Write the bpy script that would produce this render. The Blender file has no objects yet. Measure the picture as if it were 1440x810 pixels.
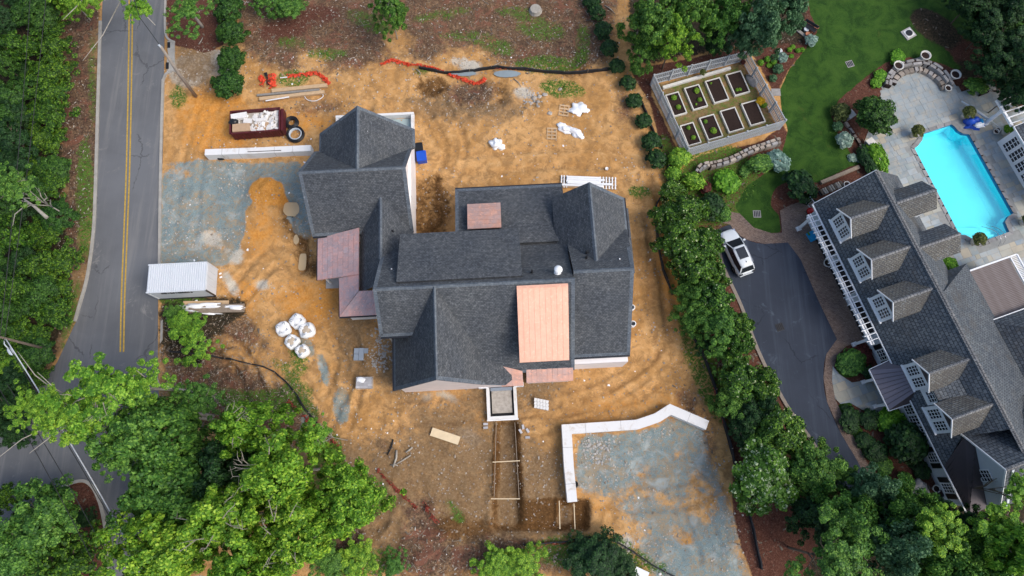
import bpy, math, random
import numpy as np
from mathutils import Vector, Matrix
random.seed(7); np.random.seed(7)
S=bpy.context.scene; COL=S.collection; PI=math.pi; rad=math.radians
# ------------------------------------------------------------------ camera, world, sun
TILT=rad(15); FOC=950.0; CH=60.0
cam=bpy.data.cameras.new('camera'); co=bpy.data.objects.new('camera',cam); COL.objects.link(co)
co.location=(0,0,CH); co.rotation_euler=(TILT,0,0); cam.sensor_width=36; cam.lens=36*FOC/1440; cam.clip_end=2000
S.camera=co
w=bpy.data.worlds.new('World'); S.world=w; w.use_nodes=True
wn=w.node_tree.nodes; sky=wn.new('ShaderNodeTexSky'); sky.sky_type='NISHITA'; sky.sun_disc=False
SUN_EL=rad(50); SUN_AZ=rad(112)      # azimuth measured clockwise from north (+Y)
sky.sun_elevation=SUN_EL; sky.sun_rotation=SUN_AZ; sky.air_density=1.0; sky.dust_density=3.0; sky.ozone_density=1.0
w.node_tree.links.new(sky.outputs[0],wn['Background'].inputs[0]); wn['Background'].inputs[1].default_value=0.14
sl=bpy.data.lights.new('sun','SUN'); sl.energy=1.2; sl.angle=rad(30); sl.color=(1,.96,.9)
so=bpy.data.objects.new('sun',sl); COL.objects.link(so)
d=Vector((math.sin(SUN_AZ)*math.cos(SUN_EL),math.cos(SUN_AZ)*math.cos(SUN_EL),math.sin(SUN_EL)))
so.rotation_euler=d.to_track_quat('Z','Y').to_euler()
S.render.engine='CYCLES'
vs=S.view_settings; vs.view_transform='Standard'; vs.look='None'; vs.exposure=0.65; vs.gamma=1; vs.use_curve_mapping=False

def P(px,py,h=0.0):
    "the point of the place that stands at height h in line with a surveyed picture point"
    a=(px-720)/FOC; b=(405-py)/FOC
    dy=math.sin(TILT)+b*math.cos(TILT); dz=-math.cos(TILT)+b*math.sin(TILT); s=(h-CH)/dz
    return Vector((a*s,dy*s,h))
def P2(px,py,h=0.0): v=P(px,py,h); return (v.x,v.y)
def frame(o,ang):
    c,s=math.cos(ang),math.sin(ang)
    def f(px,py,h=0.0):
        v=P(px,py,h); x,y=v.x-o[0],v.y-o[1]; return Vector((x*c+y*s,-x*s+y*c,h))
    return f
# ------------------------------------------------------------------ numpy noise
def _hash(ix,iy,seed):
    n=(ix.astype(np.int64)*374761393+iy.astype(np.int64)*668265263+seed*1442695041)&0x7fffffff
    n=((n^(n>>13))*1274126177)&0x7fffffff
    return ((n^(n>>16))&0xffff)/65535.0
def vnoise(x,y,seed=0):
    ix=np.floor(x);iy=np.floor(y);fx=x-ix;fy=y-iy;fx=fx*fx*(3-2*fx);fy=fy*fy*(3-2*fy)
    a=_hash(ix,iy,seed);b=_hash(ix+1,iy,seed);c=_hash(ix,iy+1,seed);d_=_hash(ix+1,iy+1,seed)
    return (a*(1-fx)+b*fx)*(1-fy)+(c*(1-fx)+d_*fx)*fy
def fbm(x,y,sc,oc=4,seed=0):
    r=0;a=1;t=0;f=1/sc
    for i in range(oc): r=r+a*vnoise(x*f+17*i,y*f-9*i,seed+i);t+=a;a*=.5;f*=2.03
    return r/t
# ------------------------------------------------------------------ materials
MATS={}
class NT:
    def __init__(s,name):
        m=bpy.data.materials.new(name); m.use_nodes=True; s.m=m; s.t=m.node_tree; s.n=s.t.nodes; s.b=s.n['Principled BSDF']; MATS[name]=m
    def new(s,typ,**k):
        n=s.n.new(typ)
        for a,v in k.items(): setattr(n,a,v)
        return n
    def ln(s,a,b): s.t.links.new(a,b)
    def inp(s,sock,v):
        if hasattr(v,'links') or isinstance(v,bpy.types.NodeSocket): s.ln(v,sock)
        elif isinstance(v,(tuple,list)) and len(v)==3: sock.default_value=(*v,1) if sock.type=='RGBA' else v
        else: sock.default_value=v
    def coord(s,kind='Object'): return s.new('ShaderNodeTexCoord').outputs[kind]
    def noise(s,scale,detail=3,rough=.55,vec=None,dist=0.0,out='Fac'):
        n=s.new('ShaderNodeTexNoise'); n.inputs['Scale'].default_value=scale; n.inputs['Detail'].default_value=detail
        n.inputs['Roughness'].default_value=rough; n.inputs['Distortion'].default_value=dist
        s.ln(vec if vec is not None else s.coord(),n.inputs['Vector']); return n.outputs[out]
    def math(s,op,a,b=0.0,c=None,clamp=False):
        n=s.new('ShaderNodeMath',operation=op,use_clamp=clamp); s.inp(n.inputs[0],a); s.inp(n.inputs[1],b)
        if c is not None: s.inp(n.inputs[2],c)
        return n.outputs[0]
    def ramp(s,f,lo,hi):
        n=s.new('ShaderNodeMapRange'); n.interpolation_type='SMOOTHSTEP'; s.inp(n.inputs[0],f); n.inputs[1].default_value=lo; n.inputs[2].default_value=hi; return n.outputs[0]
    def mix(s,f,a,b,mode='MIX'):
        n=s.new('ShaderNodeMix',data_type='RGBA',blend_type=mode); s.inp(n.inputs[0],f); s.inp(n.inputs[6],a); s.inp(n.inputs[7],b); return n.outputs[2]
    def attr(s,name): n=s.new('ShaderNodeAttribute'); n.attribute_name=name; return n.outputs['Fac']
    def color(s,v): s.inp(s.b.inputs['Base Color'],v)
    def bump(s,h,strength=.3,dist=.02):
        n=s.new('ShaderNodeBump'); n.inputs['Strength'].default_value=strength; n.inputs['Distance'].default_value=dist; s.ln(h,n.inputs['Height']); s.ln(n.outputs[0],s.b.inputs['Normal'])
    def set(s,rough=.8,metal=0.0,spec=.3):
        s.b.inputs['Roughness'].default_value=rough; s.b.inputs['Metallic'].default_value=metal; s.b.inputs['Specular IOR Level'].default_value=spec; return s
def simple(name,c,rough=.7,metal=0.0,var=.12,scale=3.0,spec=.3,rnd=.0,bump=0):
    m=NT(name).set(rough,metal,spec); f=m.noise(scale,4)
    col=m.mix(f,tuple(x*(1-var*1.5) for x in c),tuple(min(1,x*(1+var)) for x in c))
    if rnd:
        r=m.new('ShaderNodeObjectInfo').outputs['Random']
        col=m.mix(r,m.mix(1.0,col,(1-rnd,)*3,'MULTIPLY'),m.mix(1.0,col,(1+rnd,)*3,'MULTIPLY'))
    m.color(col)
    if bump: m.bump(m.noise(scale*6,3),.4,bump)
    return m.m
def sc_(c,k): return tuple(min(1,x*k) for x in c)

simple('white_paint',(.78,.79,.8),.5,var=.05)
simple('container_white',(.60,.63,.66),.5,var=.06,scale=1.5)
simple('white_wrap',(.8,.76,.74),.6,var=.08,scale=1.2)
simple('pink_white',(.75,.66,.63),.7,var=.1,scale=.8)
simple('siding',(.6,.64,.68),.6,var=.05)
def stained(name,c,st_):
    m=NT(name).set(.85); o=m.coord(); f=m.noise(.8,5,.75,o,.6); g=m.noise(5,4,.7,o); q=m.mix(g,sc_(c,.9),sc_(c,1.05)); q=m.mix(m.math('MULTIPLY',m.ramp(f,.52,.72),.7),q,st_); m.color(q); m.bump(g,.25,.01)
stained('concrete_white',(.72,.71,.69),(.50,.43,.35))
simple('concrete',(.42,.40,.37),.9,var=.2,scale=2,bump=.01)
simple('kerb_concrete',(.36,.34,.30),.9,var=.25,scale=2)
simple('wet_concrete',(.36,.45,.45),.6,var=.1,scale=1)
simple('dark_gap',(.012,.012,.014),.6)
simple('window_glass',(.02,.024,.03),.12,spec=.6)
simple('grey_board',(.42,.44,.45),.7,var=.15)
simple('black_plastic',(.012,.012,.013),.35,spec=.5)
simple('dark_metal',(.03,.033,.04),.4,metal=.3)
simple('maroon_paint',(.10,.018,.022),.5,var=.35,scale=2)
simple('cardboard',(.46,.31,.19),.85,var=.15)
simple('drywall',(.72,.69,.65),.85,var=.12,scale=4,rnd=.12)
simple('lumber',(.52,.36,.21),.8,var=.2,scale=4,rnd=.12)
simple('pale_lumber',(.68,.55,.36),.8,var=.12,scale=3)
simple('grey_timber',(.25,.235,.21),.85,var=.3,scale=5)
simple('old_wood',(.30,.24,.18),.85,var=.3,scale=5,rnd=.15)
simple('bag_white',(.82,.82,.81),.7,var=.08,scale=2,bump=.02)
simple('bag_sand',(.52,.43,.33),.95,var=.2,scale=5)
simple('tarp_white',(.84,.85,.86),.5,var=.06,scale=1.5,bump=.03)
simple('orange_net',(.62,.065,.025),.6,var=.25,scale=4)
simple('red_net',(.26,.05,.03),.7,var=.4,scale=4)
simple('silt_black',(.02,.022,.025),.7,var=.4,scale=2)
simple('blue_plastic',(.01,.08,.5),.4,spec=.5)
simple('light_blue',(.02,.32,.62),.5)
simple('stone_grey',(.30,.285,.27),.9,var=.3,scale=5,rnd=.3,bump=.02)
simple('stone_tan',(.34,.29,.24),.9,var=.3,scale=5,rnd=.35,bump=.02)
simple('rubble',(.42,.38,.33),.95,var=.4,scale=3,rnd=.2)
simple('brick_block',(.46,.45,.46),.9,var=.15,rnd=.2)
simple('slate_block',(.25,.29,.34),.8,var=.15,rnd=.15)
simple('red_brick',(.36,.14,.09),.9,var=.25,rnd=.2)
simple('bark',(.15,.12,.09),.95,var=.35,scale=5,bump=.02)
simple('pale_bark',(.36,.33,.28),.95,var=.3,scale=4,bump=.02)
simple('soil',(.032,.019,.015),1,var=.6,scale=9,bump=.04)
simple('twig_bark',(.27,.24,.19),.9,var=.3)
simple('pole_wood',(.30,.26,.22),.9,var=.3,scale=3)
simple('wire',(.03,.03,.03),.5); simple('white_cable',(.6,.62,.64),.4)
simple('terracotta',(.38,.16,.09),.8); simple('pot_stone',(.62,.6,.55),.8)
simple('lamp_grey',(.5,.55,.58),.4)
simple('yellow_paint',(.50,.32,.05),.8,var=.45,scale=5)
simple('white_mark',(.42,.42,.42),.8,var=.4,scale=4)
simple('yellow_side',(.55,.45,.04),.6)
simple('tyre',(.012,.012,.012),.8); simple('rim',(.35,.35,.37),.3,metal=.8)
simple('chrome',(.6,.6,.62),.2,metal=1)
simple('puddle_blue',(.25,.30,.32),.15,spec=.5,var=.2,scale=1)
simple('red_tail',(.35,.01,.01),.3)
simple('dark_brown_metal',(.085,.07,.075),.45,metal=.2,var=.15,scale=1,rnd=.08)
simple('purple_metal',(.155,.145,.17),.42,metal=.3,var=.1,scale=1,rnd=.06)
def carpaint():
    m=NT('car_white').set(.25,0,.5); m.color((.62,.66,.68)); m.b.inputs['Coat Weight'].default_value=.5; m.b.inputs['Coat Roughness'].default_value=.08
carpaint()
def puddle():
    m=NT('muddy_water').set(.12,0,.5); f=m.noise(.9,3); m.color(m.mix(f,(.50,.36,.19),(.62,.46,.26)))
puddle()
def shingles(name,c1,c2,mort,bw,rh,ms,stain=.0,stainc=(.1,.08,.07),rough=.85,bmp=.4):
    m=NT(name).set(rough,0,.25); uv=m.new('ShaderNodeTexCoord').outputs['UV']
    b=m.new('ShaderNodeTexBrick'); m.ln(uv,b.inputs['Vector']); b.offset=.5; b.squash=1
    b.inputs['Scale'].default_value=1; b.inputs['Brick Width'].default_value=bw; b.inputs['Row Height'].default_value=rh; b.inputs['Mortar Size'].default_value=ms
    b.inputs['Mortar Smooth'].default_value=.2; b.inputs['Bias'].default_value=0
    b.inputs['Color1'].default_value=(*c1,1); b.inputs['Color2'].default_value=(*c2,1); b.inputs['Mortar'].default_value=(*mort,1)
    o=m.coord(); big=m.noise(.35,4,.6,o); sp=m.noise(4.5,4,.8,o)
    c=m.mix(m.ramp(sp,.53,.7),b.outputs['Color'],sc_(c2,1.4)); c=m.mix(m.ramp(sp,.46,.34),c,sc_(c1,.72))
    c=m.mix(m.ramp(big,.25,.75),m.mix(1.0,c,(.82,.84,.88),'MULTIPLY'),m.mix(1.0,c,(1.15,1.12,1.08),'MULTIPLY'))
    if stain: c=m.mix(m.math('MULTIPLY',m.ramp(m.noise(.55,5,.7,o),.5,.7),stain),c,stainc)
    m.color(c); m.bump(m.math('ADD',m.math('MULTIPLY',b.outputs['Fac'],-.7),m.math('MULTIPLY',sp,.5)),bmp,.02); return m.m
shingles('asphalt_shingle',(.062,.068,.075),(.112,.12,.127),(.032,.038,.045),.24,.15,.014)
shingles('ridge_and_edge_light',(.10,.12,.14),(.14,.16,.18),(.07,.08,.095),.32,.15,.01)  # paler shingle for ridge caps and the painted light band at roof edges
shingles('slate_tile',(.075,.09,.105),(.13,.145,.155),(.028,.032,.038),.36,.27,.03,.6,(.075,.068,.06),.75,.6)
shingles('slate_ridge',(.16,.165,.17),(.22,.22,.215),(.05,.05,.05),.3,.5,.03)
def copper(name,c1,c2,rough,patch):
    m=NT(name).set(rough,.32,.4); o=m.coord(); f=m.noise(.9,5,.7,o); r=m.new('ShaderNodeObjectInfo').outputs['Random']
    c=m.mix(m.ramp(f,.35,.65),c1,c2); c=m.mix(m.math('MULTIPLY',r,patch),c,sc_(c2,.72)); c=m.mix(m.ramp(m.noise(5,3,.6,o),.5,.8),c,sc_(c1,1.15)); m.color(c); m.bump(m.noise(2.5,2),.15,.03)
copper('copper_fresh',(.84,.47,.33),(.78,.42,.29),.48,.08)
copper('copper_dull',(.66,.37,.32),(.47,.37,.38),.5,.45)
copper('copper_mid',(.70,.37,.26),(.54,.36,.31),.5,.45)
def deckm():
    m=NT('deck_wood').set(.8); o=m.coord(); mp=m.new('ShaderNodeMapping'); m.ln(o,mp.inputs[0]); mp.inputs['Scale'].default_value=(.35,3,1)
    f=m.noise(1.6,5,.7,mp.outputs[0]); m.color(m.mix(m.ramp(f,.3,.7),(.10,.07,.06),(.26,.23,.22)))
deckm()
def asphalt(name,c,light,marks):
    m=NT(name).set(.9,0,.2); o=m.coord(); big=m.noise(.12,4,.6,o); fine=m.noise(14,3,.8,o)
    mp=m.new('ShaderNodeMapping'); m.ln(o,mp.inputs[0]); mp.inputs['Scale'].default_value=(1.2,.05,1); mp.inputs['Rotation'].default_value=(0,0,rad(-3))
    st=m.noise(1.0,4,.7,mp.outputs[0])
    c1=m.mix(m.ramp(big,.3,.7),sc_(c,.85),sc_(c,1.15)); c1=m.mix(m.math('MULTIPLY',m.ramp(st,.45,.75),.5),c1,light)
    c1=m.mix(m.math('MULTIPLY',m.ramp(m.noise(.5,5,.75,o,1.5),.58,.75),marks),c1,light)
    c1=m.mix(m.ramp(fine,.62,.8),c1,sc_(c,1.5)); c1=m.mix(m.ramp(fine,.4,.25),c1,sc_(c,.6))
    vo=m.new('ShaderNodeTexVoronoi',feature='DISTANCE_TO_EDGE'); vo.inputs['Scale'].default_value=.22; wv_=m.new('ShaderNodeVectorMath',operation='ADD'); m.ln(o,wv_.inputs[0]); m.ln(m.noise(.9,4,.7,o,0,'Color'),wv_.inputs[1]); m.ln(wv_.outputs[0],vo.inputs['Vector'])
    ck=m.math('MULTIPLY',m.math('LESS_THAN',vo.outputs['Distance'],.010),m.ramp(m.noise(.16,2,.5,o),.5,.56)); c1=m.mix(m.math('MULTIPLY',ck,.5),c1,sc_(c,.35))
    c1=m.mix(m.math('MULTIPLY',m.ramp(m.noise(.28,2,.4,o),.60,.66),.18),c1,sc_(c,.72))
    m.color(c1); m.bump(fine,.3,.01)
asphalt('road_asphalt',(.128,.132,.138),(.23,.222,.21),.8)
asphalt('drive_asphalt',(.040,.049,.068),(.085,.105,.135),.95)
def paver(name,c1,c2,mort,bw,rh):
    m=NT(name).set(.9); o=m.coord(); b=m.new('ShaderNodeTexBrick'); mp=m.new('ShaderNodeMapping'); m.ln(o,mp.inputs[0]); mp.inputs['Rotation'].default_value=(0,0,rad(19)); m.ln(mp.outputs[0],b.inputs['Vector'])
    b.inputs['Scale'].default_value=1; b.inputs['Brick Width'].default_value=bw; b.inputs['Row Height'].default_value=rh; b.inputs['Mortar Size'].default_value=.008
    b.inputs['Color1'].default_value=(*c1,1); b.inputs['Color2'].default_value=(*c2,1); b.inputs['Mortar'].default_value=(*mort,1)
    c=m.mix(m.ramp(m.noise(.5,4,.6,o),.35,.7),b.outputs['Color'],m.mix(1.0,b.outputs['Color'],(.72,.75,.82),'MULTIPLY'))
    c=m.mix(m.ramp(m.noise(11,2,.6,o),.55,.75),c,sc_(c2,1.3)); m.color(c); m.bump(m.noise(11,2,.6,o),.4,.01)
paver('brick_paver',(.17,.115,.085),(.27,.195,.15),(.08,.06,.05),.2,.1)
def flag():
    m=NT('flagstone').set(.8,0,.3); r=m.new('ShaderNodeObjectInfo').outputs['Random']; o=m.coord(); n=m.new('ShaderNodeValToRGB'); m.ln(r,n.inputs[0]); e=n.color_ramp.elements
    cols=[(.26,.30,.31),(.33,.37,.38),(.30,.34,.33),(.40,.39,.33),(.28,.33,.36),(.34,.33,.27),(.36,.40,.41),(.43,.38,.29),(.30,.34,.35)]
    n.color_ramp.interpolation='CONSTANT'
    e[0].position=0;e[0].color=(*cols[0],1);e[1].position=1/9;e[1].color=(*cols[1],1)
    for i in range(2,9): q=e.new(i/9); q.color=(*cols[i],1)
    c=m.mix(m.ramp(m.noise(1.3,5,.7,o),.4,.75),n.outputs[0],(.40,.36,.29)); c=m.mix(m.ramp(m.noise(.6,4,.6,o),.4,.7),c,m.mix(1.0,c,(.8,.83,.85),'MULTIPLY')); m.color(c); m.bump(m.noise(6,4,.6,o),.2,.01)
flag()
simple('joint_sand',(.27,.275,.26),1,var=.2)
simple('coping_stone',(.26,.255,.25),.85,var=.2,scale=3,rnd=.2)
simple('pool_plaster',(.14,.88,.98),.6,var=.06,scale=.6)
simple('pool_tile',(.02,.16,.33),.4,var=.2,scale=8)
def poolwater():
    m=NT('pool_water'); t=m.new('ShaderNodeBsdfTransparent'); t.inputs[0].default_value=(.86,1,1,1); g=m.new('ShaderNodeBsdfGlossy'); g.inputs['Roughness'].default_value=.03
    fr=m.new('ShaderNodeFresnel'); fr.inputs[0].default_value=1.33; bp=m.new('ShaderNodeBump'); bp.inputs['Strength'].default_value=.08; m.ln(m.noise(3,3),bp.inputs['Height']); m.ln(bp.outputs[0],g.inputs['Normal']); m.ln(bp.outputs[0],fr.inputs['Normal'])
    x=m.new('ShaderNodeMixShader'); m.ln(fr.outputs[0],x.inputs[0]); m.ln(t.outputs[0],x.inputs[1]); m.ln(g.outputs[0],x.inputs[2]); m.ln(x.outputs[0],m.n['Material Output'].inputs[0])
poolwater()
def leafm(name,dark,mid,light,flower=None,ff=.04,trans=.25):
    m=NT(name).set(.55,0,.3); g=m.new('ShaderNodeNewGeometry').outputs['Random Per Island']; o=m.coord(); r=m.new('ShaderNodeObjectInfo').outputs['Random']
    n=m.noise(2.6,4,.65,o); c=m.mix(m.ramp(m.math('ADD',m.math('MULTIPLY',g,.45),m.math('MULTIPLY',n,1.0)),.5,.95),dark,mid)
    c=m.mix(m.math('MULTIPLY',m.ramp(m.math('ADD',g,n),1.05,1.45),.9),c,light); c=m.mix(r,m.mix(1.0,c,(.84,.92,.9),'MULTIPLY'),m.mix(1.0,c,(1.15,1.06,1.0),'MULTIPLY'))
    if flower: c=m.mix(m.math('GREATER_THAN',g,1-ff),c,flower)
    m.color(c); tr=m.new('ShaderNodeBsdfTranslucent'); m.ln(c,tr.inputs[0]); x=m.new('ShaderNodeMixShader'); x.inputs[0].default_value=trans
    m.ln(m.b.outputs[0],x.inputs[1]); m.ln(tr.outputs[0],x.inputs[2]); m.ln(x.outputs[0],m.n['Material Output'].inputs[0])
leafm('leaf_bright',(.07,.185,.018),(.19,.41,.03),(.37,.57,.06))
leafm('leaf_mid',(.035,.11,.019),(.10,.25,.036),(.20,.38,.06))
leafm('leaf_dark',(.010,.038,.012),(.024,.075,.02),(.05,.13,.03))
leafm('leaf_forest',(.014,.05,.007),(.055,.15,.014),(.16,.30,.025))
leafm('leaf_blue',(.035,.10,.04),(.085,.20,.09),(.16,.30,.15))
leafm('leaf_silver',(.16,.27,.22),(.28,.42,.36),(.42,.55,.48))
leafm('leaf_magnolia',(.020,.065,.010),(.065,.175,.022),(.17,.33,.035),(.60,.66,.36),.022)
leafm('leaf_hydrangea',(.03,.10,.01),(.08,.21,.02),(.17,.33,.05),(.42,.52,.30),.12)
leafm('leaf_lime',(.06,.18,.01),(.14,.36,.02),(.25,.48,.04))
leafm('leaf_olive',(.05,.07,.015),(.12,.15,.03),(.22,.24,.07))
leafm('leaf_red',(.05,.014,.012),(.12,.03,.02),(.18,.05,.04))
leafm('leaf_yellow',(.5,.3,.01),(.75,.5,.02),(.85,.65,.03))
leafm('grass_blade',(.04,.11,.012),(.10,.22,.02),(.2,.32,.05))
# ground: every soil of the place in one material, told apart by surveyed zones
def groundm():
    m=NT('ground_soil').set(.95,0,.15); o=m.coord(); N=lambda s,d=4,r=.6,dist=0.0: m.noise(s,d,r,o,dist)
    n1=N(.22,5,.65,1.0); n2=N(1.1,5,.7,.6); n3=N(5,4,.75); n4=N(16,3,.8); edge=N(1.8,5,.8,.5)
    edge2=m.math('ADD',m.math('MULTIPLY',edge,.55),m.math('MULTIPLY',N(.55,5,.7,1.0),.45))
    def zone(a,w=.22,am=1.7): return m.ramp(m.math('ADD',m.attr(a),m.math('MULTIPLY',m.math('SUBTRACT',edge2,.5),am)),.5-w/2,.5+w/2)
    n5=N(2.3,6,.8,1.2)
    c=m.mix(m.ramp(n1,.35,.65),(.43,.225,.075),(.60,.345,.14))
    c=m.mix(m.math('MULTIPLY',m.ramp(n2,.45,.62),.75),c,(.30,.165,.065)); c=m.mix(m.math('MULTIPLY',m.ramp(n2,.45,.28),.7),c,(.60,.39,.19))
    c=m.mix(m.math('MULTIPLY',m.ramp(n5,.56,.68),.6),c,(.25,.13,.045)); c=m.mix(m.math('MULTIPLY',m.ramp(n5,.46,.36),.4),c,(.64,.40,.18))
    c=m.mix(m.math('MULTIPLY',m.ramp(n3,.55,.7),.42),c,(.22,.115,.045)); c=m.mix(m.ramp(n4,.66,.76),c,(.62,.46,.28))
    tk=m.attr('z_track'); wv=m.math('SINE',m.math('MULTIPLY',m.attr('track_s'),22.0)); tr_=m.math('MULTIPLY',m.math('MULTIPLY',m.ramp(tk,.35,.8),m.ramp(wv,-.2,.6)),m.ramp(N(.5,3,.6),.5,.62))
    c=m.mix(m.math('MULTIPLY',m.ramp(tk,.3,.9),m.math('MULTIPLY',m.ramp(n5,.4,.6),.5)),c,(.27,.15,.06)); c=m.mix(m.math('MULTIPLY',tr_,.22),c,(.17,.09,.035))
    c=m.mix(zone('z_orange',.5),c,m.mix(m.ramp(n3,.35,.7),(.50,.20,.035),(.64,.31,.075)))
    c=m.mix(zone('z_pale',.4),c,m.mix(m.ramp(n4,.4,.7),(.40,.36,.29),(.62,.57,.48)))
    c=m.mix(m.math('MULTIPLY',zone('z_brown',.5),.93),c,m.mix(m.ramp(n3,.35,.7),m.mix(n2,(.10,.055,.028),(.21,.13,.065)),(.27,.185,.10)))
    c=m.mix(zone('z_wet_shade',.4),c,m.mix(m.ramp(n3,.35,.7),(.085,.042,.014),(.17,.085,.03)))
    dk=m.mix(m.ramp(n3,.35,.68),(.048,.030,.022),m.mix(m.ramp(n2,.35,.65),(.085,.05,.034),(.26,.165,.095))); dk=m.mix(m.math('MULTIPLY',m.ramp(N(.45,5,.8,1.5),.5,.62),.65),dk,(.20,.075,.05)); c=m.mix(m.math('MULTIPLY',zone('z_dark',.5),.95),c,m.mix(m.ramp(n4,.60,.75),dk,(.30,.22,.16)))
    gr=m.mix(m.ramp(n4,.3,.7),(.125,.17,.175),(.25,.32,.315)); gr=m.mix(m.ramp(n4,.62,.72),gr,(.50,.52,.49)); gr=m.mix(m.ramp(n3,.55,.75),gr,(.10,.12,.125)); gr=m.mix(m.math('MULTIPLY',m.ramp(m.math('ADD',n5,m.math('MULTIPLY',n1,.5)),.70,.86),.8),gr,(.33,.235,.13)); gr=m.mix(m.ramp(N(.5,4,.7,1),.5,.72),gr,(.33,.36,.34))
    c=m.mix(zone('z_gravel',.3),c,gr)
    mu=m.mix(m.ramp(n4,.35,.7),(.045,.018,.012),(.16,.065,.042)); mu=m.mix(m.ramp(n3,.5,.75),mu,(.20,.105,.075)); c=m.mix(zone('z_mulch',.18,.8),c,mu)
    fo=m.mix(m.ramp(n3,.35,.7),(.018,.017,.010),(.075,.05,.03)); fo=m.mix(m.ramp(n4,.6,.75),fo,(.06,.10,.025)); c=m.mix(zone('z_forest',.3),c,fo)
    we=m.mix(m.ramp(n4,.35,.65),(.035,.085,.012),(.10,.19,.025)); c=m.mix(m.math('MULTIPLY',zone('z_weed',.35),m.ramp(n3,.38,.55)),c,we)
    la=m.mix(m.ramp(N(.7,5,.7,.8),.32,.68),(.014,.044,.007),(.038,.09,.012)); la=m.mix(m.math('MULTIPLY',m.ramp(N(.35,3,.6),.5,.72),.6),la,(.05,.105,.016)); la=m.mix(m.ramp(n4,.5,.8),la,(.07,.15,.03)); la=m.mix(m.math('MULTIPLY',m.ramp(N(.5,4,.7,1),.62,.72),.35),la,(.08,.085,.02))
    c=m.mix(zone('z_lawn',.12,.6),c,la)
    m.color(c); h=m.math('ADD',m.math('MULTIPLY',n3,.8),m.math('MULTIPLY',n4,.5)); m.bump(h,.75,.06)
groundm()
def M(n): return MATS[n]
# ------------------------------------------------------------------ mesh builder
class MB:
    def __init__(s): s.v=[];s.f=[]
    def add(s,vs,fs): k=len(s.v); s.v+= [tuple(v) for v in vs]; s.f+=[tuple(i+k for i in f) for f in fs]; return s
    def box(s,cx,cy,cz,lx,ly,lz,rz=0,M_=None):
        "centre in x,y; z = bottom"
        c,n=math.cos(rz),math.sin(rz); vs=[]
        for z in (0,lz):
            for x,y in ((-1,-1),(1,-1),(1,1),(-1,1)):
                X,Y=x*lx/2,y*ly/2; vs.append((cx+X*c-Y*n,cy+X*n+Y*c,cz+z))
        if M_ is not None: vs=[M_@Vector(v) for v in vs]
        return s.add(vs,[(3,2,1,0),(4,5,6,7),(0,1,5,4),(1,2,6,5),(2,3,7,6),(3,0,4,7)])
    def bar(s,a,b,w,h,up=Vector((0,0,1))):
        a=Vector(a);b=Vector(b);d=(b-a); L=d.length; d=d/L; x=d.cross(up)
        if x.length<1e-4: x=Vector((1,0,0))
        x.normalize(); z=x.cross(d); vs=[]
        for p in (a,b):
            for i,j in ((-1,-1),(1,-1),(1,1),(-1,1)): vs.append(p+x*i*w/2+z*j*h/2)
        return s.add(vs,[(0,1,2,3),(7,6,5,4),(1,0,4,5),(2,1,5,6),(3,2,6,7),(0,3,7,4)])
    def slab(s,pts,t):
        "polygon with thickness t downwards"
        p=[Vector(q) for q in pts]; n=sum(((p[i]-p[0]).cross(p[i+1]-p[0]) for i in range(1,len(p)-1)),Vector())
        if n.z<0: p=p[::-1]
        k=len(p); vs=p+[q-Vector((0,0,t)) for q in p]
        return s.add(vs,[tuple(range(k)),tuple(range(2*k-1,k-1,-1))]+[(i,i+k,(i+1)%k+k,(i+1)%k) for i in range(k)])
    def prism(s,poly,z0,z1): return s.slab([(x,y,z1) for x,y in poly],z1-z0)
    def tube(s,pts,r,n=6,cap=True):
        pts=[Vector(p) for p in pts]; rs=r if isinstance(r,(list,tuple)) else [r]*len(pts); vs=[];fs=[]
        up=Vector((0,0,1)); 
        for i,p in enumerate(pts):
            d=(pts[min(i+1,len(pts)-1)]-pts[max(i-1,0)]).normalized(); x=d.cross(up)
            if x.length<1e-3: x=Vector((1,0,0))
            x.normalize(); y=d.cross(x)
            for k in range(n): a=2*PI*k/n; vs.append(p+(x*math.cos(a)+y*math.sin(a))*rs[i])
        for i in range(len(pts)-1):
            for k in range(n): fs.append((i*n+k,i*n+(k+1)%n,(i+1)*n+(k+1)%n,(i+1)*n+k))
        if cap: fs+=[tuple(range(n))[::-1],tuple(range((len(pts)-1)*n,len(pts)*n))]
        return s.add(vs,fs)
    def lathe(s,prof,n=16,c=(0,0,0)):
        vs=[];fs=[]
        for r,z in prof:
            for k in range(n): a=2*PI*k/n; vs.append((c[0]+r*math.cos(a),c[1]+r*math.sin(a),c[2]+z))
        for i in range(len(prof)-1):
            for k in range(n): fs.append((i*n+k,i*n+(k+1)%n,(i+1)*n+(k+1)%n,(i+1)*n+k))
        fs.append(tuple(range((len(prof)-1)*n,len(prof)*n))); fs.append(tuple(range(n))[::-1]); return s.add(vs,fs)
    def mesh(s,name,mat,smooth=False):
        me=bpy.data.meshes.new(name); me.from_pydata(s.v,[],s.f); me.materials.append(M(mat) if isinstance(mat,str) else mat)
        uv=me.uv_layers.new(name='UVMap'); data=np.zeros(len(me.loops)*2)
        for p in me.polygons:
            n=p.normal
            if abs(n.z)<.9995: t=Vector((0,0,1)).cross(n).normalized(); q=n.cross(t)
            else: t=Vector((1,0,0)); q=Vector((0,1,0))
            for li in p.loop_indices:
                c=me.vertices[me.loops[li].vertex_index].co; data[2*li]=c.dot(t); data[2*li+1]=c.dot(q)
        uv.data.foreach_set('uv',data)
        if smooth: me.polygons.foreach_set('use_smooth',[True]*len(me.polygons))
        return me
    def obj(s,name,mat,parent=None,smooth=False,**tags): return link(name,s.mesh(name,mat,smooth),parent,**tags)
def tag(o,label=None,cat=None,group=None,kind=None):
    if label: o['label']=label
    if cat: o['category']=cat
    if group: o['group']=group
    if kind: o['kind']=kind
    return o
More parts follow.
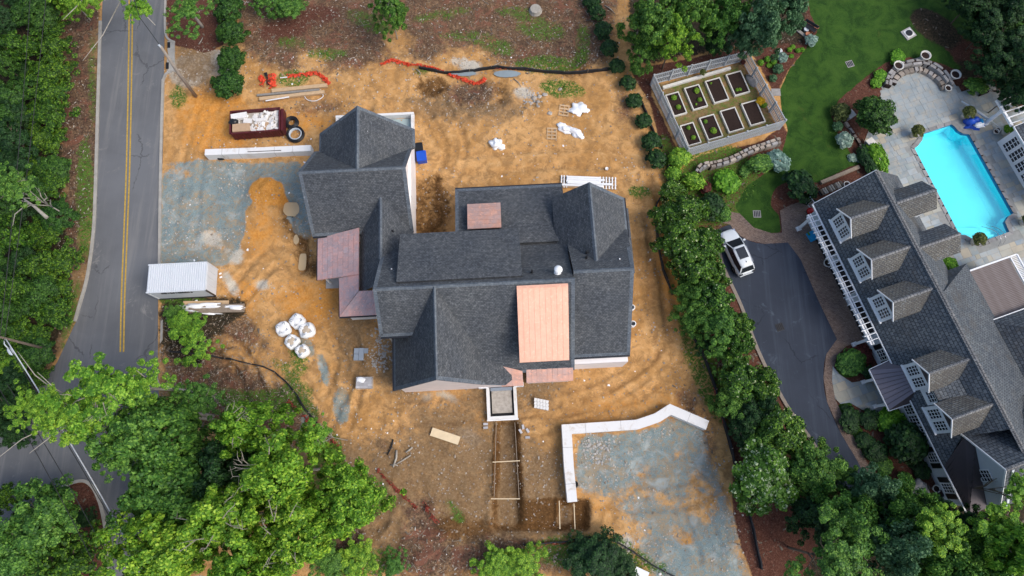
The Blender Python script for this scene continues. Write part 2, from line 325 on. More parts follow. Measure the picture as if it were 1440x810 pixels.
def link(name,me,parent=None,loc=(0,0,0),rz=0,scale=(1,1,1),**t):
    o=bpy.data.objects.new(name,me); COL.objects.link(o); o.location=loc; o.rotation_euler=(0,0,rz); o.scale=scale
    if parent is not None: o.parent=parent
    return tag(o,**t)
def thing(name,label,cat,loc=(0,0,0),rz=0,group=None): return link(name,None,None,loc,rz,label=label,cat=cat,group=group)
KIDS={}
def dup(root,loc=None,rz=None,label=None,scale=None):
    r=root.copy(); COL.objects.link(r)
    if loc is not None: r.location=loc
    if rz is not None: r.rotation_euler=(0,0,rz)
    if scale is not None: r.scale=scale
    if label: r['label']=label
    for ch in list(root.children):
        c=ch.copy(); COL.objects.link(c); c.parent=r
        for g in list(ch.children): d_=g.copy(); COL.objects.link(d_); d_.parent=c
    return r
def inpoly(px,py,poly):
    r=np.zeros(np.shape(px),bool); n=len(poly)
    for i in range(n):
        x0,y0=poly[i];x1,y1=poly[(i+1)%n]
        if y0==y1: continue
        c=((y0>py)!=(y1>py))&(px<(x1-x0)*(py-y0)/(y1-y0)+x0); r^=c
    return r
def clip(poly,rect):
    "clip polygon by convex polygon rect (ccw)"
    out=list(poly)
    for i in range(len(rect)):
        a=rect[i];b=rect[(i+1)%len(rect)]; inp=out; out=[]
        if not inp: return []
        side=lambda p:(b[0]-a[0])*(p[1]-a[1])-(b[1]-a[1])*(p[0]-a[0])
        for j in range(len(inp)):
            p,q=inp[j-1],inp[j]; sp,sq=side(p),side(q)
            if (sp>=0)!=(sq>=0): t=sp/(sp-sq); out.append((p[0]+t*(q[0]-p[0]),p[1]+t*(q[1]-p[1])))
            if sq>=0: out.append(q)
    return out
def smooth_line(pts,k=6,closed=False):
    n=len(pts); out=[]
    for i in range(n if closed else n-1):
        g=lambda j: pts[j%n] if closed else pts[max(0,min(n-1,j))]
        p0,p1,p2,p3=g(i-1),g(i),g(i+1),g(i+2)
        for s in range(k):
            t=s/k; out.append(tuple(.5*((2*p1[c])+(-p0[c]+p2[c])*t+(2*p0[c]-5*p1[c]+4*p2[c]-p3[c])*t*t+(-p0[c]+3*p1[c]-3*p2[c]+p3[c])*t**3) for c in range(len(p1))))
    if not closed: out.append(tuple(pts[-1]))
    return out
# ------------------------------------------------------------------ ground
ROAD=[(147,-60),(143,30),(139,200),(136,270),(133,330),(125,390),(108,450),(80,510),(40,565),(0,600),(-160,700),(-160,860),(0,757),(60,707),(88,684),(105,677),(122,677),(135,690),(145,720),(151,760),(153,860),(240,860),(232,700),(226,600),(222,530),(222,400),(226,300),(229,200),(231,60),(234,-60)]
DRIVE=[(1000,335),(1006,325),(1027,316),(1033,326),(1050,337),(1075,343),(1108,341),(1126,365),(1152,425),(1177,477),(1162,498),(1158,530),(1163,565),(1183,610),(1207,650),(1225,690),(1190,700),(1168,668),(1140,620),(1105,570),(1068,500),(1040,430),(1014,370)]
WALK=[(1010,312),(1018,296),(1040,300),(1060,320),(1085,328),(1100,327),(1098,305),(1097,296),(1112,288),(1138,280),(1146,288),(1182,363),(1238,475),(1208,480),(1190,487),(1177,500),(1170,530),(1174,560),(1190,595),(1222,655),(1240,690),(1225,692),(1207,650),(1183,610),(1163,565),(1158,530),(1162,498),(1177,477),(1152,425),(1126,365),(1108,341),(1075,343),(1050,337),(1033,326),(1027,316)]
LAWN=[(1128,-60),(1140,20),(1150,45),(1130,72),(1108,100),(1097,125),(1098,155),(1108,182),(1097,232),(1075,244),(1050,262),(1034,290),(1042,305),(1060,321),(1085,328),(1099,326),(1097,305),(1085,290),(1090,268),(1108,258),(1150,257),(1195,235),(1220,228),(1197,218),(1180,193),(1168,162),(1180,140),(1222,105),(1245,88),(1280,80),(1320,88),(1345,100),(1390,95),(1450,100),(1500,-60)]
PATIO=[(1244,108),(1262,90),(1290,82),(1318,90),(1340,115),(1350,128),(1395,118),(1410,140),(1425,150),(1480,150),(1500,420),(1440,420),(1400,440),(1340,400),(1250,262),(1232,238),(1225,215),(1215,200),(1235,150)]
POOL=smooth_line([(1338,175)],1)+[(1342,178),(1347,184),(1354,188),(1362,189)]+[(1363,190),(1425,300),(1418,304),(1413,312),(1417,322),(1419,326),(1378,341),(1370,340),(1366,335),(1358,331),(1349,330),(1286,209),(1291,205),(1297,197),(1298,188)]
GRAV1=[(229,228),(300,224),(360,228),(425,226),(440,335),(415,330),(400,300),(385,292),(352,300),(340,345),(318,375),(300,372),(222,372),(225,300)]
GRAV2=[(812,612),(850,610),(900,608),(945,590),(965,585),(1000,610),(1012,640),(1020,690),(1040,740),(1062,815),(1058,860),(940,860),(915,800),(890,770),(880,735),(858,715),(838,705),(812,690)]
x0,x1,y0,y1,GS=-62.0,64.0,-14.0,53.0,.17
nx=int((x1-x0)/GS)+1; ny=int((y1-y0)/GS)+1
X,Y=np.meshgrid(np.linspace(x0,x1,nx),np.linspace(y0,y1,ny))
ff=Y*math.sin(TILT)+CH*math.cos(TILT); PXX=720+FOC*X/ff; PYY=405-FOC*(Y*math.cos(TILT)-CH*math.sin(TILT))/ff
def blur(a,m):
    k=max(1,int(m/GS))
    for _ in range(2):
        for ax in (0,1):
            p=np.pad(a,[(k,k) if i==ax else (0,0) for i in (0,1)],mode='edge'); c=np.cumsum(p,axis=ax); c=np.concatenate([np.zeros_like(np.take(c,[0],ax)),c],ax)
            a=(np.take(c,range(2*k+1,c.shape[ax]),ax)-np.take(c,range(0,c.shape[ax]-2*k-1),ax))/(2*k+1)
    return a
def reg(polys,b=.5,amt=1.0):
    a=np.zeros_like(X)
    for q in polys:
        if len(q)==5 and not isinstance(q[0],tuple):   # ellipse cx,cy,rx,ry,angle
            cx,cy,rx,ry,an=q; c,s=math.cos(rad(an)),math.sin(rad(an)); u=(PXX-cx)*c+(PYY-cy)*s; v=-(PXX-cx)*s+(PYY-cy)*c
            a=np.maximum(a,((u/rx)**2+(v/ry)**2<1)*1.0)
        else: a=np.maximum(a,inpoly(PXX,PYY,q)*1.0)
    return blur(a,b)*amt
Z={}
Z['z_gravel']=np.maximum(reg([GRAV1],.45),reg([GRAV2],.7))
Z['z_gravel']=np.maximum(Z['z_gravel'],reg([(430,485,22,10,60),(455,520,8,26,-12),(430,590,8,20,20),(480,570,14,30,0),(650,103,18,4,5),(712,104,22,5,5),(650,103,1,1,0)],.3,.7))
Z['z_gravel']*=1-reg([(905,662,22,12,40),(838,678,7,14,15),(870,700,26,9,0),(955,640,10,22,0),(985,700,22,45,-20),(925,700,60,12,25),(960,755,30,16,30),(1010,620,14,40,0)],.6,.62); Z['z_gravel']*=1-reg([[(356,258),(378,250),(402,262),(405,282),(398,296),(405,320),(420,345),(400,360),(330,372),(345,345),(352,325),(345,300),(358,288),(350,272)]],.3,.95); Z['z_gravel']*=1-reg([[(1005,590),(1020,600),(1075,820),(1052,820),(1030,740),(1008,680),(1015,640)],(1000,620,16,36,-10),(1045,790,12,50,-14)],1.1,.55); Z['z_gravel']*=1-reg([(890,740,40,26,40),(850,712,40,14,20)],.8,.5); Z['z_gravel']*=1-reg([(297,336,20,16,20),(318,352,14,10,40),(350,225,60,3,3),(250,240,30,8,20)],.45,.62)
Z['z_orange']=reg([(380,272,35,24,0),(365,330,32,40,0),(340,420,30,40,0),(300,170,60,60,0),(430,170,50,22,0),(385,100,14,30,0),(345,70,10,40,0),(830,640,20,60,10),(765,700,20,30,0),(930,600,80,20,-25),(880,560,80,18,-12),(835,715,60,18,0),(950,330,40,120,0),(440,420,60,40,0)],1.2,.62)
Z['z_orange']=np.maximum(Z['z_orange'],reg([(380,272,33,21,0),(838,680,6,14,15),(797,725,12,22,0)],.4,1.0))
Z['z_pale']=reg([(295,335,24,14,20),(330,360,16,14,40),(325,400,8,26,-30),(300,90,40,20,0),(655,88,26,7,10),(600,560,10,8,0),(625,555,14,7,0),(640,565,12,6,0),(660,615,24,12,30),(700,185,6,6,0),(880,765,14,14,40),(830,620,10,14,0),(660,100,16,5,0),(370,400,14,8,0),(265,100,30,25,0),(735,130,16,10,0),(920,610,40,4,-15)],.35,.8)
Z['z_brown']=reg([[(340,620),(560,610),(640,600),(690,600),(780,620),(800,700),(850,745),(800,770),(700,800),(560,810),(470,780),(430,700)],[(240,40),(300,60),(330,130),(235,130)],[(690,590),(735,590),(745,700),(790,702),(830,702),(830,750),(690,752)],(660,150,100,26,0),(500,470,30,90,0),(560,520,26,60,0),(730,540,80,40,0),(620,580,60,24,0),(640,660,70,40,0),(760,650,22,26,0),(860,540,40,10,-10),(920,380,12,120,-4),(720,640,24,60,0),(125,150,20,220,0),(150,100,10,60,0),(980,560,14,50,-20),(840,590,30,10,-20),(800,640,14,20,0),(1020,680,10,120,-14)],1.2,.74)
Z['z_brown']=np.maximum(Z['z_brown'],reg([[(700,592),(724,592),(730,645),(700,645)],[(695,705),(780,705),(785,745),(695,748)],(762,665,24,20,0),(648,660,50,30,20)],.5,.75))
Z['z_wet_shade']=reg([(607,122,30,20,0),(704,128,12,22,0),(590,300,16,50,0),(612,290,26,50,0),(405,300,14,20,0),(424,340,14,26,0),(410,320,12,16,0),(1000,40,1,1,0),(800,85,36,26,20),(790,70,16,20,0),(860,550,4,4,0),(825,700,8,10,0),(640,745,60,26,0),(600,690,8,24,-35),(720,740,60,10,0),(440,375,24,20,0)],.6,.62)
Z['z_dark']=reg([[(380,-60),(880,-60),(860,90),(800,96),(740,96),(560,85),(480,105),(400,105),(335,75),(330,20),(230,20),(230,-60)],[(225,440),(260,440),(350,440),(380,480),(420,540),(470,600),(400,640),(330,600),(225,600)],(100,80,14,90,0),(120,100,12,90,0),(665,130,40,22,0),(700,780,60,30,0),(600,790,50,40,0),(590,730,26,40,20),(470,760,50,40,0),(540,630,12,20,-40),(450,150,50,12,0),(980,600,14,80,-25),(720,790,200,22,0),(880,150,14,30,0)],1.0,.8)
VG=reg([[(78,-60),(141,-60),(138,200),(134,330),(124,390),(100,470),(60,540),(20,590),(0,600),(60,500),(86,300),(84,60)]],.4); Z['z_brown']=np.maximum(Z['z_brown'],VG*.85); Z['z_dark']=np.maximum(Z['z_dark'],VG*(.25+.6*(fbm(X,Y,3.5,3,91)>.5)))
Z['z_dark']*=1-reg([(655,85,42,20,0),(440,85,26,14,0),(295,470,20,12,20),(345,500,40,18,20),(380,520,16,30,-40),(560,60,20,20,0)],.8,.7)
Z['z_mulch']=reg([[(1140,-60),(1150,20),(1140,40),(1150,48),(1133,70),(1108,100),(1095,125),(1098,165),(1110,190),(1095,215),(1070,200),(1108,165),(1055,70),(1040,60),(1040,-60)],[(880,85),(900,95),(960,85),(1050,65),(1060,75),(920,118),(915,130),(960,225),(940,250),(915,150)],[(1240,80),(1250,95),(1225,120),(1225,240),(1200,235),(1180,195),(1168,162),(1185,138),(1222,105)],[(88,684),(105,678),(122,678),(134,692),(144,720),(150,760),(152,860),(90,860),(60,740),(80,700)],[(234,-60),(233,30),(240,62),(290,75),(320,60),(320,-60)],[(980,220),(1110,190),(1095,232),(1050,262),(1030,292),(1010,312),(1000,330),(930,330),(960,240)],[(1095,262),(1108,258),(1150,250),(1200,225),(1250,245),(1270,260),(1146,288),(1112,288),(1098,297),(1086,290),(1088,275)],[(1170,560),(1260,530),(1350,700),(1400,740),(1400,830),(1200,830),(1222,655),(1190,595)],[(1172,500),(1210,485),(1240,490),(1262,530),(1230,540),(1200,545),(1175,520)],(1060,730,26,90,-10),[(1345,112),(1400,118),(1440,150),(1440,100),(1390,95)],[(985,420),(1010,380),(1060,500),(1100,570),(1180,670),(1190,760),(1080,760),(1060,690),(1010,560),(975,470)]],.35,1.0)
Z['z_mulch']=np.maximum(Z['z_mulch'],reg([(395,45,40,22,0),(270,50,30,24,0),(450,20,40,20,0),(580,100,1,1,0)],.8,.62))
Z['z_mulch']=np.maximum(Z['z_mulch'],reg([[(960,235),(1100,232),(1150,-60),(1600,-60),(1600,900),(1062,900),(1045,700),(1010,560),(960,420),(935,300)]],.4,.9))
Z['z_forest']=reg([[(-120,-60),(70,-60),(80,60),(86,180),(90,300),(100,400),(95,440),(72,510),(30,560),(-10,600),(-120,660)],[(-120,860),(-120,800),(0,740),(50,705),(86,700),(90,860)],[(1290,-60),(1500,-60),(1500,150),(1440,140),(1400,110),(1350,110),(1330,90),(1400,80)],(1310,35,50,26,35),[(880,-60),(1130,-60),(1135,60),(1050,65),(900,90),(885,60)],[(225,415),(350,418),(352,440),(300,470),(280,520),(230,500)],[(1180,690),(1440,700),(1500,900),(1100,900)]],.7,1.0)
Z['z_weed']=reg([(520,30,40,16,20),(620,20,50,10,-10),(690,60,40,14,20),(640,50,30,10,0),(760,40,40,20,10),(460,75,34,10,0),(820,60,14,30,0),(410,60,26,12,0),(720,15,30,10,0),(270,560,40,24,0),(330,560,40,14,10),(250,600,20,30,0),(790,125,36,14,8),(770,90,50,14,0),(595,100,16,6,0),(420,105,30,8,0),(410,115,24,10,0),(250,135,14,18,0),(320,130,8,8,0),(120,280,14,90,0),(130,120,6,80,0),(415,560,30,24,-35),(380,565,40,20,0),(255,420,40,10,0),(505,790,60,24,0),(640,720,8,26,-35),(880,606,8,5,0),(938,610,4,4,0),(940,576,8,5,-30),(965,582,8,3,20),(945,245,16,60,-12),(960,300,30,60,0),(990,520,20,90,-22),(900,790,30,14,20),(930,800,14,10,0),(820,775,80,26,0),(420,500,12,30,-20),(400,520,30,8,40),(765,520,20,10,0),(100,440,8,60,12),(460,640,24,40,0),(1010,260,60,60,0),(440,580,12,14,0),(900,270,20,10,0),(490,700,60,40,0)],.5,.78)
Z['z_lawn']=reg([LAWN,(1290,-30,1,1,0)],.2,1.0)*(1-reg([(1315,40,46,22,35),(1335,60,24,10,40),(1395,80,60,26,0)],.8,.8))
bedring=reg([[(1094,262),(1106,257),(1125,256),(1110,270),(1098,285),(1097,297),(1088,290),(1086,276)]],.2)
Z['z_lawn']=np.maximum(Z['z_lawn'],reg([[(1176,570),(1196,560),(1205,590),(1230,640),(1215,640)],(1190,515,14,18,-30)],.25,1))
Z['z_lawn']*=1-bedring
GARD=[(915,120),(1043,87),(1095,182),(962,221)]
gz=reg([GARD],.2); Z['z_lawn']*=1-gz; Z['z_weed']=np.maximum(Z['z_weed'],gz*.5); Z['z_mulch']*=1-gz; Z['z_brown']=np.maximum(Z['z_brown'],gz*.8)
Z['z_weed']*=1-.28*reg([[(340,-60),(860,-60),(860,75),(340,75)]],.5)
# heights
H=(fbm(X,Y,9,3,5)-.5)*.35
soft=1-np.clip(Z['z_lawn']+reg([PATIO,DRIVE,WALK,ROAD],.6),0,1)
rough=(fbm(X,Y,1.6,4,11)-.5)*.34+(fbm(X,Y,.5,3,21)-.5)*.15
site=reg([[(235,70),(900,70),(940,240),(930,330),(1000,560),(1060,820),(480,820),(470,620),(400,540),(350,440),(225,370)]],1.0)
H+=rough*soft*(.35+.65*site)
H+=reg([[(225,440),(350,445),(420,540),(470,610),(400,640),(330,600),(225,590)],(560,740,90,60,0),(640,150,140,26,0)],.8)*(fbm(X,Y,1.1,4,33)-.45)*.9
H+=reg([(380,272,33,22,0)],1.0)*(.75+.5*fbm(X,Y,.8,3,3))+reg([(362,320,18,30,0),(430,300,1,1,0)],.8)*.3
# wheel ruts: parallel pairs following the tracks of the site
TRK=np.zeros_like(X); TRS=np.zeros_like(X)
def rut(pts,depth=.16,wd=.32,gap=.95):
    q=[P2(*p) for p in smooth_line(pts,8)]
    global H
    for off in (-gap,gap):
        dmin=np.full_like(X,9.0); sarr=np.zeros_like(X); acc=0.0
        for a,b in zip(q[:-1],q[1:]):
            dx,dy=b[0]-a[0],b[1]-a[1]; L=math.hypot(dx,dy)
            if L<1e-6: continue
            ox,oy=-dy/L*off,dx/L*off; t=((X-a[0]-ox)*dx+(Y-a[1]-oy)*dy)/L/L; tc=np.clip(t,0,1); dd=np.hypot(X-a[0]-ox-tc*dx,Y-a[1]-oy-tc*dy); better=dd<dmin; sarr=np.where(better,acc+t*L,sarr); dmin=np.where(better,dd,dmin); acc+=L
        k_=np.exp(-(dmin/wd)**2)*soft; TRS[:]=np.where(k_>TRK,sarr,TRS); TRK[:]=np.maximum(TRK,k_)
        H=H-depth*np.exp(-(dmin/wd)**2)*soft+depth*.5*np.exp(-((dmin-wd*1.6)/(wd*.7))**2)*soft
rut([(740,600),(820,575),(900,540),(950,480),(940,380),(915,300),(880,232),(780,222),(660,232),(625,215)],.11)
rut([(600,130),(640,200),(625,260)],.12); rut([(760,620),(860,570),(930,520),(960,470)],.08,.45,1.2)
rut([(470,560),(490,500),(470,440),(440,400),(390,360),(330,420)],.15); rut([(480,600),(500,520),(480,470)],.12,.3,.7)
rut([(560,590),(480,575),(440,520)],.1); rut([(1000,780),(960,680),(900,640)],.08,.3,1.0); rut([(880,700),(980,690),(1020,640)],.1); rut([(360,560),(330,500),(270,520)],.22,.3,.8); rut([(350,520),(300,480),(240,500)],.2)
rut([(600,250),(600,330)],.2,.3,.8); rut([(900,520),(830,560),(720,570),(560,580)],.14,.3,1.0); rut([(905,250),(925,330),(920,420),(935,500)],.12,.3,.75); rut([(300,130),(270,230),(260,340)],.06); rut([(520,600),(600,640),(680,700)],.1)
Z['z_track']=TRK; Z['track_s']=TRS
trench=reg([[(700,592),(724,592),(731,700),(732,742),(784,742),(784,706),(826,705),(826,745),(700,748),(694,745)]],.12); H-=trench*.75; Z['z_brown']=np.maximum(Z['z_brown'],reg([[(690,590),(735,590),(745,700),(832,702),(832,752),(688,752)]],.3)*.8); Z['z_wet_shade']=np.maximum(Z['z_wet_shade'],(reg([[(694,592),(731,592),(738,700),(830,700),(830,748),(690,748)]],.15)-reg([[(704,596),(722,596),(726,700),(728,738),(782,738),(790,712),(804,712),(806,738),(700,738)]],.2)).clip(0,1)*.85)  # the last ring paints recess shade onto the trench sides in the wet-soil tone
H+=reg([[(690,592),(699,592),(694,745),(685,745)],[(727,592),(735,592),(742,700),(735,700)]],.3)*.12
H-=reg([(407,291,10,10,0)],.25)*.55+reg([[(407,300),(411,300),(412,318),(418,335),(432,340),(430,385),(418,385),(416,355),(408,352)]],.2)*.45
H-=reg([(607,122,22,12,0),(704,130,8,16,0)],.4)*.4+reg([(808,84,12,8,0)],.4)*.4
H-=reg([ROAD,DRIVE,WALK],.25)*.10; H-=reg([PATIO],.3)*.12
pin=reg([POOL],.05); flat=reg([PATIO,DRIVE,WALK,ROAD,[(1165,510),(1198,530),(1252,535),(1268,580),(1212,582),(1195,572),(1170,570)]],.4); H=H*(1-flat)-.06*flat
fl2=reg([GARD,[(420,190),(600,190),(600,340),(900,250),(900,520),(740,560),(540,560),(520,460),(440,450)],[(1140,280),(1250,235),(1500,420),(1500,740),(1370,740)]],.5); H=H*(1-fl2*.9)
pm=np.maximum(reg([(407.5,291,13,12.5,0)],.2),reg([[(407,300),(411,300),(412,318),(419,335),(431,340),(431,382),(418,382),(416,355),(406,345)]],.18)); H=H*(1-pm)-.55*pm
fade=np.minimum(np.minimum(X-x0,x1-X),np.minimum(Y-y0,y1-Y)); H*=np.clip(fade/3,0,1)
NI=np.arange(nx*ny).reshape(ny,nx)
quads=np.stack([NI[:-1,:-1],NI[:-1,1:],NI[1:,1:],NI[1:,:-1]],-1).reshape(-1,4)
def fc(a): return ((a[:-1,:-1]+a[1:,1:]+a[:-1,1:]+a[1:,:-1])/4).reshape(-1)
poolin=fc(inpoly(PXX,PYY,POOL)*1.0)>.01
zone=np.zeros(len(quads),int)
for i,k in enumerate(['z_gravel','z_mulch','z_forest','z_lawn'],1): zone[fc(Z[k])>.5]=i
zone[poolin]=-1
def groundobj(name,mask,extra=None):
    q=quads[mask]; used,inv=np.unique(q,return_inverse=True); q=inv.reshape(-1,4)
    vv=np.stack([X.ravel()[used],Y.ravel()[used],H.ravel()[used]],-1)
    at={k:Z[k].ravel()[used] for k in Z}
    if extra is not None:
        ev,ef=extra; k0=len(vv); vv=np.concatenate([vv,ev]); q=np.concatenate([q,np.array(ef)+k0])
        for k in at: at[k]=np.concatenate([at[k],np.full(len(ev),.62 if k in('z_forest',) else (.6 if k=='z_weed' else 0.0))])
    me=bpy.data.meshes.new(name); me.vertices.add(len(vv)); me.vertices.foreach_set('co',vv.ravel())
    me.loops.add(len(q)*4); me.loops.foreach_set('vertex_index',q.ravel().astype(np.int32)); me.polygons.add(len(q)); me.polygons.foreach_set('loop_start',np.arange(0,len(q)*4,4,dtype=np.int32)); 
    me.polygons.foreach_set('use_smooth',np.ones(len(q),bool)); me.update(calc_edges=True)
    for k,a in at.items():
        t=me.attributes.new(k,'FLOAT','POINT'); t.data.foreach_set('value',a.astype(np.float32))
    me.materials.append(M('ground_soil')); return link(name,me,kind='structure')
B_=400
ext=[(-B_,-B_,0),(B_,-B_,0),(B_,B_,0),(-B_,B_,0),(x0,y0,0),(x1,y0,0),(x1,y1,0),(x0,y1,0)]
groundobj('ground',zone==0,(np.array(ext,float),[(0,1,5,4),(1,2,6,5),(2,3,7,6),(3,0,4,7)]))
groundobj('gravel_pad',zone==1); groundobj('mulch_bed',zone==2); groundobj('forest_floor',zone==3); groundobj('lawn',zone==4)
def sheet(name,poly,mat,z,t=.12,kind='structure',parent=None,k=0):
    pp=smooth_line(poly,3,True) if k else poly
    return MB().slab([P(x,y,0)+Vector((0,0,z)) for x,y in pp],t).obj(name,mat,parent,kind=kind)
sheet('road',ROAD,'road_asphalt',.0); sheet('driveway',DRIVE,'drive_asphalt',0.0,k=1); sheet('walkway',WALK,'brick_paver',.004)
def strip(name,pts,w,z,mat,h=.005,k=6,closed=False,**t):
    q=[Vector((*P2(*p),0)) for p in smooth_line(pts,k)]; mb=MB(); L=[];R=[]
    for i,p in enumerate(q):
        d_=(q[min(i+1,len(q)-1)]-q[max(0,i-1)]).normalized(); n=Vector((-d_.y,d_.x,0)); L.append(p+n*w/2);R.append(p-n*w/2)
    vs=[];fs=[]
    for a,b in zip(L,R): vs+=[(a.x,a.y,z+h),(b.x,b.y,z+h),(b.x,b.y,z-.1),(a.x,a.y,z-.1)]
    for i in range(len(L)-1):
        k0=4*i
        for j in range(4): fs.append((k0+j,k0+(j+1)%4,k0+4+(j+1)%4,k0+4+j))
    fs+=[(0,3,2,1),(len(vs)-4,len(vs)-3,len(vs)-2,len(vs)-1)]; me=MB().add(vs,[f[::-1] for f in fs]); return me.obj(name,mat,**t)
for dx in (-2.3,2.3):
    strip('road_marking',[(184+dx,-50),(183.5+dx,60),(180.5+dx,220),(176.5+dx,330),(173+dx,420),(171.5+dx,495)],.13,.004,'yellow_paint',kind='structure')
strip('road_marking',[(191,648),(191,655)],.12,.004,'yellow_paint',kind='structure'); strip('road_marking',[(195,668),(196,680)],.12,.004,'yellow_paint',kind='structure')
strip('kerb',[(141.5,30),(138,150),(134.5,270),(131.5,330),(123,390),(112,430),(106,452)],.28,.0,'kerb_concrete',.11,kind='structure')
strip('kerb',[(229.5,112),(227,200),(225.5,280),(224.5,372)],.24,.0,'kerb_concrete',.11,kind='structure')
strip('kerb',[(242,101),(234,104),(229.8,113)],.2,.0,'kerb_concrete',.12,kind='structure')
strip('kerb',[(235,-20),(233,2),(232.5,40),(236,54),(246,60)],.2,.0,'kerb_concrete',.12,kind='structure')
strip('kerb',[(228,450),(227,500)],.2,.0,'kerb_concrete',.08,kind='structure')
strip('kerb',[(86,686),(104,678),(121,677),(134,690),(144,718),(150,760),(152,840)],.26,.0,'kerb_concrete',.12,kind='structure')
strip('kerb',[(1008,330),(1016,372),(1042,430),(1069,500),(1106,570),(1140,618),(1170,668)],.3,.0,'stone_tan',.08,kind='structure')
sheet('storm_inlet_slab',[(236,58),(246,58),(246,101),(237,101),(235,85),(238,82),(236,70)],'kerb_concrete',.09)
mb=MB()
for (x,y,w_,h_) in [(238,64,4,8),(236,93,4,9)]: mb.slab([P(x-w_/2,y-h_/2)+Vector((0,0,.1)),P(x+w_/2,y-h_/2)+Vector((0,0,.1)),P(x+w_/2,y+h_/2)+Vector((0,0,.1)),P(x-w_/2,y+h_/2)+Vector((0,0,.1))],.02)
mb.obj('inlet_opening','dark_gap',kind='structure')
# patio stones, coping and pool
PA=rad(19); NO=P(1144,287.5,3.0); NO=Vector((NO.x,NO.y,0)); NF=frame(NO,PA)
def toN(v): c,s=math.cos(PA),math.sin(PA); x,y=v[0]-NO.x,v[1]-NO.y; return (x*c+y*s,-x*s+y*c)
def frN(u,v,h=0): c,s=math.cos(PA),math.sin(PA); return Vector((NO.x+u*c-v*s,NO.y+u*s+v*c,h))
patio=link('patio',None,kind='structure',loc=(NO.x,NO.y,0),rz=PA)
patN=[toN(P(*p)) for p in PATIO]; poolN=[toN(P(*p)) for p in POOL]
if sum(patN[i-1][0]*patN[i][1]-patN[i][0]*patN[i-1][1] for i in range(len(patN)))<0: patN=patN[::-1]
def off(poly,d_):
    n=len(poly); out=[]; A=sum(poly[i-1][0]*poly[i][1]-poly[i][0]*poly[i-1][1] for i in range(n)); sg=1 if A>0 else -1
    for i in range(n):
        a,b,c=Vector(poly[i-1]),Vector(poly[i]),Vector(poly[(i+1)%n]); n1=(b-a).normalized(); n2=(c-b).normalized(); q=Vector((n1.y+n2.y,-n1.x-n2.x)); q=q.normalized() if q.length>1e-6 else Vector((n1.y,-n1.x)); out.append(tuple(b+q*d_*sg))
    return out
pool_out=off(poolN,.2)
# joint bed: built as strips of the grid of cells outside the pool
stones=[]; cellw=.9
rows=[];v=-18.0
us=[p[0] for p in patN]; vs_=[p[1] for p in patN]
v=min(vs_)
random.seed(3)
while v<max(vs_):
    hgt=random.choice([.45,.6,.6,.75,.9]); u=min(us)-random.random()
    while u<max(us):
        wd=random.choice([.45,.6,.75,.9,.9,1.2]); g=.012
        rect=[(u+g,v+g),(u+wd-g,v+g),(u+wd-g,v+hgt-g),(u+g,v+hgt-g)]
        c=(u+wd/2,v+hgt/2)
        if inpoly(np.array([c[0]]),np.array([c[1]]),patN)[0] and not any(inpoly(np.array([r[0]]),np.array([r[1]]),pool_out)[0] for r in rect+[c]):
            q=clip(patN,rect)
            if len(q)>=3: stones.append((q,c))
        u+=wd
    v+=hgt
vis=lambda c:(lambda p:(abs(p[0]-720)<735 and abs(p[1]-405)<420))(pix(frN(*c)))
def pix(v): f=v[1]*math.sin(TILT)-(v[2]-CH)*math.cos(TILT); return (720+FOC*v[0]/f,405-FOC*(v[1]*math.cos(TILT)+(v[2]-CH)*math.sin(TILT))/f)
stones.sort(key=lambda s:0 if vis(s[1]) else 1)
hidden=MB()
for i,(q,c) in enumerate(stones):
    z=random.uniform(-.006,.006)
    if i<295 and vis(c): MB().prism(q,-.05,.01+z).obj('flagstone','flagstone',patio)
    else: hidden.prism(q,-.05,.01+z)
if hidden.v: hidden.obj('flagstones','flagstone',patio,kind='stuff')
# joint bed around the pool: quads between patio grid cells
jb=MB(); g=.35; u=min(us)
while u<max(us):
    v=min(vs_)
    while v<max(vs_):
        c=(u+g/2,v+g/2)
        if inpoly(np.array([c[0]]),np.array([c[1]]),patN)[0] and not any(inpoly(np.array([r[0]]),np.array([r[1]]),off(poolN,.06))[0] for r in [(u,v),(u+g,v),(u,v+g),(u+g,v+g)]): jb.add([(u,v,-.004),(u+g,v,-.004),(u+g,v+g,-.004),(u,v+g,-.004)],[(0,1,2,3)])
        v+=g
    u+=g
jb.obj('joint_bed','joint_sand',patio)
path=link('entry_path',None,kind='structure',loc=(NO.x,NO.y,0),rz=PA)
EPn=[toN(P(*p)) for p in [(1171,515),(1180,526),(1198,538),(1222,534),(1252,545),(1262,575),(1235,580),(1212,576),(1195,566),(1182,568),(1174,560),(1170,535)]]
if sum(EPn[i-1][0]*EPn[i][1]-EPn[i][0]*EPn[i-1][1] for i in range(len(EPn)))<0: EPn=EPn[::-1]
MB().prism(EPn,-.1,0.0).obj('path_bed','joint_sand',path)
random.seed(8); v=min(p[1] for p in EPn)
while v<max(p[1] for p in EPn):
    hgt=random.choice([.6,.75,.9]); u=min(p[0] for p in EPn)-random.random()
    while u<max(p[0] for p in EPn):
        wd=random.choice([.6,.9,1.2]); q=clip(EPn,[(u+.012,v+.012),(u+wd-.012,v+.012),(u+wd-.012,v+hgt-.012),(u+.012,v+hgt-.012)])
        if len(q)>=3 and abs(sum(q[i-1][0]*q[i][1]-q[i][0]*q[i-1][1] for i in range(len(q))))>.08: MB().prism(q,-.05,.02+random.uniform(-.004,.006)).obj('flagstone','flagstone',path)
        u+=wd
    v+=hgt
pool=thing('swimming_pool','turquoise swimming pool with scalloped corners in the flagstone patio','pool',(NO.x,NO.y,0),PA)
dn=[];n=len(poolN)
mb=MB(); mb.add([(x,y,.03) for x,y in poolN]+[(x,y,-.32) for x,y in poolN],[(i,(i+1)%n,(i+1)%n+n,i+n) for i in range(n)]); mb.obj('tile_band','pool_tile',pool)
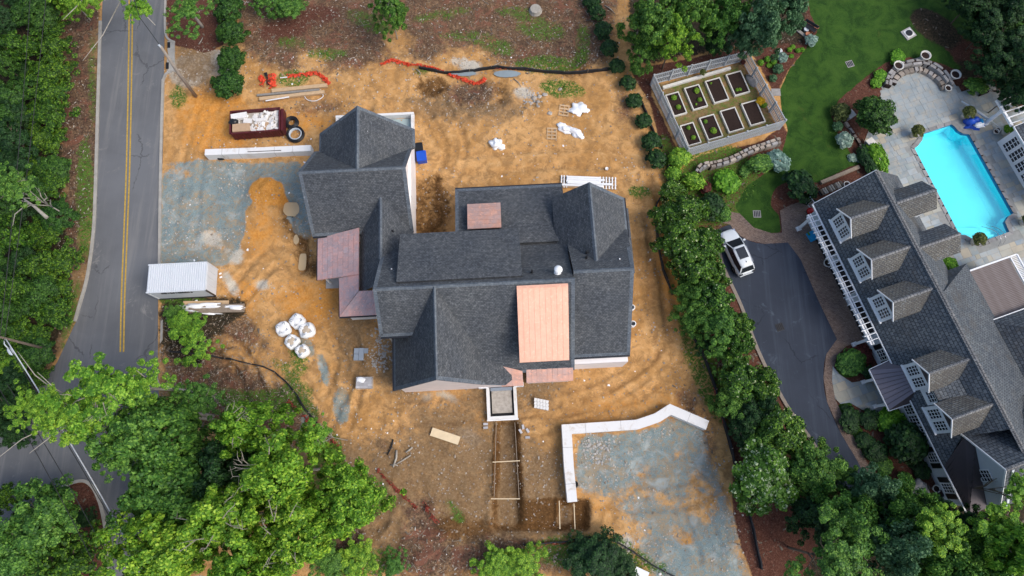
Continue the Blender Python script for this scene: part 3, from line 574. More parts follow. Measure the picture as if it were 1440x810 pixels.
cu=sum(p[0] for p in poolN)/n; cv=sum(p[1] for p in poolN)/n
mb=MB(); mb.add([(x,y,-.32) for x,y in poolN]+[(cu+(x-cu)*.985,cv+(y-cv)*.985,-1.15-(.35 if y>-1 else 0)) for x,y in poolN],[(i,(i+1)%n,(i+1)%n+n,i+n) for i in range(n)]+[tuple(range(n,2*n))]); mb.obj('basin','pool_plaster',pool)
mb=MB().add([(x,y,-.12) for x,y in poolN],[tuple(range(n))]); mb.obj('water_surface','pool_water',pool)
steps=MB()
for k in range(3): steps.box(14.9+k*.0,-7.1+k*.42-.1,-.9,3.4,.42,.72-k*.2,rad(-19))
steps.obj('entry_steps','pool_plaster',pool)
outer=off(poolN,.42)
# resample coping
def resample(pl,step):
    out=[];m_=len(pl)
    for i in range(m_):
        a,b=pl[i],pl[(i+1)%m_]; L=math.hypot(b[0]-a[0],b[1]-a[1]); k=max(1,round(L/step))
        out.append((i,k))
    return out
for i,k in resample(poolN,.75):
    a,b=poolN[i],poolN[(i+1)%n]; c,d_=outer[i],outer[(i+1)%n]
    for j in range(k):
        t0,t1=j/k+.008,(j+1)/k-.008; L=lambda p,q,t:(p[0]+(q[0]-p[0])*t,p[1]+(q[1]-p[1])*t)
        MB().prism([L(a,b,t0),L(a,b,t1),L(c,d_,t1),L(c,d_,t0)],-.04,.045).obj('coping_stone','coping_stone',pool)
mb=MB()
for o_ in (-.25,.25): mb.tube(smooth_line([tuple(NF(1404,340,0)+Vector((o_,-.35,.05))),tuple(NF(1403,339,0)+Vector((o_,0,.75))),tuple(NF(1400,334,0)+Vector((o_,.55,.6))),tuple(NF(1396,328,0)+Vector((o_,1.0,-.5)))],5),.025,6)
mb.obj('handrail','chrome',pool,smooth=True)
# ------------------------------------------------------------------ roofs
def roof(root,name,pts,mat,borders=(),t=.16,bmat='ridge_and_edge_light',bw=.3,fascia=None):
    "one roof slope: slab, with paler strips proud of it that paint in a light band; borders = indices of edges"
    mb=MB().slab(pts,t); o=mb.obj(name,mat,root)
    p=[Vector(q) for q in pts]; n=sum(((p[i]-p[0]).cross(p[i+1]-p[0]) for i in range(1,len(p)-1)),Vector()); n.normalize()
    if n.z<0: n=-n
    c=sum(p,Vector())/len(p); eb=MB()
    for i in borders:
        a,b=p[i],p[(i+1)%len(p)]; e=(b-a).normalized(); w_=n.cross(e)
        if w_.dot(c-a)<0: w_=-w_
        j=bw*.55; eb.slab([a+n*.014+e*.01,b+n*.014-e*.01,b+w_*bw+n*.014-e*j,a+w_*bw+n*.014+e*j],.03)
    if eb.v: eb.obj('painted_edge_light',bmat,o)  # light band at the overhangs, put in as paler strips
    return o
def ridge(root,a,b,w_=.3,mat='ridge_and_edge_light',t=.05,name='ridge_cap',dz=.02,drop=.14):
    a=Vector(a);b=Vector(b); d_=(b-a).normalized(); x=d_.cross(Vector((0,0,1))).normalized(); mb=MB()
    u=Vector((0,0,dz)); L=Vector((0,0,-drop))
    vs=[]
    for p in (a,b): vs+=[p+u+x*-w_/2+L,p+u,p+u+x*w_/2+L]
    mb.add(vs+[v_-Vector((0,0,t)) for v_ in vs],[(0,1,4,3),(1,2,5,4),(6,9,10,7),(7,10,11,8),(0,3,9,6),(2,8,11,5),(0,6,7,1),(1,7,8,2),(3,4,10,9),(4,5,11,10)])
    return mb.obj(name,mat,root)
def wallpoly(mb,a,b,prof,t=.2):
    "vertical wall from a to b (u,v) whose outline is prof [(s 0..1, h)], thickness t inwards"
    a=Vector(a);b=Vector(b); d_=(b-a); n=Vector((-d_.y,d_.x)).normalized()*t; k=len(prof); vs=[]
    for o_ in (Vector((0,0)),n):
        for s,h in prof: q=a+d_*s+o_; vs.append((q.x,q.y,h))
    mb.add(vs,[tuple(range(k))[::-1],tuple(range(k,2*k))]+[(i,(i+1)%k,(i+1)%k+k,i+k) for i in range(k)]); return mb
def window(root,org,ex,ez,w_,h_,cols,rws,frame='white_paint',glass='window_glass',out=None,fw=.07,mw=.03):
    "window > frame, pane...; org lower-left corner, ex along wall, ez up"
    org=Vector(org);ex=Vector(ex).normalized();ez=Vector(ez).normalized(); nrm=ex.cross(ez).normalized()
    if out is not None and nrm.dot(Vector(out))<0: nrm=-nrm
    mb=MB(); B=lambda x0_,z0_,x1_,z1_,d0,d1,m_: m_.add([org+ex*x+ez*z+nrm*d for d in(d0,d1) for x,z in((x0_,z0_),(x1_,z0_),(x1_,z1_),(x0_,z1_))],[(0,1,2,3),(7,6,5,4),(1,0,4,5),(2,1,5,6),(3,2,6,7),(0,3,7,4)])
    B(0,0,w_,fw,0,.06,mb);B(0,h_-fw,w_,h_,0,.06,mb);B(0,fw,fw,h_-fw,0,.06,mb);B(w_-fw,fw,w_,h_-fw,0,.06,mb)
    for i in range(1,cols): x=w_*i/cols; B(x-mw/2,fw,x+mw/2,h_-fw,.012,.045,mb)
    for j in range(1,rws):
        z=h_*j/rws; xs=[fw]+[w_*i/cols for i in range(1,cols)]+[w_-fw]
        for a,b in zip(xs[:-1],xs[1:]): B(a+mw/2,z-mw/2,b-mw/2,z+mw/2,.012,.045,mb)
    win=mb.obj('window',frame,root); g=MB(); B(fw,fw,w_-fw,h_-fw,.002,.01,g); g.obj('pane',glass,win); return win
# ------------------------------------------------------------------ the new house
HO=(0,15,0); HA=rad(3); HF=frame((0,15),HA)
house=thing('house','large unfinished house with dark shingle roofs and copper patches on the building site','house',HO,HA)
AS='asphalt_shingle'
R_=lambda pts,b=(),**k: roof(house,'roof',pts,AS,b,**k)
# garage
R_([(-17.45,5.85,3.3),(-8.45,5.85,3.3),(-8.45,9.98,7.8),(-17.45,9.98,7.8)],(0,1,3))
R_([(-17.45,14.1,3.3),(-17.45,9.985,7.8),(-8.45,9.985,7.8),(-8.45,14.1,3.3)],(0,2,3))
R_([(-17,15.9,3.3),(-12.5,15.9,7.85),(-12.5,9.9,7.85),(-17,14.0,3.3)],(0,3))
R_([(-12.495,15.9,7.85),(-8.2,15.9,3.3),(-8.2,14.0,3.3),(-12.495,9.9,7.85)],(0,1))
ridge(house,(-17.45,9.98,7.8),(-8.45,9.98,7.8)); ridge(house,(-12.5,15.9,7.87),(-12.5,9.95,7.87))
# link
R_([(-13.2,.5,3.25),(-10.93,.5,5.85),(-10.93,8.4,5.85),(-13.2,6.3,3.25)]); R_([(-10.92,.5,5.85),(-8.5,.5,3.3),(-8.5,6.3,3.3),(-10.92,8.4,5.85)]); ridge(house,(-10.93,2.6,5.87),(-10.93,8.3,5.87))
# main body
R_([(-10.95,-.85,9),(-6.1,-.85,9),(-6.1,-4.1,6.06),(-10.95,-4.1,6.06)],(3,2)); R_([(-6.1,-.85,9),(4.9,-.85,9),(4.9,-7.2,3.26),(-6.1,-7.2,3.26)],(1,2))
R_([(-10.95,-.845,9),(-10.95,3.9,4.7),(4.8,3.9,4.7),(4.8,-.845,9)],(0,))
ridge(house,(-10.95,-.85,9.0),(4.9,-.85,9.0))
# right wing
R_([(4.85,-.2,8.9),(9.65,-.2,8.9),(9.65,-6.2,3.5),(4.85,-6.2,3.5)],(1,2)); R_([(4.85,-.195,8.9),(4.85,4.6,4.55),(10.25,4.6,4.55),(9.98,2.4,6.54),(9.65,-.195,8.9)],(3,))
ridge(house,(4.85,-.2,8.9),(9.65,-.2,8.9))
R_([(6.85,7.7,8),(10.35,7.7,4.2),(10.35,4.0,4.2),(9.9,.3,4.7),(6.85,.5,8)],(0,1)); R_([(6.845,7.7,8),(6.845,.3,8),(3.9,3.4,4.95),(3.9,7.7,4.95)],())
ridge(house,(6.85,7.7,8.0),(6.85,.7,8.0)); MB().slab([(10.36,6.9,3.95),(10.75,6.9,3.6),(10.75,.9,3.6),(10.36,.9,3.95)],.1).obj('lower_eave',AS,house)
# rear wing and long shed dormer
R_([(-4.65,9.7,3.3),(5.05,9.7,3.3),(5.05,3.6,5.3),(-4.65,3.6,5.3)],(0,3)); 
R_([(-9.15,4.5,6.5),(.8,4.5,6.5),(.8,-.3,8.72),(-9.15,-.3,8.72)],())
# front cross gable with flared right eave
R_([(-10.25,-8.2,3.5),(-6.15,-8.2,9),(-6.15,-1.0,9),(-8.5,-3.6,5.85),(-10.25,-3.6,3.5)],(0,4)); R_([(-6.145,-8.2,9),(-2.9,-8.2,4.65),(-2.9,-5.6,4.65),(-6.145,-1,9)],(0,))
R_([(-2.895,-8.2,4.65),(-1.0,-8.2,3.45),(.5,-7.1,2.95),(-2.895,-5.6,4.65)],(0,),bw=.2); ridge(house,(-6.15,-8.2,9.0),(-6.15,-.9,9.0),.24)
# walls
wb=MB()
wb.box(-12.9,9.98,0,8.5,7.4,3.35); wb.box(-12.6,12.5,0,8.0,6.4,3.3)
for u in (-17.05,-8.85): wallpoly(wb,(u,6.3),(u,13.7),[(0,0),(1,0),(1,3.5),(.5,7.4),(0,3.5)],.15)
wallpoly(wb,(-16.6,15.5),(-8.6,15.5),[(0,0),(1,0),(1,3.4),(.5,7.5),(0,3.4)],.15)
wb.box(-6.0,-.2,0,9.2,6.6,4.8); wb.box(-6.4,.2,0,13.0,.6,3.0)
for u in (-10.55,): wallpoly(wb,(u,-3.7),(u,2.9),[(0,0),(1,0),(1,5.2),(.43,8.6),(0,6.1)],.15)
wb.box(3.0,-.4,0,13.0,12.6,3.1); wb.box(7.2,-1.2,0,4.5,9.1,3.3); wallpoly(wb,(9.3,-5.75),(9.3,3.5),[(0,0),(1,0),(1,5.0),(.6,8.4),(0,3.6)],-.15)
wb.box(7.1,5.4,0,5.9,4.1,3.9); wallpoly(wb,(4.3,7.3),(9.9,7.3),[(0,0),(1,0),(1,4.3),(.45,7.6),(0,4.8)],-.15); wb.box(.2,6.6,0,9.0,5.4,3.3)
wb.box(-4.17,2.0,4.7,9.5,4.4,1.75)
wb.box(-4.17,.6,6.2,9.5,2.0,1.4)
wb.obj('wall','white_wrap',house)
gw=MB(); wallpoly(gw,(-9.85,-7.75),(-1.2,-7.75),[(0,0),(1,0),(1,3.3),(.8,4.5),(.43,8.55),(0,3.6)],-.2); gw.obj('gable_wall','pink_white',house)
for u0,ww,z0 in ((-7.55,.9,5.4),(-6.55,1.3,6.9),(-4.9,.9,5.4)): 
    w1=MB().box(u0+ww/2,-7.79,z0-1.6,ww,.06,1.5).obj('window','grey_board',house)
w2=MB(); w2.box(-9.2,-7.79,1.0,1.0,.06,1.6); w2.box(-5.9,-7.79,.9,1.8,.06,1.7); w2.obj('window','grey_board',house)
# brick feet under the walls of the right wing, white sill board on the foundation
MB().box(7.1,-5.77,0,4.5,.06,3.2).obj('sheathing','white_paint',house)
for a,b in ((5.6,1.2),(7.6,1.0)): MB().box(a,-5.82,1.0,b,.05,1.3).obj('window','grey_board',house)
# copper standing seam dormer
D=[Vector(p) for p in ((.3,-1.3,8.75),(4.35,-1.3,8.75),(4.2,-6.85,6.6),(.25,-6.85,6.6))]
cr=MB().slab(D,.1).obj('copper_dormer_roof','copper_fresh',house)
NP=9
for i in range(NP):
    a=D[0].lerp(D[1],i/NP);b=D[0].lerp(D[1],(i+1)/NP);c=D[3].lerp(D[2],(i+1)/NP);e=D[3].lerp(D[2],i/NP); k=Vector((.012,0,0)); z=Vector((0,0,.02))
    mb=MB().slab([a+k+z,b-k+z,c-k+z,e+k+z],.015); mb.obj('copper_pan','copper_fresh',cr)
    if i: MB().bar(a+z*1.2,e+z*1.2,.02,.03).obj('seam','copper_fresh',cr)
MB().bar(D[0]+Vector((0,.06,.05)),D[1]+Vector((0,.06,.05)),.22,.03).obj('top_flashing','copper_fresh',cr)
db=MB(); wallpoly(db,(.6,-6.35),(.6,-1.4),[(0,3.5),(1,7.8),(1,8.55),(0,6.62)],-.12); wallpoly(db,(3.95,-6.35),(3.95,-1.4),[(0,3.5),(1,7.8),(1,8.55),(0,6.62)],.12); wallpoly(db,(.6,-6.35),(3.95,-6.35),[(0,3.6),(1,3.6),(1,6.6),(0,6.6)],.12); db.obj('dormer_wall','grey_board',house)
def panels(root,quad,nu,nv,mat,name='copper_panel',gap=.012,skip=None,stag=True,lift=.025,t=.02):
    "copper sheets laid in courses over a slope; quad a,b (top) c,d (bottom)"
    a,b,c,d_=[Vector(q) for q in quad]
    pt=lambda s,t_:(a.lerp(b,s)).lerp(d_.lerp(c,s),t_)+Vector((0,0,lift))
    for j in range(nv):
        o_=(.5 if (stag and j%2) else 0)
        for i in range(-1 if o_ else 0,nu):
            s0=max(0,(i+o_)/nu);s1=min(1,(i+1+o_)/nu)
            if s1-s0<.02 or (skip and skip(pt((s0+s1)/2,(j+.5)/nv))): continue
            g_=gap/max((b-a).length,.1); h_=gap/max((d_-a).length,.1); zz=random.uniform(0,.012); up=Vector((0,0,zz))
            MB().slab([pt(s0+g_,j/nv+h_)+up,pt(s1-g_,j/nv+h_)+up,pt(s1-g_,(j+1)/nv-h_)+up,pt(s0+g_,(j+1)/nv-h_)+up],t).obj(name,mat,root)
random.seed(5)
# small rear copper roof
q=[(-3.52,7.5,5.0),(-.62,7.5,5.0),(-.65,5.0,5.55),(-3.55,5.0,5.55)]
rc=MB().slab(q,.12).obj('rear_copper_roof','copper_mid',house); panels(rc,[q[3],q[2],q[1],q[0]],5,6,'copper_mid')
MB().box(-2.08,6.2,4.0,2.6,2.2,1.0).obj('curb','dark_metal',house)
# copper eyebrow roofs at the front
q=[(.83,-7.0,3.42),(4.78,-7.0,3.42),(4.76,-8.05,2.85),(.8,-8.05,2.85)]; f1=MB().slab(q,.12).obj('front_copper_roof','copper_mid',house); panels(f1,q,9,2,'copper_mid',stag=False)
q=[(-1.3,-6.6,3.75),(.5,-7.1,3.5),(.53,-8.25,3.0),(-1.3,-8.25,3.0)]; f2=MB().slab(q,.12).obj('front_copper_roof','copper_mid',house); panels(f2,q,4,3,'copper_mid')
MB().box(2.8,-7.3,0,3.6,.9,2.75).obj('bay_wall','white_wrap',house)
# copper wrap-around porch roof
A1=[(-17.05,5.75,2.95),(-17.0,1.9,2.95),(-13.15,1.9,4.0),(-13.15,6.2,4.0)]
p1=MB().slab(A1,.14).obj('porch_copper_roof','copper_dull',house); panels(p1,[(-13.15,6.2,4.0),(-13.15,1.9,4.0),(-17.0,1.9,2.95),(-17.05,5.75,2.95)],6,8,'copper_dull')
A2=[(-15.02,1.88,3.3),(-15.0,-1.5,2.95),(-13.15,.5,3.9),(-13.15,1.88,4.0)]
p2=MB().slab(A2,.14).obj('porch_copper_roof','copper_dull',house)
panels(p2,[(-13.15,1.88,3.93),(-13.15,.5,3.93),(-15.0,-1.5,2.95),(-15.02,1.88,3.3)],4,4,'copper_dull')
A3=[(-15.0,-1.505,2.95),(-11.75,-1.505,2.95),(-11.2,.45,3.9),(-13.14,.45,3.9)]
p3=MB().slab(A3,.14).obj('porch_copper_roof','copper_dull',house); panels(p3,[(-13.14,.45,3.9),(-11.0,.45,3.9),(-11.75,-1.505,2.95),(-15.0,-1.505,2.95)],5,4,'copper_dull')
for a,b in (((-17.1,5.75,2.85),(-17.05,1.9,2.85)),((-15.07,1.8,2.85),(-15.05,-1.5,2.85)),((-15.0,-1.57,2.85),(-11.75,-1.57,2.85))): MB().bar(a,b,.1,.12).obj('gutter','dark_metal',house)
MB().box(-12.9,-1.1,0,3.3,.15,2.7).obj('porch_wall','white_paint',house)
po=MB().box(-16.55,2.35,0,.16,.16,2.8); po.obj('porch_post','white_paint',house); MB().box(-16.55,5.3,0,.16,.16,2.8).obj('porch_post','white_paint',house)
MB().box(-15.3,4.0,0,3.4,4.2,.12).obj('porch_slab','concrete',house)
# dark gutters
for a,b in (((-17.4,5.78,3.15),(-12.9,5.78,3.15)),((4.9,-6.28,3.38),(9.65,-6.28,3.38)),((-10.9,-4.17,5.95),(-8.6,-4.17,5.95)),((-10.33,-3.7,3.4),(-10.33,-8.2,3.4)),((-4.65,9.78,3.2),(5.05,9.78,3.2)),((10.42,7.7,4.1),(10.42,4.0,4.1))): MB().bar(a,b,.12,.14).obj('gutter','dark_metal',house)
# flues and vents
fl=MB().lathe([(.16,0),(.16,.9)],14,(3.62,-.1,8.3)).lathe([(.3,.9),(.34,1.0),(.3,1.12),(.1,1.2)],16,(3.62,-.1,8.3)).lathe([(.3,0),(.26,.1),(.17,.3)],14,(3.62,-.12,8.35)); fl.obj('flue_pipe','white_paint',house,smooth=True)
def rp(px,py,h): v=HF(px,py,h); return (v.x,v.y,h)
for (x,y,h,m_) in ((517,186,6.9,'white_paint'),(551,379,7.0,'white_paint'),(748,381,8.6,'black_plastic'),(825,354,7.6,'black_plastic'),(825,361,7.9,'black_plastic'),(871,365,7.9,'white_paint'),(552,325,4.9,'black_plastic')):
    c=rp(x,y,h); MB().lathe([(.10,-.4),(.10,.12)],10,c).obj('vent_pipe','black_plastic',house); MB().lathe([(.065,.1),(.055,.2)],10,c).obj('vent_cap',m_,house)
for x,y in ((889,432),(890.5,455)):
    c=rp(x,y,1.0); MB().lathe([(.24,0),(.27,.1),(.27,.7),(.2,.72),(.19,.4)],14,(c[0],c[1],.3)).obj('wall_vent','white_paint',house); MB().lathe([(.12,0),(.12,.5)],10,(c[0],c[1],.62)).obj('vent_pipe','dark_metal',house)
# entry stoop foundation
sp=thing('stoop_foundation','white block stoop foundation filled with gravel at the front door of the dark-roofed house','foundation',HO,HA)
cx,cy=-1.37,-9.4; W2,L2=2.65,2.75; mb=MB()
for s in (-1,1): mb.box(cx+s*(W2/2-.14),cy,0,.28,L2,.55)
mb.box(cx,cy-L2/2+.14,0,W2-.56,.28,.545); mb.obj('block_wall','concrete_white',sp)
mb=MB()
for s in (-1,1): mb.box(cx+s*(W2/2-.36),cy+.1,0,.16,L2-.6,.18)
mb.box(cx,cy-L2/2+.42,0,W2-.9,.26,.18); mb.obj('inner_membrane','dark_gap',sp)
MB().box(cx,cy+.15,0,W2-.9,L2-.8,.3).obj('gravel_fill','rubble',sp); MB().box(cx,cy+1.25,.2,1.9,.28,.25).obj('door_sill','slate_block',sp)
MB().box(cx,cy-L2/2-.03,0,W2+.1,.1,.2).obj('form_board','white_paint',sp)
for s in (-1,1): MB().box(cx+s*1.55,-7.85,2.55 if 0 else 0,.85,.35,.65).obj('pier','white_paint',sp)
# area wall behind the garage
aw=thing('area_wall','low white concrete area wall behind the north gable of the garage','wall',HO,HA); mb=MB()
mb.box(-12.4,19.0,0,7.6,.25,.8); mb.box(-8.75,17.5,0,.25,2.7,.8); mb.box(-16.05,17.5,0,.25,2.7,.8); mb.obj('wall_top','concrete_white',aw); MB().box(-12.4,17.4,0,7,2.8,.12).obj('floor_slab','wet_concrete',aw)
# ------------------------------------------------------------------ the neighbour's house
nb=thing('house','white neighbour house with slate roofs and white dormers beside the driveway and pool','house',(NO.x,NO.y,0),PA)
ST='slate_tile'; RN=lambda pts,b=(),**k: roof(nb,'roof',pts,ST,b,bmat='slate_ridge',**k)
RN([(0,.05,3.0),(3.78,.05,7.5),(3.78,-22.6,7.5),(1.5,-22.3,4.82),(.12,-24.2,3.14),(.08,-24.3,3.0)]); RN([(3.785,.05,7.5),(8.5,.05,3.0),(8.5,-9.6,3.0),(10.1,-14.7,3.1),(9.5,-27.9,3.0),(3.785,-27.9,7.5)])
ridge(nb,(3.78,.05,7.5),(3.78,-24.5,7.5),.34,'slate_ridge',drop=.1)
RN([(3.9,-11.3,7.42),(10.12,-9.5,3.2),(10.12,-14.8,3.2),(9.45,-21,3.65),(3.9,-21,7.42)]); RN([(10.1,-9.48,3.2),(6.6,-9.48,3.2),(4.3,-11.2,7.2)])
nw=MB(); nw.box(4.45,-14,0,8.0,27.0,3.05); nw.box(8.9,-12.2,0,2.2,5,3.1)
wallpoly(nw,(.45,-.35),(8.1,-.35),[(0,0),(1,0),(1,3.2),(.45,7.1),(0,3.2)],-.2); nw.obj('wall','siding',nb)
MB().bar((-.06,.05,2.93),(.1,-28.0,2.93),.12,.12).obj('gutter','white_paint',nb); MB().bar((.45,-27.56,0.2),(.45,-27.56,2.9),.12,.12).obj('corner_board','white_paint',nb)
MB().bar((0.05,.08,2.98),(3.78,.08,7.48),.06,.14).obj('rake_board','white_paint',nb)
# front dormers
def dormer(vc):
    d_=link('dormer',MB().slab([(-.03,vc,7.2),(3.6,vc,7.2),(2.45,vc-1.38,6.0),(-.03,vc-1.38,6.0)],.09).mesh('dormer','slate_dormer'),nb)
    MB().slab([(-.03,vc+.003,7.2),(3.6,vc+.003,7.2),(2.45,vc+1.38,6.0),(-.03,vc+1.38,6.0)],.09).obj('roof','slate_dormer',d_)
    ridge(d_,(-.03,vc,7.22),(3.55,vc,7.22),.26,'slate_ridge',drop=.1)
    g=MB(); wallpoly(g,(.3,vc-1.2),(.3,vc+1.2),[(0,5.85),(1,5.85),(.5,6.98)],-.1); g.obj('gable_wall','dark_brown_metal',d_)
    g=MB().bar((-.06,vc-1.4,5.97),(-.06,vc,7.16),.05,.12).bar((-.06,vc+1.4,5.97),(-.06,vc,7.16),.05,.12); g.obj('rake_board','white_paint',d_)
    g=MB(); wallpoly(g,(.38,vc-1.12),(.38,vc+1.12),[(0,3.3),(1,3.3),(1,5.86),(0,5.86)],-.12)
    for s in (-1,1): g.add([(.4,vc+s*1.1,3.3),(2.4,vc+s*1.1,5.8),(.4,vc+s*1.1,5.9),(.4,vc+s*1.0,3.3),(2.4,vc+s*1.0,5.8),(.4,vc+s*1.0,5.9)],[(0,1,2),(5,4,3),(0,3,4,1),(1,4,5,2)])
    g.obj('dormer_wall','white_paint',d_); MB().box(.3,vc,3.62,.14,2.4,.08).obj('sill','white_paint',d_)
    for s in (-1,1): w_=window(nb,(.37,vc+s*.5+.42,3.95),(0,-1,0),(0,0,1),.84,1.6,3,2 if 0 else 4,out=(-1,0,0),fw=.06,mw=.045); w_.parent=nb
    return d_
m_=MATS['slate_tile'].copy(); m_.name='slate_dormer'; MATS['slate_dormer']=m_
for n_ in m_.node_tree.nodes:
    if n_.type=='TEX_BRICK': n_.inputs['Color1'].default_value=(.125,.12,.105,1); n_.inputs['Color2'].default_value=(.17,.165,.145,1); n_.inputs['Mortar'].default_value=(.05,.048,.045,1); n_.inputs['Brick Width'].default_value=.32; n_.inputs['Row Height'].default_value=.17
for vc in (-3.08,-6.9,-10.68,-16.8,-20.5): dormer(vc)
# recessed dormer wall between the last two dormers
g=MB(); wallpoly(g,(.6,-19.3),(.6,-17.95),[(0,4.0),(1,4.0),(1,5.75),(0,5.75)],-.1); g.obj('dormer_wall','white_paint',nb); window(nb,(.59,-18.15,4.5),(0,-1,0),(0,0,1),1.0,1.1,3,3,out=(-1,0,0)); RN([(.5,-17.9,5.8),(.5,-19.35,5.8),(2.6,-19.35,6.2),(2.6,-17.9,6.2)])
# rear dormers
for vc in (-3.1,-7.25):
    d_=MB().slab([(4.2,vc,7.2),(7.95,vc,7.2),(8.1,vc-1.36,5.95),(5.4,vc-1.36,5.95)],.09).obj('dormer','slate_dormer',nb); MB().slab([(4.2,vc+.003,7.2),(7.95,vc+.003,7.2),(8.1,vc+1.36,5.95),(5.4,vc+1.36,5.95)],.09).obj('roof','slate_tile',d_)
    ridge(d_,(4.2,vc,7.22),(7.95,vc,7.22),.28,'slate_ridge',drop=.1); g=MB(); g.box(6.6,vc,3.2,2.4,2.3,2.7); g.obj('dormer_wall','siding',d_)
# garage doors and pergola on the front
for a,b in ((-1.8,-4.7),(-5.5,-8.5),(-9.35,-12.3)):
    dr=MB().box(.42,(a+b)/2,0,.05,a-b,2.45).obj('garage_door','window_glass',nb); MB().box(.4,a+.05,0,.1,.1,2.5).obj('jamb','white_paint',dr); MB().box(.4,b-.05,0,.1,.1,2.5).obj('jamb','white_paint',dr); MB().box(.4,(a+b)/2,2.5,.1,a-b+.2,.1).obj('lintel','white_paint',dr)
pg=thing('pergola','long white pergola over the garage doors of the neighbour house','pergola',(NO.x,NO.y,0),PA)
MB().bar((-.8,-.7,2.75),(-.8,-13.3,2.75),.16,.26).obj('beam','white_paint',pg); MB().bar((-.58,-.7,2.75),(-.58,-13.3,2.75),.08,.26).obj('beam','white_paint',pg)
MB().bar((.12,-.7,2.75),(.12,-13.3,2.75),.08,.2).obj('ledger','white_paint',pg)
rm=MB().bar((-1.15,0,2.93),(.1,0,2.93),.07,.13).mesh('rafter','white_paint')
for i in range(25): link('rafter',rm,pg,loc=(0,-1.0-i*.497,0))
for v in (-1.1,-12.75):
    c=MB().box(-.7,v,0,.24,.24,2.62); c.obj('column','white_paint',pg); MB().box(-.7,v,0,.4,.4,.25).obj('column_base','white_paint',pg)
for v in (-5.1,-8.95): MB().bar((-.55,v,2.55),(.4,v,2.0),.1,.12).obj('brace','white_paint',pg)
# porch
pts=dict(a=(-1.78,-15.2,2.6),b=(-1.78,-18.75,2.6),c=(.35,-18.0,3.6),d=(.35,-15.9,3.6),e=(.2,-15.0,2.75),f=(.2,-18.8,2.75))
pr=MB().slab([pts['a'],pts['b'],pts['c'],pts['d']],.1).obj('porch_roof','purple_metal',nb); MB().slab([pts['a'],pts['d'],pts['e']],.1).obj('hip_end','purple_metal',pr); MB().slab([pts['b'],pts['c'],pts['f']],.1).obj('hip_end','dark_brown_metal',pr)
for i in range(1,8):
    a=Vector(pts['a']).lerp(Vector(pts['b']),i/8); b=Vector(pts['d']).lerp(Vector(pts['c']),i/8); MB().bar(a+Vector((0,0,.02)),b+Vector((0,0,.02)),.035,.05).obj('seam','dark_brown_metal',pr)
MB().bar((-1.84,-15.15,2.55),(-1.84,-18.8,2.55),.07,.14).bar((-1.8,-15.12,2.55),(.1,-14.95,2.7),.05,.1).bar((-1.8,-18.82,2.55),(.1,-18.85,2.7),.05,.1).obj('fascia','white_paint',pr)
for v in (-16.05,-18.3): c=MB().box(-1.45,v,0,.22,.22,2.45).box(-1.45,v,0,.34,.34,.2); c.obj('porch_column','white_paint',nb)
# windows along the front wall
def fw_(v0,n_,h0=.9,hh=1.45,w1=.8,sh=False):
    for i in range(n_): window(nb,(.43,v0-i*(w1+.06),h0),(0,-1,0),(0,0,1),w1,hh,3,4,out=(-1,0,0),fw=.06,mw=.04)
    if sh:
        for v in (v0+.28,v0-n_*w1-.28): MB().box(.41,v,h0-.05,.05,.42,hh+.1).obj('shutter','black_plastic',nb)
fw_(-13.9,1,.9,1.5,.95,True); fw_(-18.95,3,.9,1.7,.86); fw_(-23.15,1,.9,1.4,.85,True); fw_(-25.75,1,.9,1.4,.85,True)
# west-facing cross gable and its brown metal roof
g=MB(); wallpoly(g,(1.9,-28.1),(1.9,-22.3),[(0,0),(1,0),(1,5.2),(.5,7.9),(0,5.2)],-.2); g.box(5.5,-25.1,0,7.0,5.4,5.0); g.obj('gable_wall','siding',nb)
RN([(1.45,-22.1,5.05),(1.45,-25.0,7.98),(9.8,-25.0,7.98),(9.8,-22.1,5.05)]); RN([(1.45,-25.005,7.98),(1.45,-28.1,5.0),(9.8,-28.1,5.0),(9.8,-25.005,7.98)]); ridge(nb,(1.45,-25,8.0),(9.8,-25,8.0),.3,'slate_ridge',drop=.1)
MB().bar((1.42,-22.05,5.0),(1.42,-25,7.95),.06,.16).bar((1.42,-28.15,5.0),(1.42,-25,7.95),.06,.16).obj('rake_board','white_paint',nb)
window(nb,(1.88,-25.1,4.0),(0,-1,0),(0,0,1),1.0,1.4,3,4,out=(-1,0,0))
A_,B1,C1,D1,E1=(1.5,-22.3,5.2),(.1,-24.2,3.1),(.3,-28.35,2.85),(2.55,-28.2,3.0),(1.93,-23.2,5.25)
br=MB().slab([A_,B1,C1,E1],.1).obj('metal_roof','dark_brown_metal',nb); MB().slab([E1,C1,D1],.1).obj('hip_end','dark_brown_metal',br)
for i in range(1,13):
    t=i/13; a=Vector(B1).lerp(Vector(C1),t); e=Vector(E1).lerp(Vector(C1),t) if 0 else (Vector(A_).lerp(Vector(E1),t*2) if t<.5 else Vector(E1).lerp(Vector(C1),(t-.5)*2)); e=Vector(A_).lerp(Vector(E1),min(1,t*4)) if t<.25 else Vector(E1).lerp(Vector(C1),(t-.25)/.75); MB().bar(a+Vector((0,0,.02)),e+Vector((0,0,.02)),.03,.04).obj('seam','black_plastic',br)
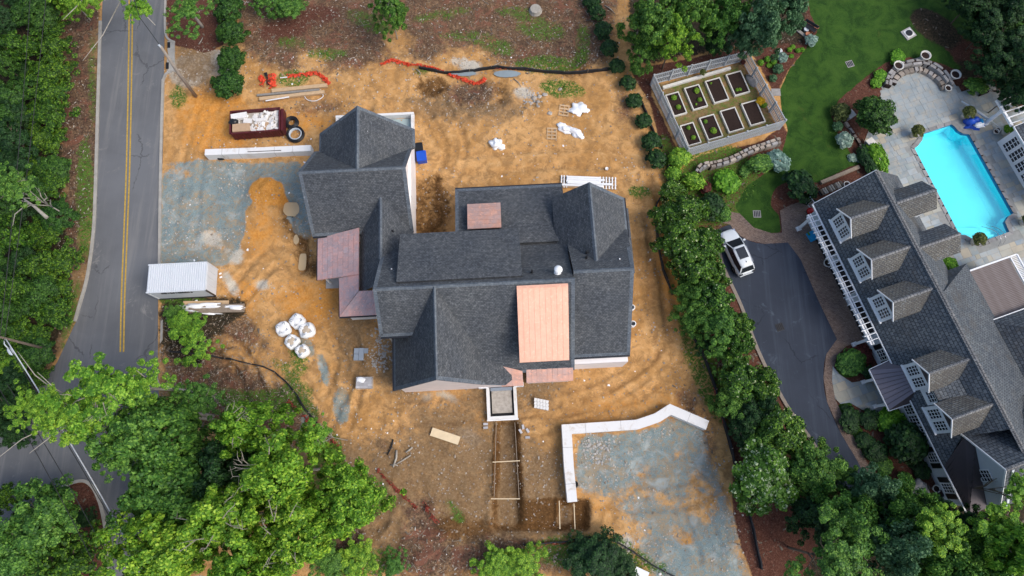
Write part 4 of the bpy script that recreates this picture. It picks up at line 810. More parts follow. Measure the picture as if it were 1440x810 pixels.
# east block and roof deck
RN([(9.45,-14.75,3.5),(14.2,-19.4,7.9),(14.2,-30,7.9),(9.45,-30,3.5)]); RN([(9.45,-14.75,3.5),(20,-14.75,3.5),(20,-19.4,7.9),(14.2,-19.4,7.9)]); MB().bar((9.4,-14.7,3.44),(9.4,-30,3.44),.07,.14).bar((9.4,-14.7,3.44),(20,-14.7,3.44),.07,.14).obj('fascia','white_paint',nb)
MB().box(14.7,-22,0,9.8,13.8,3.3).obj('wall','siding',nb)
dk=MB().box(12.2,-12.45,2.75,3.9,4.5,.2).obj('roof_deck','deck_wood',nb)
bm=MB().box(0,0,0,3.86,.132,.03).mesh('deck_board','deck_wood')
for i in range(31): link('deck_board',bm,dk,loc=(12.2,-14.6+i*.143,2.955))
MB().box(12.2,-12.4,0,3.7,4.3,2.74).obj('wall','siding',nb); MB().bar((10.25,-10.15,3.0),(14.9,-10.15,3.0),.14,.16).bar((14.25,-10.2,3.02),(14.25,-14.7,3.02),.1,.12).bar((14.95,-10.15,3.0),(14.95,-14.7,3.0),.12,.16).obj('fascia','white_paint',nb)
bl=MB().bar((14.25,0,3.0),(14.9,0,3.0),.05,.05).mesh('slat','white_paint')
for i in range(30): link('slat',bl,dk,loc=(0,-10.32-i*.146,0))
# pool house
ph=thing('pool_house','white pool house with french doors at the right edge of the pool patio','pool house',(NO.x,NO.y,0),PA)
g=MB().box(23.4,-2.9,0,3.8,7.3,2.85); g.obj('wall','white_paint',ph); MB().slab([(21.2,.95,2.9),(26,.95,4.6),(26,-7,4.6),(21.2,-7,2.9)],.12).obj('roof',ST,ph); MB().bar((21.15,1.0,2.86),(21.15,-7,2.86),.06,.14).bar((21.15,1.0,2.86),(26,1.0,4.5),.06,.14).obj('fascia','white_paint',ph)
for i in range(6): window(ph,(21.48,.3-i*1.13,.35),(0,-1,0),(0,0,1),1.0,2.0,2,5,out=(-1,0,0),fw=.1,mw=.05)
pp=thing('pergola','white pergola with climbing plants at the right edge beside the pool house','pergola',(NO.x,NO.y,0),PA)
MB().bar((21.4,4.1,2.5),(21.4,1.2,2.5),.2,.25).obj('beam','white_paint',pp); MB().bar((25.5,4.1,2.5),(25.5,1.2,2.5),.2,.25).obj('beam','white_paint',pp)
for i in range(5): MB().bar((21.1,3.9-i*.62,2.7),(26,3.9-i*.62,2.7),.08,.14).obj('rafter','white_paint',pp)
for c in ((21.45,2.95),(25.4,2.95)): MB().lathe([(.28,0),(.28,.15),(.2,.2),(.17,2.2),(.24,2.25),(.24,2.38)],14,(c[0],c[1],0)).obj('column','white_paint',pp)
# ------------------------------------------------------------------ vegetation
def crown_mesh(name,seed,ncl,nl,clr,leaf,mat,up=.35,hollow=.55,spiky=0.0,irr=.25,core=True):
    "unit crown: ncl leafy clumps round a lumpy ball, nl leaf quads in each"
    r=np.random.RandomState(seed); d=r.normal(size=(ncl,3)); d/=np.linalg.norm(d,axis=1)[:,None]; d[:,2]=np.where(d[:,2]<-.45,-d[:,2],d[:,2])
    lump=1+irr*2*(np.array([vnoise(np.array(a[0]*2.1+seed+5),np.array(a[1]*2.1+a[2]*1.7+9),seed) for a in d])-.5)
    rr=(hollow+(1-hollow)*r.rand(ncl)**.6)*lump*(1-clr*.6); cc=d*rr[:,None]
    cs=clr*(.6+.8*r.rand(ncl)); n=ncl*nl; ci=np.repeat(np.arange(ncl),nl)
    e=r.normal(size=(n,3)); e/=np.linalg.norm(e,axis=1)[:,None]; e[:,2]=np.abs(e[:,2])*.9-.15
    pos=cc[ci]+e*(cs[ci]*(.55+.45*r.rand(n)))[:,None]*np.array([1,1,.75])
    nrm=e*.6+d[ci]*.5+np.array([0,0,up])+r.normal(size=(n,3))*.45; nrm/=np.linalg.norm(nrm,axis=1)[:,None]
    a=np.cross(nrm,r.normal(size=(n,3))); a/=np.linalg.norm(a,axis=1)[:,None]; b=np.cross(nrm,a)
    s=leaf*(.6+.8*r.rand(n))[:,None]; asp=.55+.25*r.rand(n)[:,None]
    v=np.stack([pos-a*s,pos-b*s*asp+nrm*s*.15,pos+a*s,pos+b*s*asp+nrm*s*.15],1).reshape(-1,3)
    q=np.arange(len(v)).reshape(-1,4)
    me=bpy.data.meshes.new(name); me.vertices.add(len(v)); me.vertices.foreach_set('co',v.ravel()); me.loops.add(len(v)); me.loops.foreach_set('vertex_index',q.ravel().astype(np.int32)); me.polygons.add(len(q)); me.polygons.foreach_set('loop_start',np.arange(0,len(v),4,dtype=np.int32)); me.update(calc_edges=True)
    me.materials.append(M(mat)); return me
def limbs_mesh(name,seed,n,mat,top=.75):
    r=random.Random(seed); mb=MB(); mb.tube([(0,0,0),(.02,.03,.5),(0,0,1.0)],[.055,.045,.03],7)
    for i in range(n):
        a=2*PI*i/n+r.random()*.8; z=.55+.4*r.random(); L=.55+.35*r.random(); p=[(0,0,z)]; 
        for k in (1,2,3): p.append((math.cos(a+r.uniform(-.2,.2))*L*k/3,math.sin(a+r.uniform(-.2,.2))*L*k/3,z+.28*k/3*r.uniform(.6,1.4)+.1))
        mb.tube(p,[.028,.02,.013,.006],5)
        q=p[2]; a2=a+r.choice((-.8,.8)); mb.tube([q,(q[0]+math.cos(a2)*.25,q[1]+math.sin(a2)*.25,q[2]+.12)],[.012,.004],4)
    return mb.mesh(name,mat,True)
CR={}
def crowns(key,mat,k,**a): CR[key]=[crown_mesh('crown',s*13+hash_(key),mat=mat,**a) for s in range(k)]
def hash_(s): return sum(ord(c)*(i+1) for i,c in enumerate(s))%997
BIG=dict(ncl=220,nl=115,clr=.145,leaf=.034,irr=.6,hollow=.42); MED=dict(ncl=140,nl=95,clr=.18,leaf=.052,irr=.45,hollow=.5); SM=dict(ncl=60,nl=42,clr=.26,leaf=.12,irr=.12,hollow=.75)
LOOSE=dict(ncl=110,nl=110,clr=.14,leaf=.037,irr=.95,hollow=.3)
leafm('leaf_evergreen',(.014,.05,.010),(.045,.125,.018),(.09,.21,.03)); crowns('evergreen','leaf_evergreen',2,**dict(MED,irr=.3)); crowns('bright','leaf_bright',3,**BIG); crowns('mid','leaf_mid',3,**BIG); crowns('dark','leaf_dark',2,**BIG); crowns('forest','leaf_forest',4,ncl=150,nl=60,clr=.17,leaf=.06,irr=.8,hollow=.3); crowns('blue','leaf_blue',2,**BIG)
crowns('loose','leaf_bright',3,**LOOSE); crowns('loosemid','leaf_mid',2,**LOOSE)
crowns('magnolia','leaf_magnolia',3,**MED); crowns('hydrangea','leaf_hydrangea',1,**MED); crowns('box','leaf_dark',2,**SM); crowns('boxgreen','leaf_olive',1,**SM)
crowns('silver','leaf_silver',2,**SM); crowns('lime','leaf_lime',2,**SM); crowns('midsm','leaf_mid',2,**SM); crowns('brightsm','leaf_bright',2,**SM); crowns('redsm','leaf_red',1,**SM); crowns('yellow','leaf_yellow',1,**SM); crowns('hedge','leaf_lime',1,**dict(SM,leaf=.1,nl=60)); crowns('bluesm','leaf_blue',1,**SM)
def twigs_mesh(seed):
    q=random.Random(seed); mb=MB()
    for i in range(9):
        a=q.uniform(0,6.28); e=q.uniform(.35,1.1); c=Vector((math.cos(a)*math.cos(e),math.sin(a)*math.cos(e),math.sin(e))); p0=c*q.uniform(.3,.6); d_=Vector((math.cos(a+q.uniform(-.7,.7)),math.sin(a+q.uniform(-.7,.7)),q.uniform(-.1,.3))); L=q.uniform(.25,.5); pts=[p0]
        for k in range(3): pts.append(pts[-1]+d_*L/3+Vector((q.uniform(-.05,.05),q.uniform(-.05,.05),q.uniform(0,.07))))
        pts=[p*min(1.25,max(1,(.9/p.length if p.length<.9 else 1))) for p in pts]
        mb.tube(pts,[.013,.010,.007,.003],5)
        for s_ in (1,2): f=Vector((q.uniform(-.2,.2),q.uniform(-.2,.2),.05)); mb.tube([pts[s_],pts[s_]+f],[.006,.002],4)
    return mb.mesh('twigs','twig_bark')
TWG=[twigs_mesh(i) for i in range(3)]
TR={'bark':[limbs_mesh('trunk',i,6,'bark') for i in range(2)],'pale':[limbs_mesh('trunk',i+5,9,'pale_bark') for i in range(2)]}
vr=random.Random(11)
def tree(px,py,rpx,h,kind,label,name='tree',cat='tree',group=None,bark='bark',rz=None,sq=.7,asp=1.0,base=None):
    "crown centre seen at (px,py), crown radius in picture points, h = crown centre height; stands on the ground below"
    c=P(px,py,h*(.75 if not kind.startswith('loose') else 1)); r=rpx*(CH-h)/.95/FOC; a=vr.random()*6.28 if rz is None else rz
    if base:
        b=P(*base); t=thing(name,label,cat,(b.x,b.y,0),0,group); v=Vector((c.x-b.x,c.y-b.y,h)); l=CR[kind]; link('crown',l[vr.randrange(len(l))],t,loc=tuple(v),rz=a,scale=(r*asp,r,r*.5))
        MB().tube(smooth_line([(0,0,-.2),(v.x*.1,v.y*.1,h*.5),(v.x*.4,v.y*.4,h*.85),(v.x*.8,v.y*.8,h*.97),(v.x*1.15,v.y*1.15,h)],3),[.17,.16,.15,.14,.13,.12,.10,.09,.08,.07,.06,.05,.03][:13],7).obj('trunk','pale_bark',t,True)
        for k in (-1,1): MB().tube([tuple(v*.75),tuple(v*1.0+Vector((-v.y,v.x,0))*.25*k),tuple(v*1.1+Vector((-v.y,v.x,0))*.42*k)],[.06,.04,.015],5).obj('branch','pale_bark',t,True)
        return t
    t=thing(name,label,cat,(c.x,c.y,0),a,group)
    l=CR[kind]; dn_=not kind.startswith('loose'); zc=h*.62 if dn_ else h; link('crown',l[vr.randrange(len(l))],t,loc=(0,0,zc),scale=(r*asp,r,max(r*.55,h*.5) if dn_ else min(r*sq,h*.6)))
    if bark=='pale' and h>5.5: link('twigs',TWG[vr.randrange(3)],t,loc=(0,0,h),scale=(r*asp*.95,r*.95,r*sq*1.02),kind='stuff')
    if h>1.2: tm=TR[bark]; o=link('trunk',tm[vr.randrange(len(tm))],t,scale=(r*.8,r*.8,h*.7)); 
    return t
def shrub(px,py,rpx,kind,label,group=None,cat='shrub',name='shrub',h=None,sq=.8,asp=1.0,rz=None):
    r=rpx/15.3; h=h if h is not None else r*.75; c=P(px,py,h); t=thing(name,label,cat,(c.x,c.y,0),vr.random()*6.28 if rz is None else rz,group)
    l=CR[kind]; link('foliage',l[vr.randrange(len(l))],t,loc=(0,0,h),scale=(r*asp,r,r*sq)); link('stem',STEM,t,scale=(r,r,h)); return t
STEM=MB().tube([(0,0,0),(.02,.02,1)],[.07,.04],6).mesh('stem','bark')
# woodland strip on the left
G1='trees of the dense woodland strip left of the road'; L1='leafy green tree in the dense woodland strip left of the road'
vr=random.Random(21)
for row in range(19):
    y=-8+row*34
    edge=82 if y<280 else (92 if y<400 else (84 if y<450 else (60 if y<520 else 30)))
    for x in range(-14,int(edge)-4,30):
        if y>610: continue
        xx=x+vr.uniform(-8,8)+(9 if row%2 else 0); 
        if abs(xx-48)<16 and abs(y-296)<16: continue
        if xx+14>edge+6: xx=edge-10
        k=vr.choice(['forest','forest','forest','evergreen']) if xx>34 or (y>430 and xx>20) else vr.choice(['dark','evergreen','forest','dark','evergreen'])
        tree(xx,y+vr.uniform(-8,8),vr.uniform(19,27),vr.uniform(1.6,3.6)*(1.4 if xx<20 else .8),k,({'dark':'dark green','evergreen':'deep green','forest':'bright mid-green','mid':'green'}[k]+(' tree on the roadside edge of the woodland strip left of the road' if xx>48 else ' tree deep in the woodland strip along the left edge')),group=G1,name='woodland_tree')
tree(22,262,30,8.0,'loosemid','grey-green tree with a bare broken limb in the woodland left of the road',bark='pale',name='woodland_tree')
sn=thing('dead_branch','bare pale broken branch sticking out of the woodland left of the road','branch',P(48,296,5.0)); mb=MB()
mb.tube([(1.1,-.6,-.2),(.2,.2,.1),(-.9,1.0,.4)],[.16,.12,.06],7).tube([(-.4,.6,.25),(-1.3,-.5,.4),(-1.2,-1.6,.5)],[.06,.04,.02],5).tube([(-.8,.9,.4),(-1.0,2.1,.6)],[.05,.02],5).tube([(-.6,.7,.3),(-1.9,.9,.5)],[.05,.02],5); mb.obj('limb','pale_bark',sn)
for i,(x,y,r,h,k,l) in enumerate([(3,548,24,3,'dark','dark tree at the left edge above the side road'),(28,548,18,2.2,'forest','low bushy tree on the bank just above the side road junction'),(20,600,16,1.6,'dark','small dark bush by the kerb of the side road'),(55,528,14,1.3,'forest','small green bush beside the road edge below the street lamp'),(15,520,20,3,'bright','bright green tree right below the street lamp head')]):
    tree(x,y,r,h,k,l,name='tree')
# island trees bottom-left
for (x,y,r,h,k,l) in [(55,735,52,6,'mid','large dark green tree on the corner beside the mulch island'),(15,780,46,6,'mid','big green tree in the bottom left corner of the photo'),(95,790,34,4.5,'forest','green tree at the bottom edge beside the mulch island'),(2,700,18,4,'forest','small tree at the left edge below the side road'),(118,730,14,1.2,'dark','low dark shrub on the brown mulch of the road island')]:
    tree(x,y,r,h,k,l)
# the big group over the road bottom-left
for (x,y,r,h,k,l,b) in [(200,538,30,9,'loose','sparse light crown at the root of the pale limb over the junction',"pale"),(40,572,24,10,'loose','outermost leafy branch tip over the side road',"pale"),(75,580,34,11,'loose','sparse light green branch crown reaching over the side road',"pale"),(145,555,54,11,'loose','sparse tree crown hanging over the road junction above the big group',"pale"),(112,596,36,10.5,'loose','thin light green crown over the middle of the road junction',"pale"),
    (215,610,60,11,'mid','large mid green tree crown right of the road junction',"bark"),(240,690,68,10,'mid','large bushy green crown beside the lower road leg',"bark"),(230,780,60,11,'bright','bright green crown at the bottom edge beside the lower road leg',"bark"),
    (330,650,50,10,'dark','darker green crown in the middle of the large tree group',"bark"),(350,600,42,12,'bright','bright yellow-green crown on the upper side of the large tree group',"pale"),(400,660,58,12.5,'bright','tall bright green crown in the centre right of the large tree group',"pale"),
    (330,730,60,12,'bright','bright yellow-green crown low in the large tree group',"pale"),(420,745,56,11.5,'bright','bright green crown with pale limbs above the bottom edge',"pale"),(490,700,50,10,'bright','bright green crown at the right end of the large tree group',"bark"),
    (350,800,50,11,'bright','light green crown at the bottom edge in the middle of the tree group',"pale"),(285,560,26,7,'loosemid','small thin crown beside the cleared brown bank',"pale"),(180,640,34,9,'loosemid','loose green crown leaning over the lower road leg',"bark"),(448,612,22,9,'loose','thin bright branch tip reaching towards the orange silt fence',"pale")]:
    tree(x,y,r,h,k,l,bark=b,base={(200,538):(305,560),(40,572):(300,590),(75,580):(300,585),(150,550):(310,570),(110,600):(300,600)}.get((x,y)))
fb=thing('tree_limb','long bare pale limb lying above the large tree group right of the junction','limb',P(240,550,6)); MB().tube([(-3,0,.2),(-1,.15,.5),(.6,.1,.3),(2.0,-.25,0)],[.1,.14,.17,.2],8).tube([(-1.5,.1,.4),(-2.2,.9,.9)],[.07,.03],6).tube([(-.6,.1,.4),(-.9,1.2,.8)],[.07,.03],6).obj('limb','pale_bark',fb)
# top edge
for (x,y,r,h,k,l) in [(150,6,26,7,'bright','bright green tree at the top edge overhanging the left kerb'),(196,12,24,7,'loose','loose branches hanging over the road at the top edge'),(95,-6,28,5,'bright','green tree at the top edge beside the woodland strip'),
    (263,20,30,5,'loosemid','loose green tree with pale limbs beside the storm inlet'),(548,14,26,6,'mid','single slim green tree with pale trunk above the building site'),(405,8,26,2.2,'mid','green bush at the top edge right of the evergreen row'),(375,-2,22,2.2,'mid','green bush at the top edge next to the evergreen row')]:
    tree(x,y,r,h,k,l,bark='pale',base={(150,6):(112,-20),(196,12):(118,-60),(263,20):(285,38)}.get((x,y)))
for i,(x,y,r) in enumerate([(322,12,24),(326,48,23),(326,85,22),(322,118,24)]):
    shrub(x,y,r,'evergreen',['topmost round evergreen of the row of four beside the drive','second evergreen from the top in the row of four','third evergreen from the top in the row of four','lowest evergreen of the row of four, nearest the maroon dumpster'][i],group='row of four large round evergreens',h=1.4,name='evergreen_shrub',sq=.95)
# boxwood row
BX=[(832,2,11),(839,18,11),(848,43,12),(856,68,11),(868,93,10),(883,117,10),(892,142,10),(905,170,10),(916,199,12),(923,224,12)]
OD=['topmost','second','third','fourth','fifth','sixth','seventh','eighth','ninth','lowest']
for i,(x,y,r) in enumerate(BX): shrub(x,y,r*1.25,'box',OD[i]+' dark round boxwood'+('' if i in(0,9) else ' from the top')+' in the row left of the garden fence',group='dark boxwoods planted in a row',name='boxwood',h=.6)
# trees above the garden
for (x,y,r,h,k,l) in [(915,30,42,8,'mid','large green tree above the fenced garden, left one'),(948,52,34,7,'bright','brighter green tree crown just above the garden fence'),(970,10,40,9,'mid','green tree at the top edge above the garden fence'),(1025,20,34,8,'mid','darker green tree at the top edge between two large crowns'),(1005,58,22,3,'dark','low dark tree behind the top of the garden fence'),
    (1075,30,46,9,'blue','large blue-green tree at the top left corner of the lawn'),(1110,8,36,8,'blue','pale blue-green tree at the top edge beside the lawn'),(1048,48,24,6,'blue','smaller blue-green crown above the garden fence corner'),(905,72,22,4,'mid','small green tree at the left of the garden trees'),(895,95,12,1.4,'mid','small bush between the boxwood row and the garden fence')]:
    tree(x,y,r,h,k,l)
# top right dark trees
G2='dark evergreens in the top right corner'
for (x,y,r) in [(1365,5,26),(1400,20,34),(1440,10,36),(1420,60,36),(1385,45,24),(1448,95,36),(1405,95,30),(1428,130,20),(1370,-18,30)]:
    tree(x,y,r*1.15,vr.uniform(3.5,5),'dark','dark evergreen tree of the dense group in the top right corner',group=G2,name='evergreen_tree')
# neighbour garden
tree(1232,160,33,3.2,'evergreen','round full green tree on the left side of the pool patio',sq=.85)
for (x,y,r,k,l,a) in [(1187,197,12,'silver','round silver-green shrub in the bed left of the patio tree',1),(1199,222,7,'silver','left one of two small silver shrubs below the round silver shrub',1),(1210,223,7,'silver','right one of two small silver shrubs below the round silver shrub',1),
    (1182,158,14,'boxgreen','reddish olive shrub in the bed left of the patio tree',1),(1178,178,8,'bluesm','small blue-green shrub in the bed beside the lawn',1),(1238,92+15,11,'lime','yellow-green shrub beside the curved stone seat wall',1),(1232,117,9,'lime','small yellow-green shrub above the patio tree',1),(1262,82,12,'lime','yellow-green shrub behind the curved stone seat wall',1.3),
    (1140,57,10,'silver','pale silver shrub beside the bench in the top garden bed',1.1),(1100,81,8,'silver','silver shrub between the garden fence and the lawn',1),(1070,88,5,'lime','small round lime shrub nearest the garden fence corner',1),(1079,83,5,'lime','upper small lime shrub by the garden fence corner',1),(1082,92,5,'lime','lower small lime shrub by the garden fence corner',1),(1088,88,5,'lime','right small lime shrub by the garden fence corner',1),
    (1110,70,4,'lime','small lime plant left of the silver shrub and bench',1),(1115,66,4,'lime','small lime plant below the bench',1),(1122,71,4,'lime','middle small lime plant between bench and lawn',1),(1128,70,4,'lime','small lime plant nearest the lawn edge',1),(1113,79,4,'lime','lowest small lime plant beside the lawn edge',1),(1094,97,8,'bluesm','loose blue-green plant by the lawn edge',1),(1087,110,6,'bluesm','thin pale plant outside the garden fence',1),
    (1022,256,20,'lime','large bright lime round shrub below the stone garden wall',1),(1094,226,14,'silver','pale green mound at the right end of the stone garden wall',1.3),(1125,262,22,'box','dark blue-green shrub at the end of the lawn',1.2),(1068,230,14,'midsm','dark green shrub under the stone garden wall',1.5),(1048,240,10,'midsm','small flowering shrub beside the lime shrub',1.2),(992,264,9,'redsm','dark red shrub left of the lime shrub',1.2),(1000,290,20,'box','dark shrub left of the curved brick walk',1),(1015,300,14,'midsm','green shrub at the top of the driveway hedge',1),
    (955,222,16,'brightsm','bright green bush left of the stone garden wall',1.1),(948,245,12,'brightsm','bright green weedy bush beside the black silt fence',1),(975,255,18,'brightsm','leafy bright bush inside the path to the hedge',.7),(1372,122,14,'midsm','green shrub bed right of the stone seat wall',1.4),(1283+0,0-30,4,'lime','lime plant off the top',1),
    (1198,510,18,'midsm','round clipped dark hedge left of the front porch',1.3),(1214,500,13,'redsm','dark red shrub on the hedge left of the porch',1.3),(1222,524,11,'box','dark green low hedge beside the porch path',1.3),
    (1195,590,14,'box','dark clipped hedge at the curve of the walkway',1.3),(1222,590,14,'box','round low hedge right of the walkway curve',1),(1216,620,12,'box','small dark hedge ball below the porch path',1),(1252,592,19,'lime','bright leafy shrub below the front porch',1),(1276,622,25,'box','large dark shrub in front of the triple window',1.1),(1258,612,14,'box','dark shrub in the middle of the front bed',1),(1232,635,16,'box','dark low shrub near the lower walkway',1),(1296,662,12,'box','dark shrub below the windows with black shutters',1),(1243,655,12,'midsm','green shrub low in the front bed',1),
    (1272,680,14,'midsm','loose green plant beside a grey boulder',1)]:
    if y<-20: continue
    lo=('hedge' in l and x>1190) or 'low' in l or 'porch' in l; shrub(x,y,r,k,l,asp=a,h=r/15.3*.35 if lo else None,sq=.5 if lo else .8)
hz_=thing('hedge','bright clipped hedge between the patio tree and the slate roof','hedge',P(1233,222,.6),rad(19)); link('foliage',CR['hedge'][0],hz_,loc=(0,0,.1),scale=(.85,1.7,.7)); link('foliage',CR['box'][0],hz_,loc=(-.9,-.1,-.1),scale=(.8,1.9,.6))
for i,(x,y) in enumerate([(1283,190),(1354,164),(1368,340),(1437,313)]):
    nm=['at the upper left corner of the pool','at the upper right corner of the pool','below the lower left corner of the pool','right of the lower pool corner'][i]
    pt=thing('potted_boxwood','small round boxwood in a stone pot '+nm,'potted plant',P(x,y+1,0)); MB().lathe([(.22,0),(.3,.05),(.36,.5),(.4,.52),(.38,.58),(.3,.56)],16).obj('pot','pot_stone',pt,smooth=True); link('foliage',CR['boxgreen'][0],pt,loc=(0,0,.95),scale=(.62,.62,.55))
lg=thing('potted_boxwood','small pot plant beside the white column pots at the right edge','potted plant',P(1410,187,0)); MB().lathe([(.2,0),(.34,.5),(.28,.5)],14).obj('pot','pot_stone',lg); link('foliage',CR['lime'][0],lg,loc=(0,0,.8),scale=(.45,.45,.35))
# hedge of magnolias along the drive
HM=[(945,268,20,2.5,'magnolia'),(940,300,24,3.5,'magnolia'),(968,300,30,4,'magnolia'),(955,335,32,4.2,'magnolia'),(990,345,26,4,'magnolia'),(975,375,32,4.4,'magnolia'),(1003,385,24,4,'magnolia'),(970,410,24,4,'mid'),(1000,425,34,4.6,'magnolia'),(975,445,26,3.8,'mid'),(1010,460,34,4.5,'mid'),(1035,455,24,4.2,'magnolia'),(1035,480,22,4,'magnolia'),(1000,485,18,2.5,'dark'),
 (1045,535,30,4,'magnolia'),(1075,540,24,3.8,'magnolia'),(1030,560,26,3.4,'mid'),(1060,575,28,3.6,'dark'),(1095,600,34,4.2,'magnolia'),(1045,600,24,3,'dark'),(1075,625,26,3.4,'mid')]
QM=['first and smallest','upper left','upper middle','third left','third right','fourth left','fourth right','dull green fifth','broad fifth','dull green sixth left','broad green sixth','light-tipped sixth right','light-tipped seventh','low dark seventh','broad eighth below the gap','eighth right by the kerb','ninth left by the site edge','dark ninth','large tenth by the kerb','dark tenth left','eleventh at the lower end']
for (x,y,r,h,k),q in zip(HM,QM): tree(x,y,r,h,k,q+' tree of the flowering hedge between building site and driveway',name='hedge_tree',group='hedge trees between the building site and the driveway')
tree(1026,508,20,2.2,'loosemid','thin twiggy grey-green shrub by the stone pillar in the hedge gap',name='hedge_tree',bark='pale'); tree(1042,512,14,1.5,'mid','low green shrub right of the stone pillar in the hedge gap',name='hedge_tree')
tree(1078,672,47,4.5,'hydrangea','large round pale-flowered tree at the lower end of the hedge',name='hedge_tree',sq=.8); tree(1150,665,40,4.6,'mid','large round dark green tree at the lower end of the driveway')
# bottom right woods
for (x,y,r,h,k,l) in [(1225,690,36,7,'blue','pale green tree hanging over the lower end of the driveway'),(1200,735,46,8,'mid','green tree crown right of the round dark driveway tree'),(1165,745,34,6,'dark','dark tree behind the bottom right mulch path'),(1270,725,40,8,'mid','green crown left of the brown metal roof'),(1265,775,46,10,'blue','blue-green crown at the bottom edge, middle of the lower right woods'),(1180,790,46,9,'loosemid','loose light green crown at the bottom edge right of the mulch path'),(1320,740,34,9,'loose','yellow-green crown just below the white gable corner'),(1325,795,46,10,'mid','green crown at the bottom edge below the brown metal roof'),
    (1405,748,42,8,'loose','tall yellow-green crown in front of the white gable'),(1436,690,26,9,'loose','light green crown tip over the slate roof at the right edge'),(1425,775,46,11,'bright','yellow-green crown in the bottom right corner'),(1375,790,36,9,'mid','green crown at the bottom edge near the right corner'),(1140,720,26,4,'dark','low dark tree beside the mulch path'),(1240,745,34,6,'dark','dark lower crown deep in the bottom right woods'),(1300,715,26,5,'dark','small dark crown beside the white house corner'),(1360,745,30,6,'dark','dark crown under the brown metal roof end')]:
    tree(x,y,r,h,k,l)
# bottom centre
for (x,y,r,h,k,l) in [(700,795,26,1.8,'bright','bright green bush at the bottom edge left of the trench end'),(735,795,26,1.8,'bright','bright green bush at the bottom edge below the trench'),(835,785,34,2.0,'dark','dark grey-green thicket bush at the bottom edge, left one'),(868,795,28,1.6,'dark','dark grey-green thicket bush beside the white-topped box'),(815,768,16,1.2,'dark','dark bush at the upper corner of the thicket'),(258,455,22,1.8,'bright','leafy bush just below the white storage container'),(275,478,28,2.0,'loose','light green bush on the brown bank below the container'),(245,440,14,1.2,'mid','dark green bush between container and road'),(500,790,28,1.0,'loose','low weedy green bush at the bottom edge right of the tree group'),(465,790,22,1.5,'mid','green bush at the bottom edge beside the large tree group'),(555,795,16,.8,'loosemid','thin weed bush at the bottom edge')]:
    tree(x,y,r,h,k,l,name='bush',cat='bush')
# weeds: loose leaf tufts over the green patches
def weeds():
    r=np.random.RandomState(4); zz=Z['z_weed'].ravel(); gz_=gz.ravel(); pr_=np.clip(zz-.35,0,1)*1.3*(1-gz_*.6)*(fbm(X,Y,1.2,3,77).ravel()>.47); idx=np.where(r.rand(len(zz))<pr_*.55)[0]
    idx=idx[:26000]; n=len(idx); k=3; pos=np.repeat(np.stack([X.ravel()[idx],Y.ravel()[idx],H.ravel()[idx]+.04],-1),k,0)+r.normal(size=(n*k,3))*np.array([.08,.08,.04])
    nrm=r.normal(size=(n*k,3))*.6+np.array([0,0,1]); nrm/=np.linalg.norm(nrm,axis=1)[:,None]; a=np.cross(nrm,r.normal(size=(n*k,3))); a/=np.linalg.norm(a,axis=1)[:,None]; b=np.cross(nrm,a); s=(.05+.07*r.rand(n*k))[:,None]
    v=np.stack([pos-a*s,pos-b*s*.5,pos+a*s,pos+b*s*.5],1).reshape(-1,3); me=bpy.data.meshes.new('weeds'); q=np.arange(len(v)).reshape(-1,4); me.from_pydata(v.tolist(),[],q.tolist()); me.materials.append(M('grass_blade')); link('weeds',me,kind='stuff')
weeds()
def pebbles(name,mat,mask,count,s0,s1,seed,flat=.6,long=1.0):
    r=np.random.RandomState(seed); w_=np.clip(mask.ravel(),0,1); w_=w_/w_.sum(); idx=r.choice(len(w_),count,p=w_); v=[];f=[]
    base=np.array([(-1,-1,-.4),(1,-.8,-.4),(.9,1,-.4),(-.8,.9,-.4),(-.6,-.5,.8),(.7,-.6,.6),(.5,.6,.9),(-.6,.6,.6)]); V=np.zeros((count,8,3))
    s=s0+(s1-s0)*r.rand(count)**3; an=r.rand(count)*6.28; c=np.cos(an);n=np.sin(an); b=base[None]*(1+.25*r.normal(size=(count,8,3))); bx=b[...,0]*s[:,None]*long;by=b[...,1]*s[:,None]/long**.5; bz=b[...,2]*(s*flat)[:,None]
    V[...,0]=bx*c[:,None]-by*n[:,None]+(X.ravel()[idx]+r.uniform(-GS/2,GS/2,count))[:,None]; V[...,1]=bx*n[:,None]+by*c[:,None]+(Y.ravel()[idx]+r.uniform(-GS/2,GS/2,count))[:,None]; V[...,2]=bz+(H.ravel()[idx]+s*flat*.3)[:,None]
    F=np.array([(0,3,2,1),(4,5,6,7),(0,1,5,4),(1,2,6,5),(2,3,7,6),(3,0,4,7)])[None]+8*np.arange(count)[:,None,None]
    me=bpy.data.meshes.new(name); me.from_pydata(V.reshape(-1,3).tolist(),[],F.reshape(-1,4).tolist()); me.materials.append(M(mat)); link(name,me,kind='stuff')
hm=reg([[(437,335),(440,199),(503,153),(583,175),(583,320),(640,320),(640,262),(790,255),(829,260),(880,275),(890,500),(806,505),(806,535),(735,545),(555,550),(553,480),(530,445),(476,445),(447,393),(447,335)]],.3)
free=(1-hm)*(1-reg([ROAD,DRIVE,WALK,PATIO],.2))*(1-np.clip(Z['z_lawn']*1.5,0,1))
sitem=reg([[(235,70),(900,70),(940,240),(930,330),(1000,560),(1060,820),(480,820),(470,620),(400,540),(350,440),(225,370)]],.6)*free
pebbles('rubble_bits','rubble',sitem*(fbm(X,Y,3,3,51)>.5)*(.25+Z['z_gravel']*.4+Z['z_pale']*3),4200,.02,.085,1)
pebbles('earth_clods','old_wood',sitem*(.3+Z['z_brown']+Z['z_dark']+Z['z_wet_shade']),5200,.02,.10,2)
pebbles('white_scraps','tarp_white',sitem*(fbm(X,Y,5,2,58)>.53),120,.03,.12,3,.15)
pebbles('forest_litter','bark',(Z['z_dark']+Z['z_forest']*.4+Z['z_mulch'])*free,6000,.03,.12,5,.3,1.8)
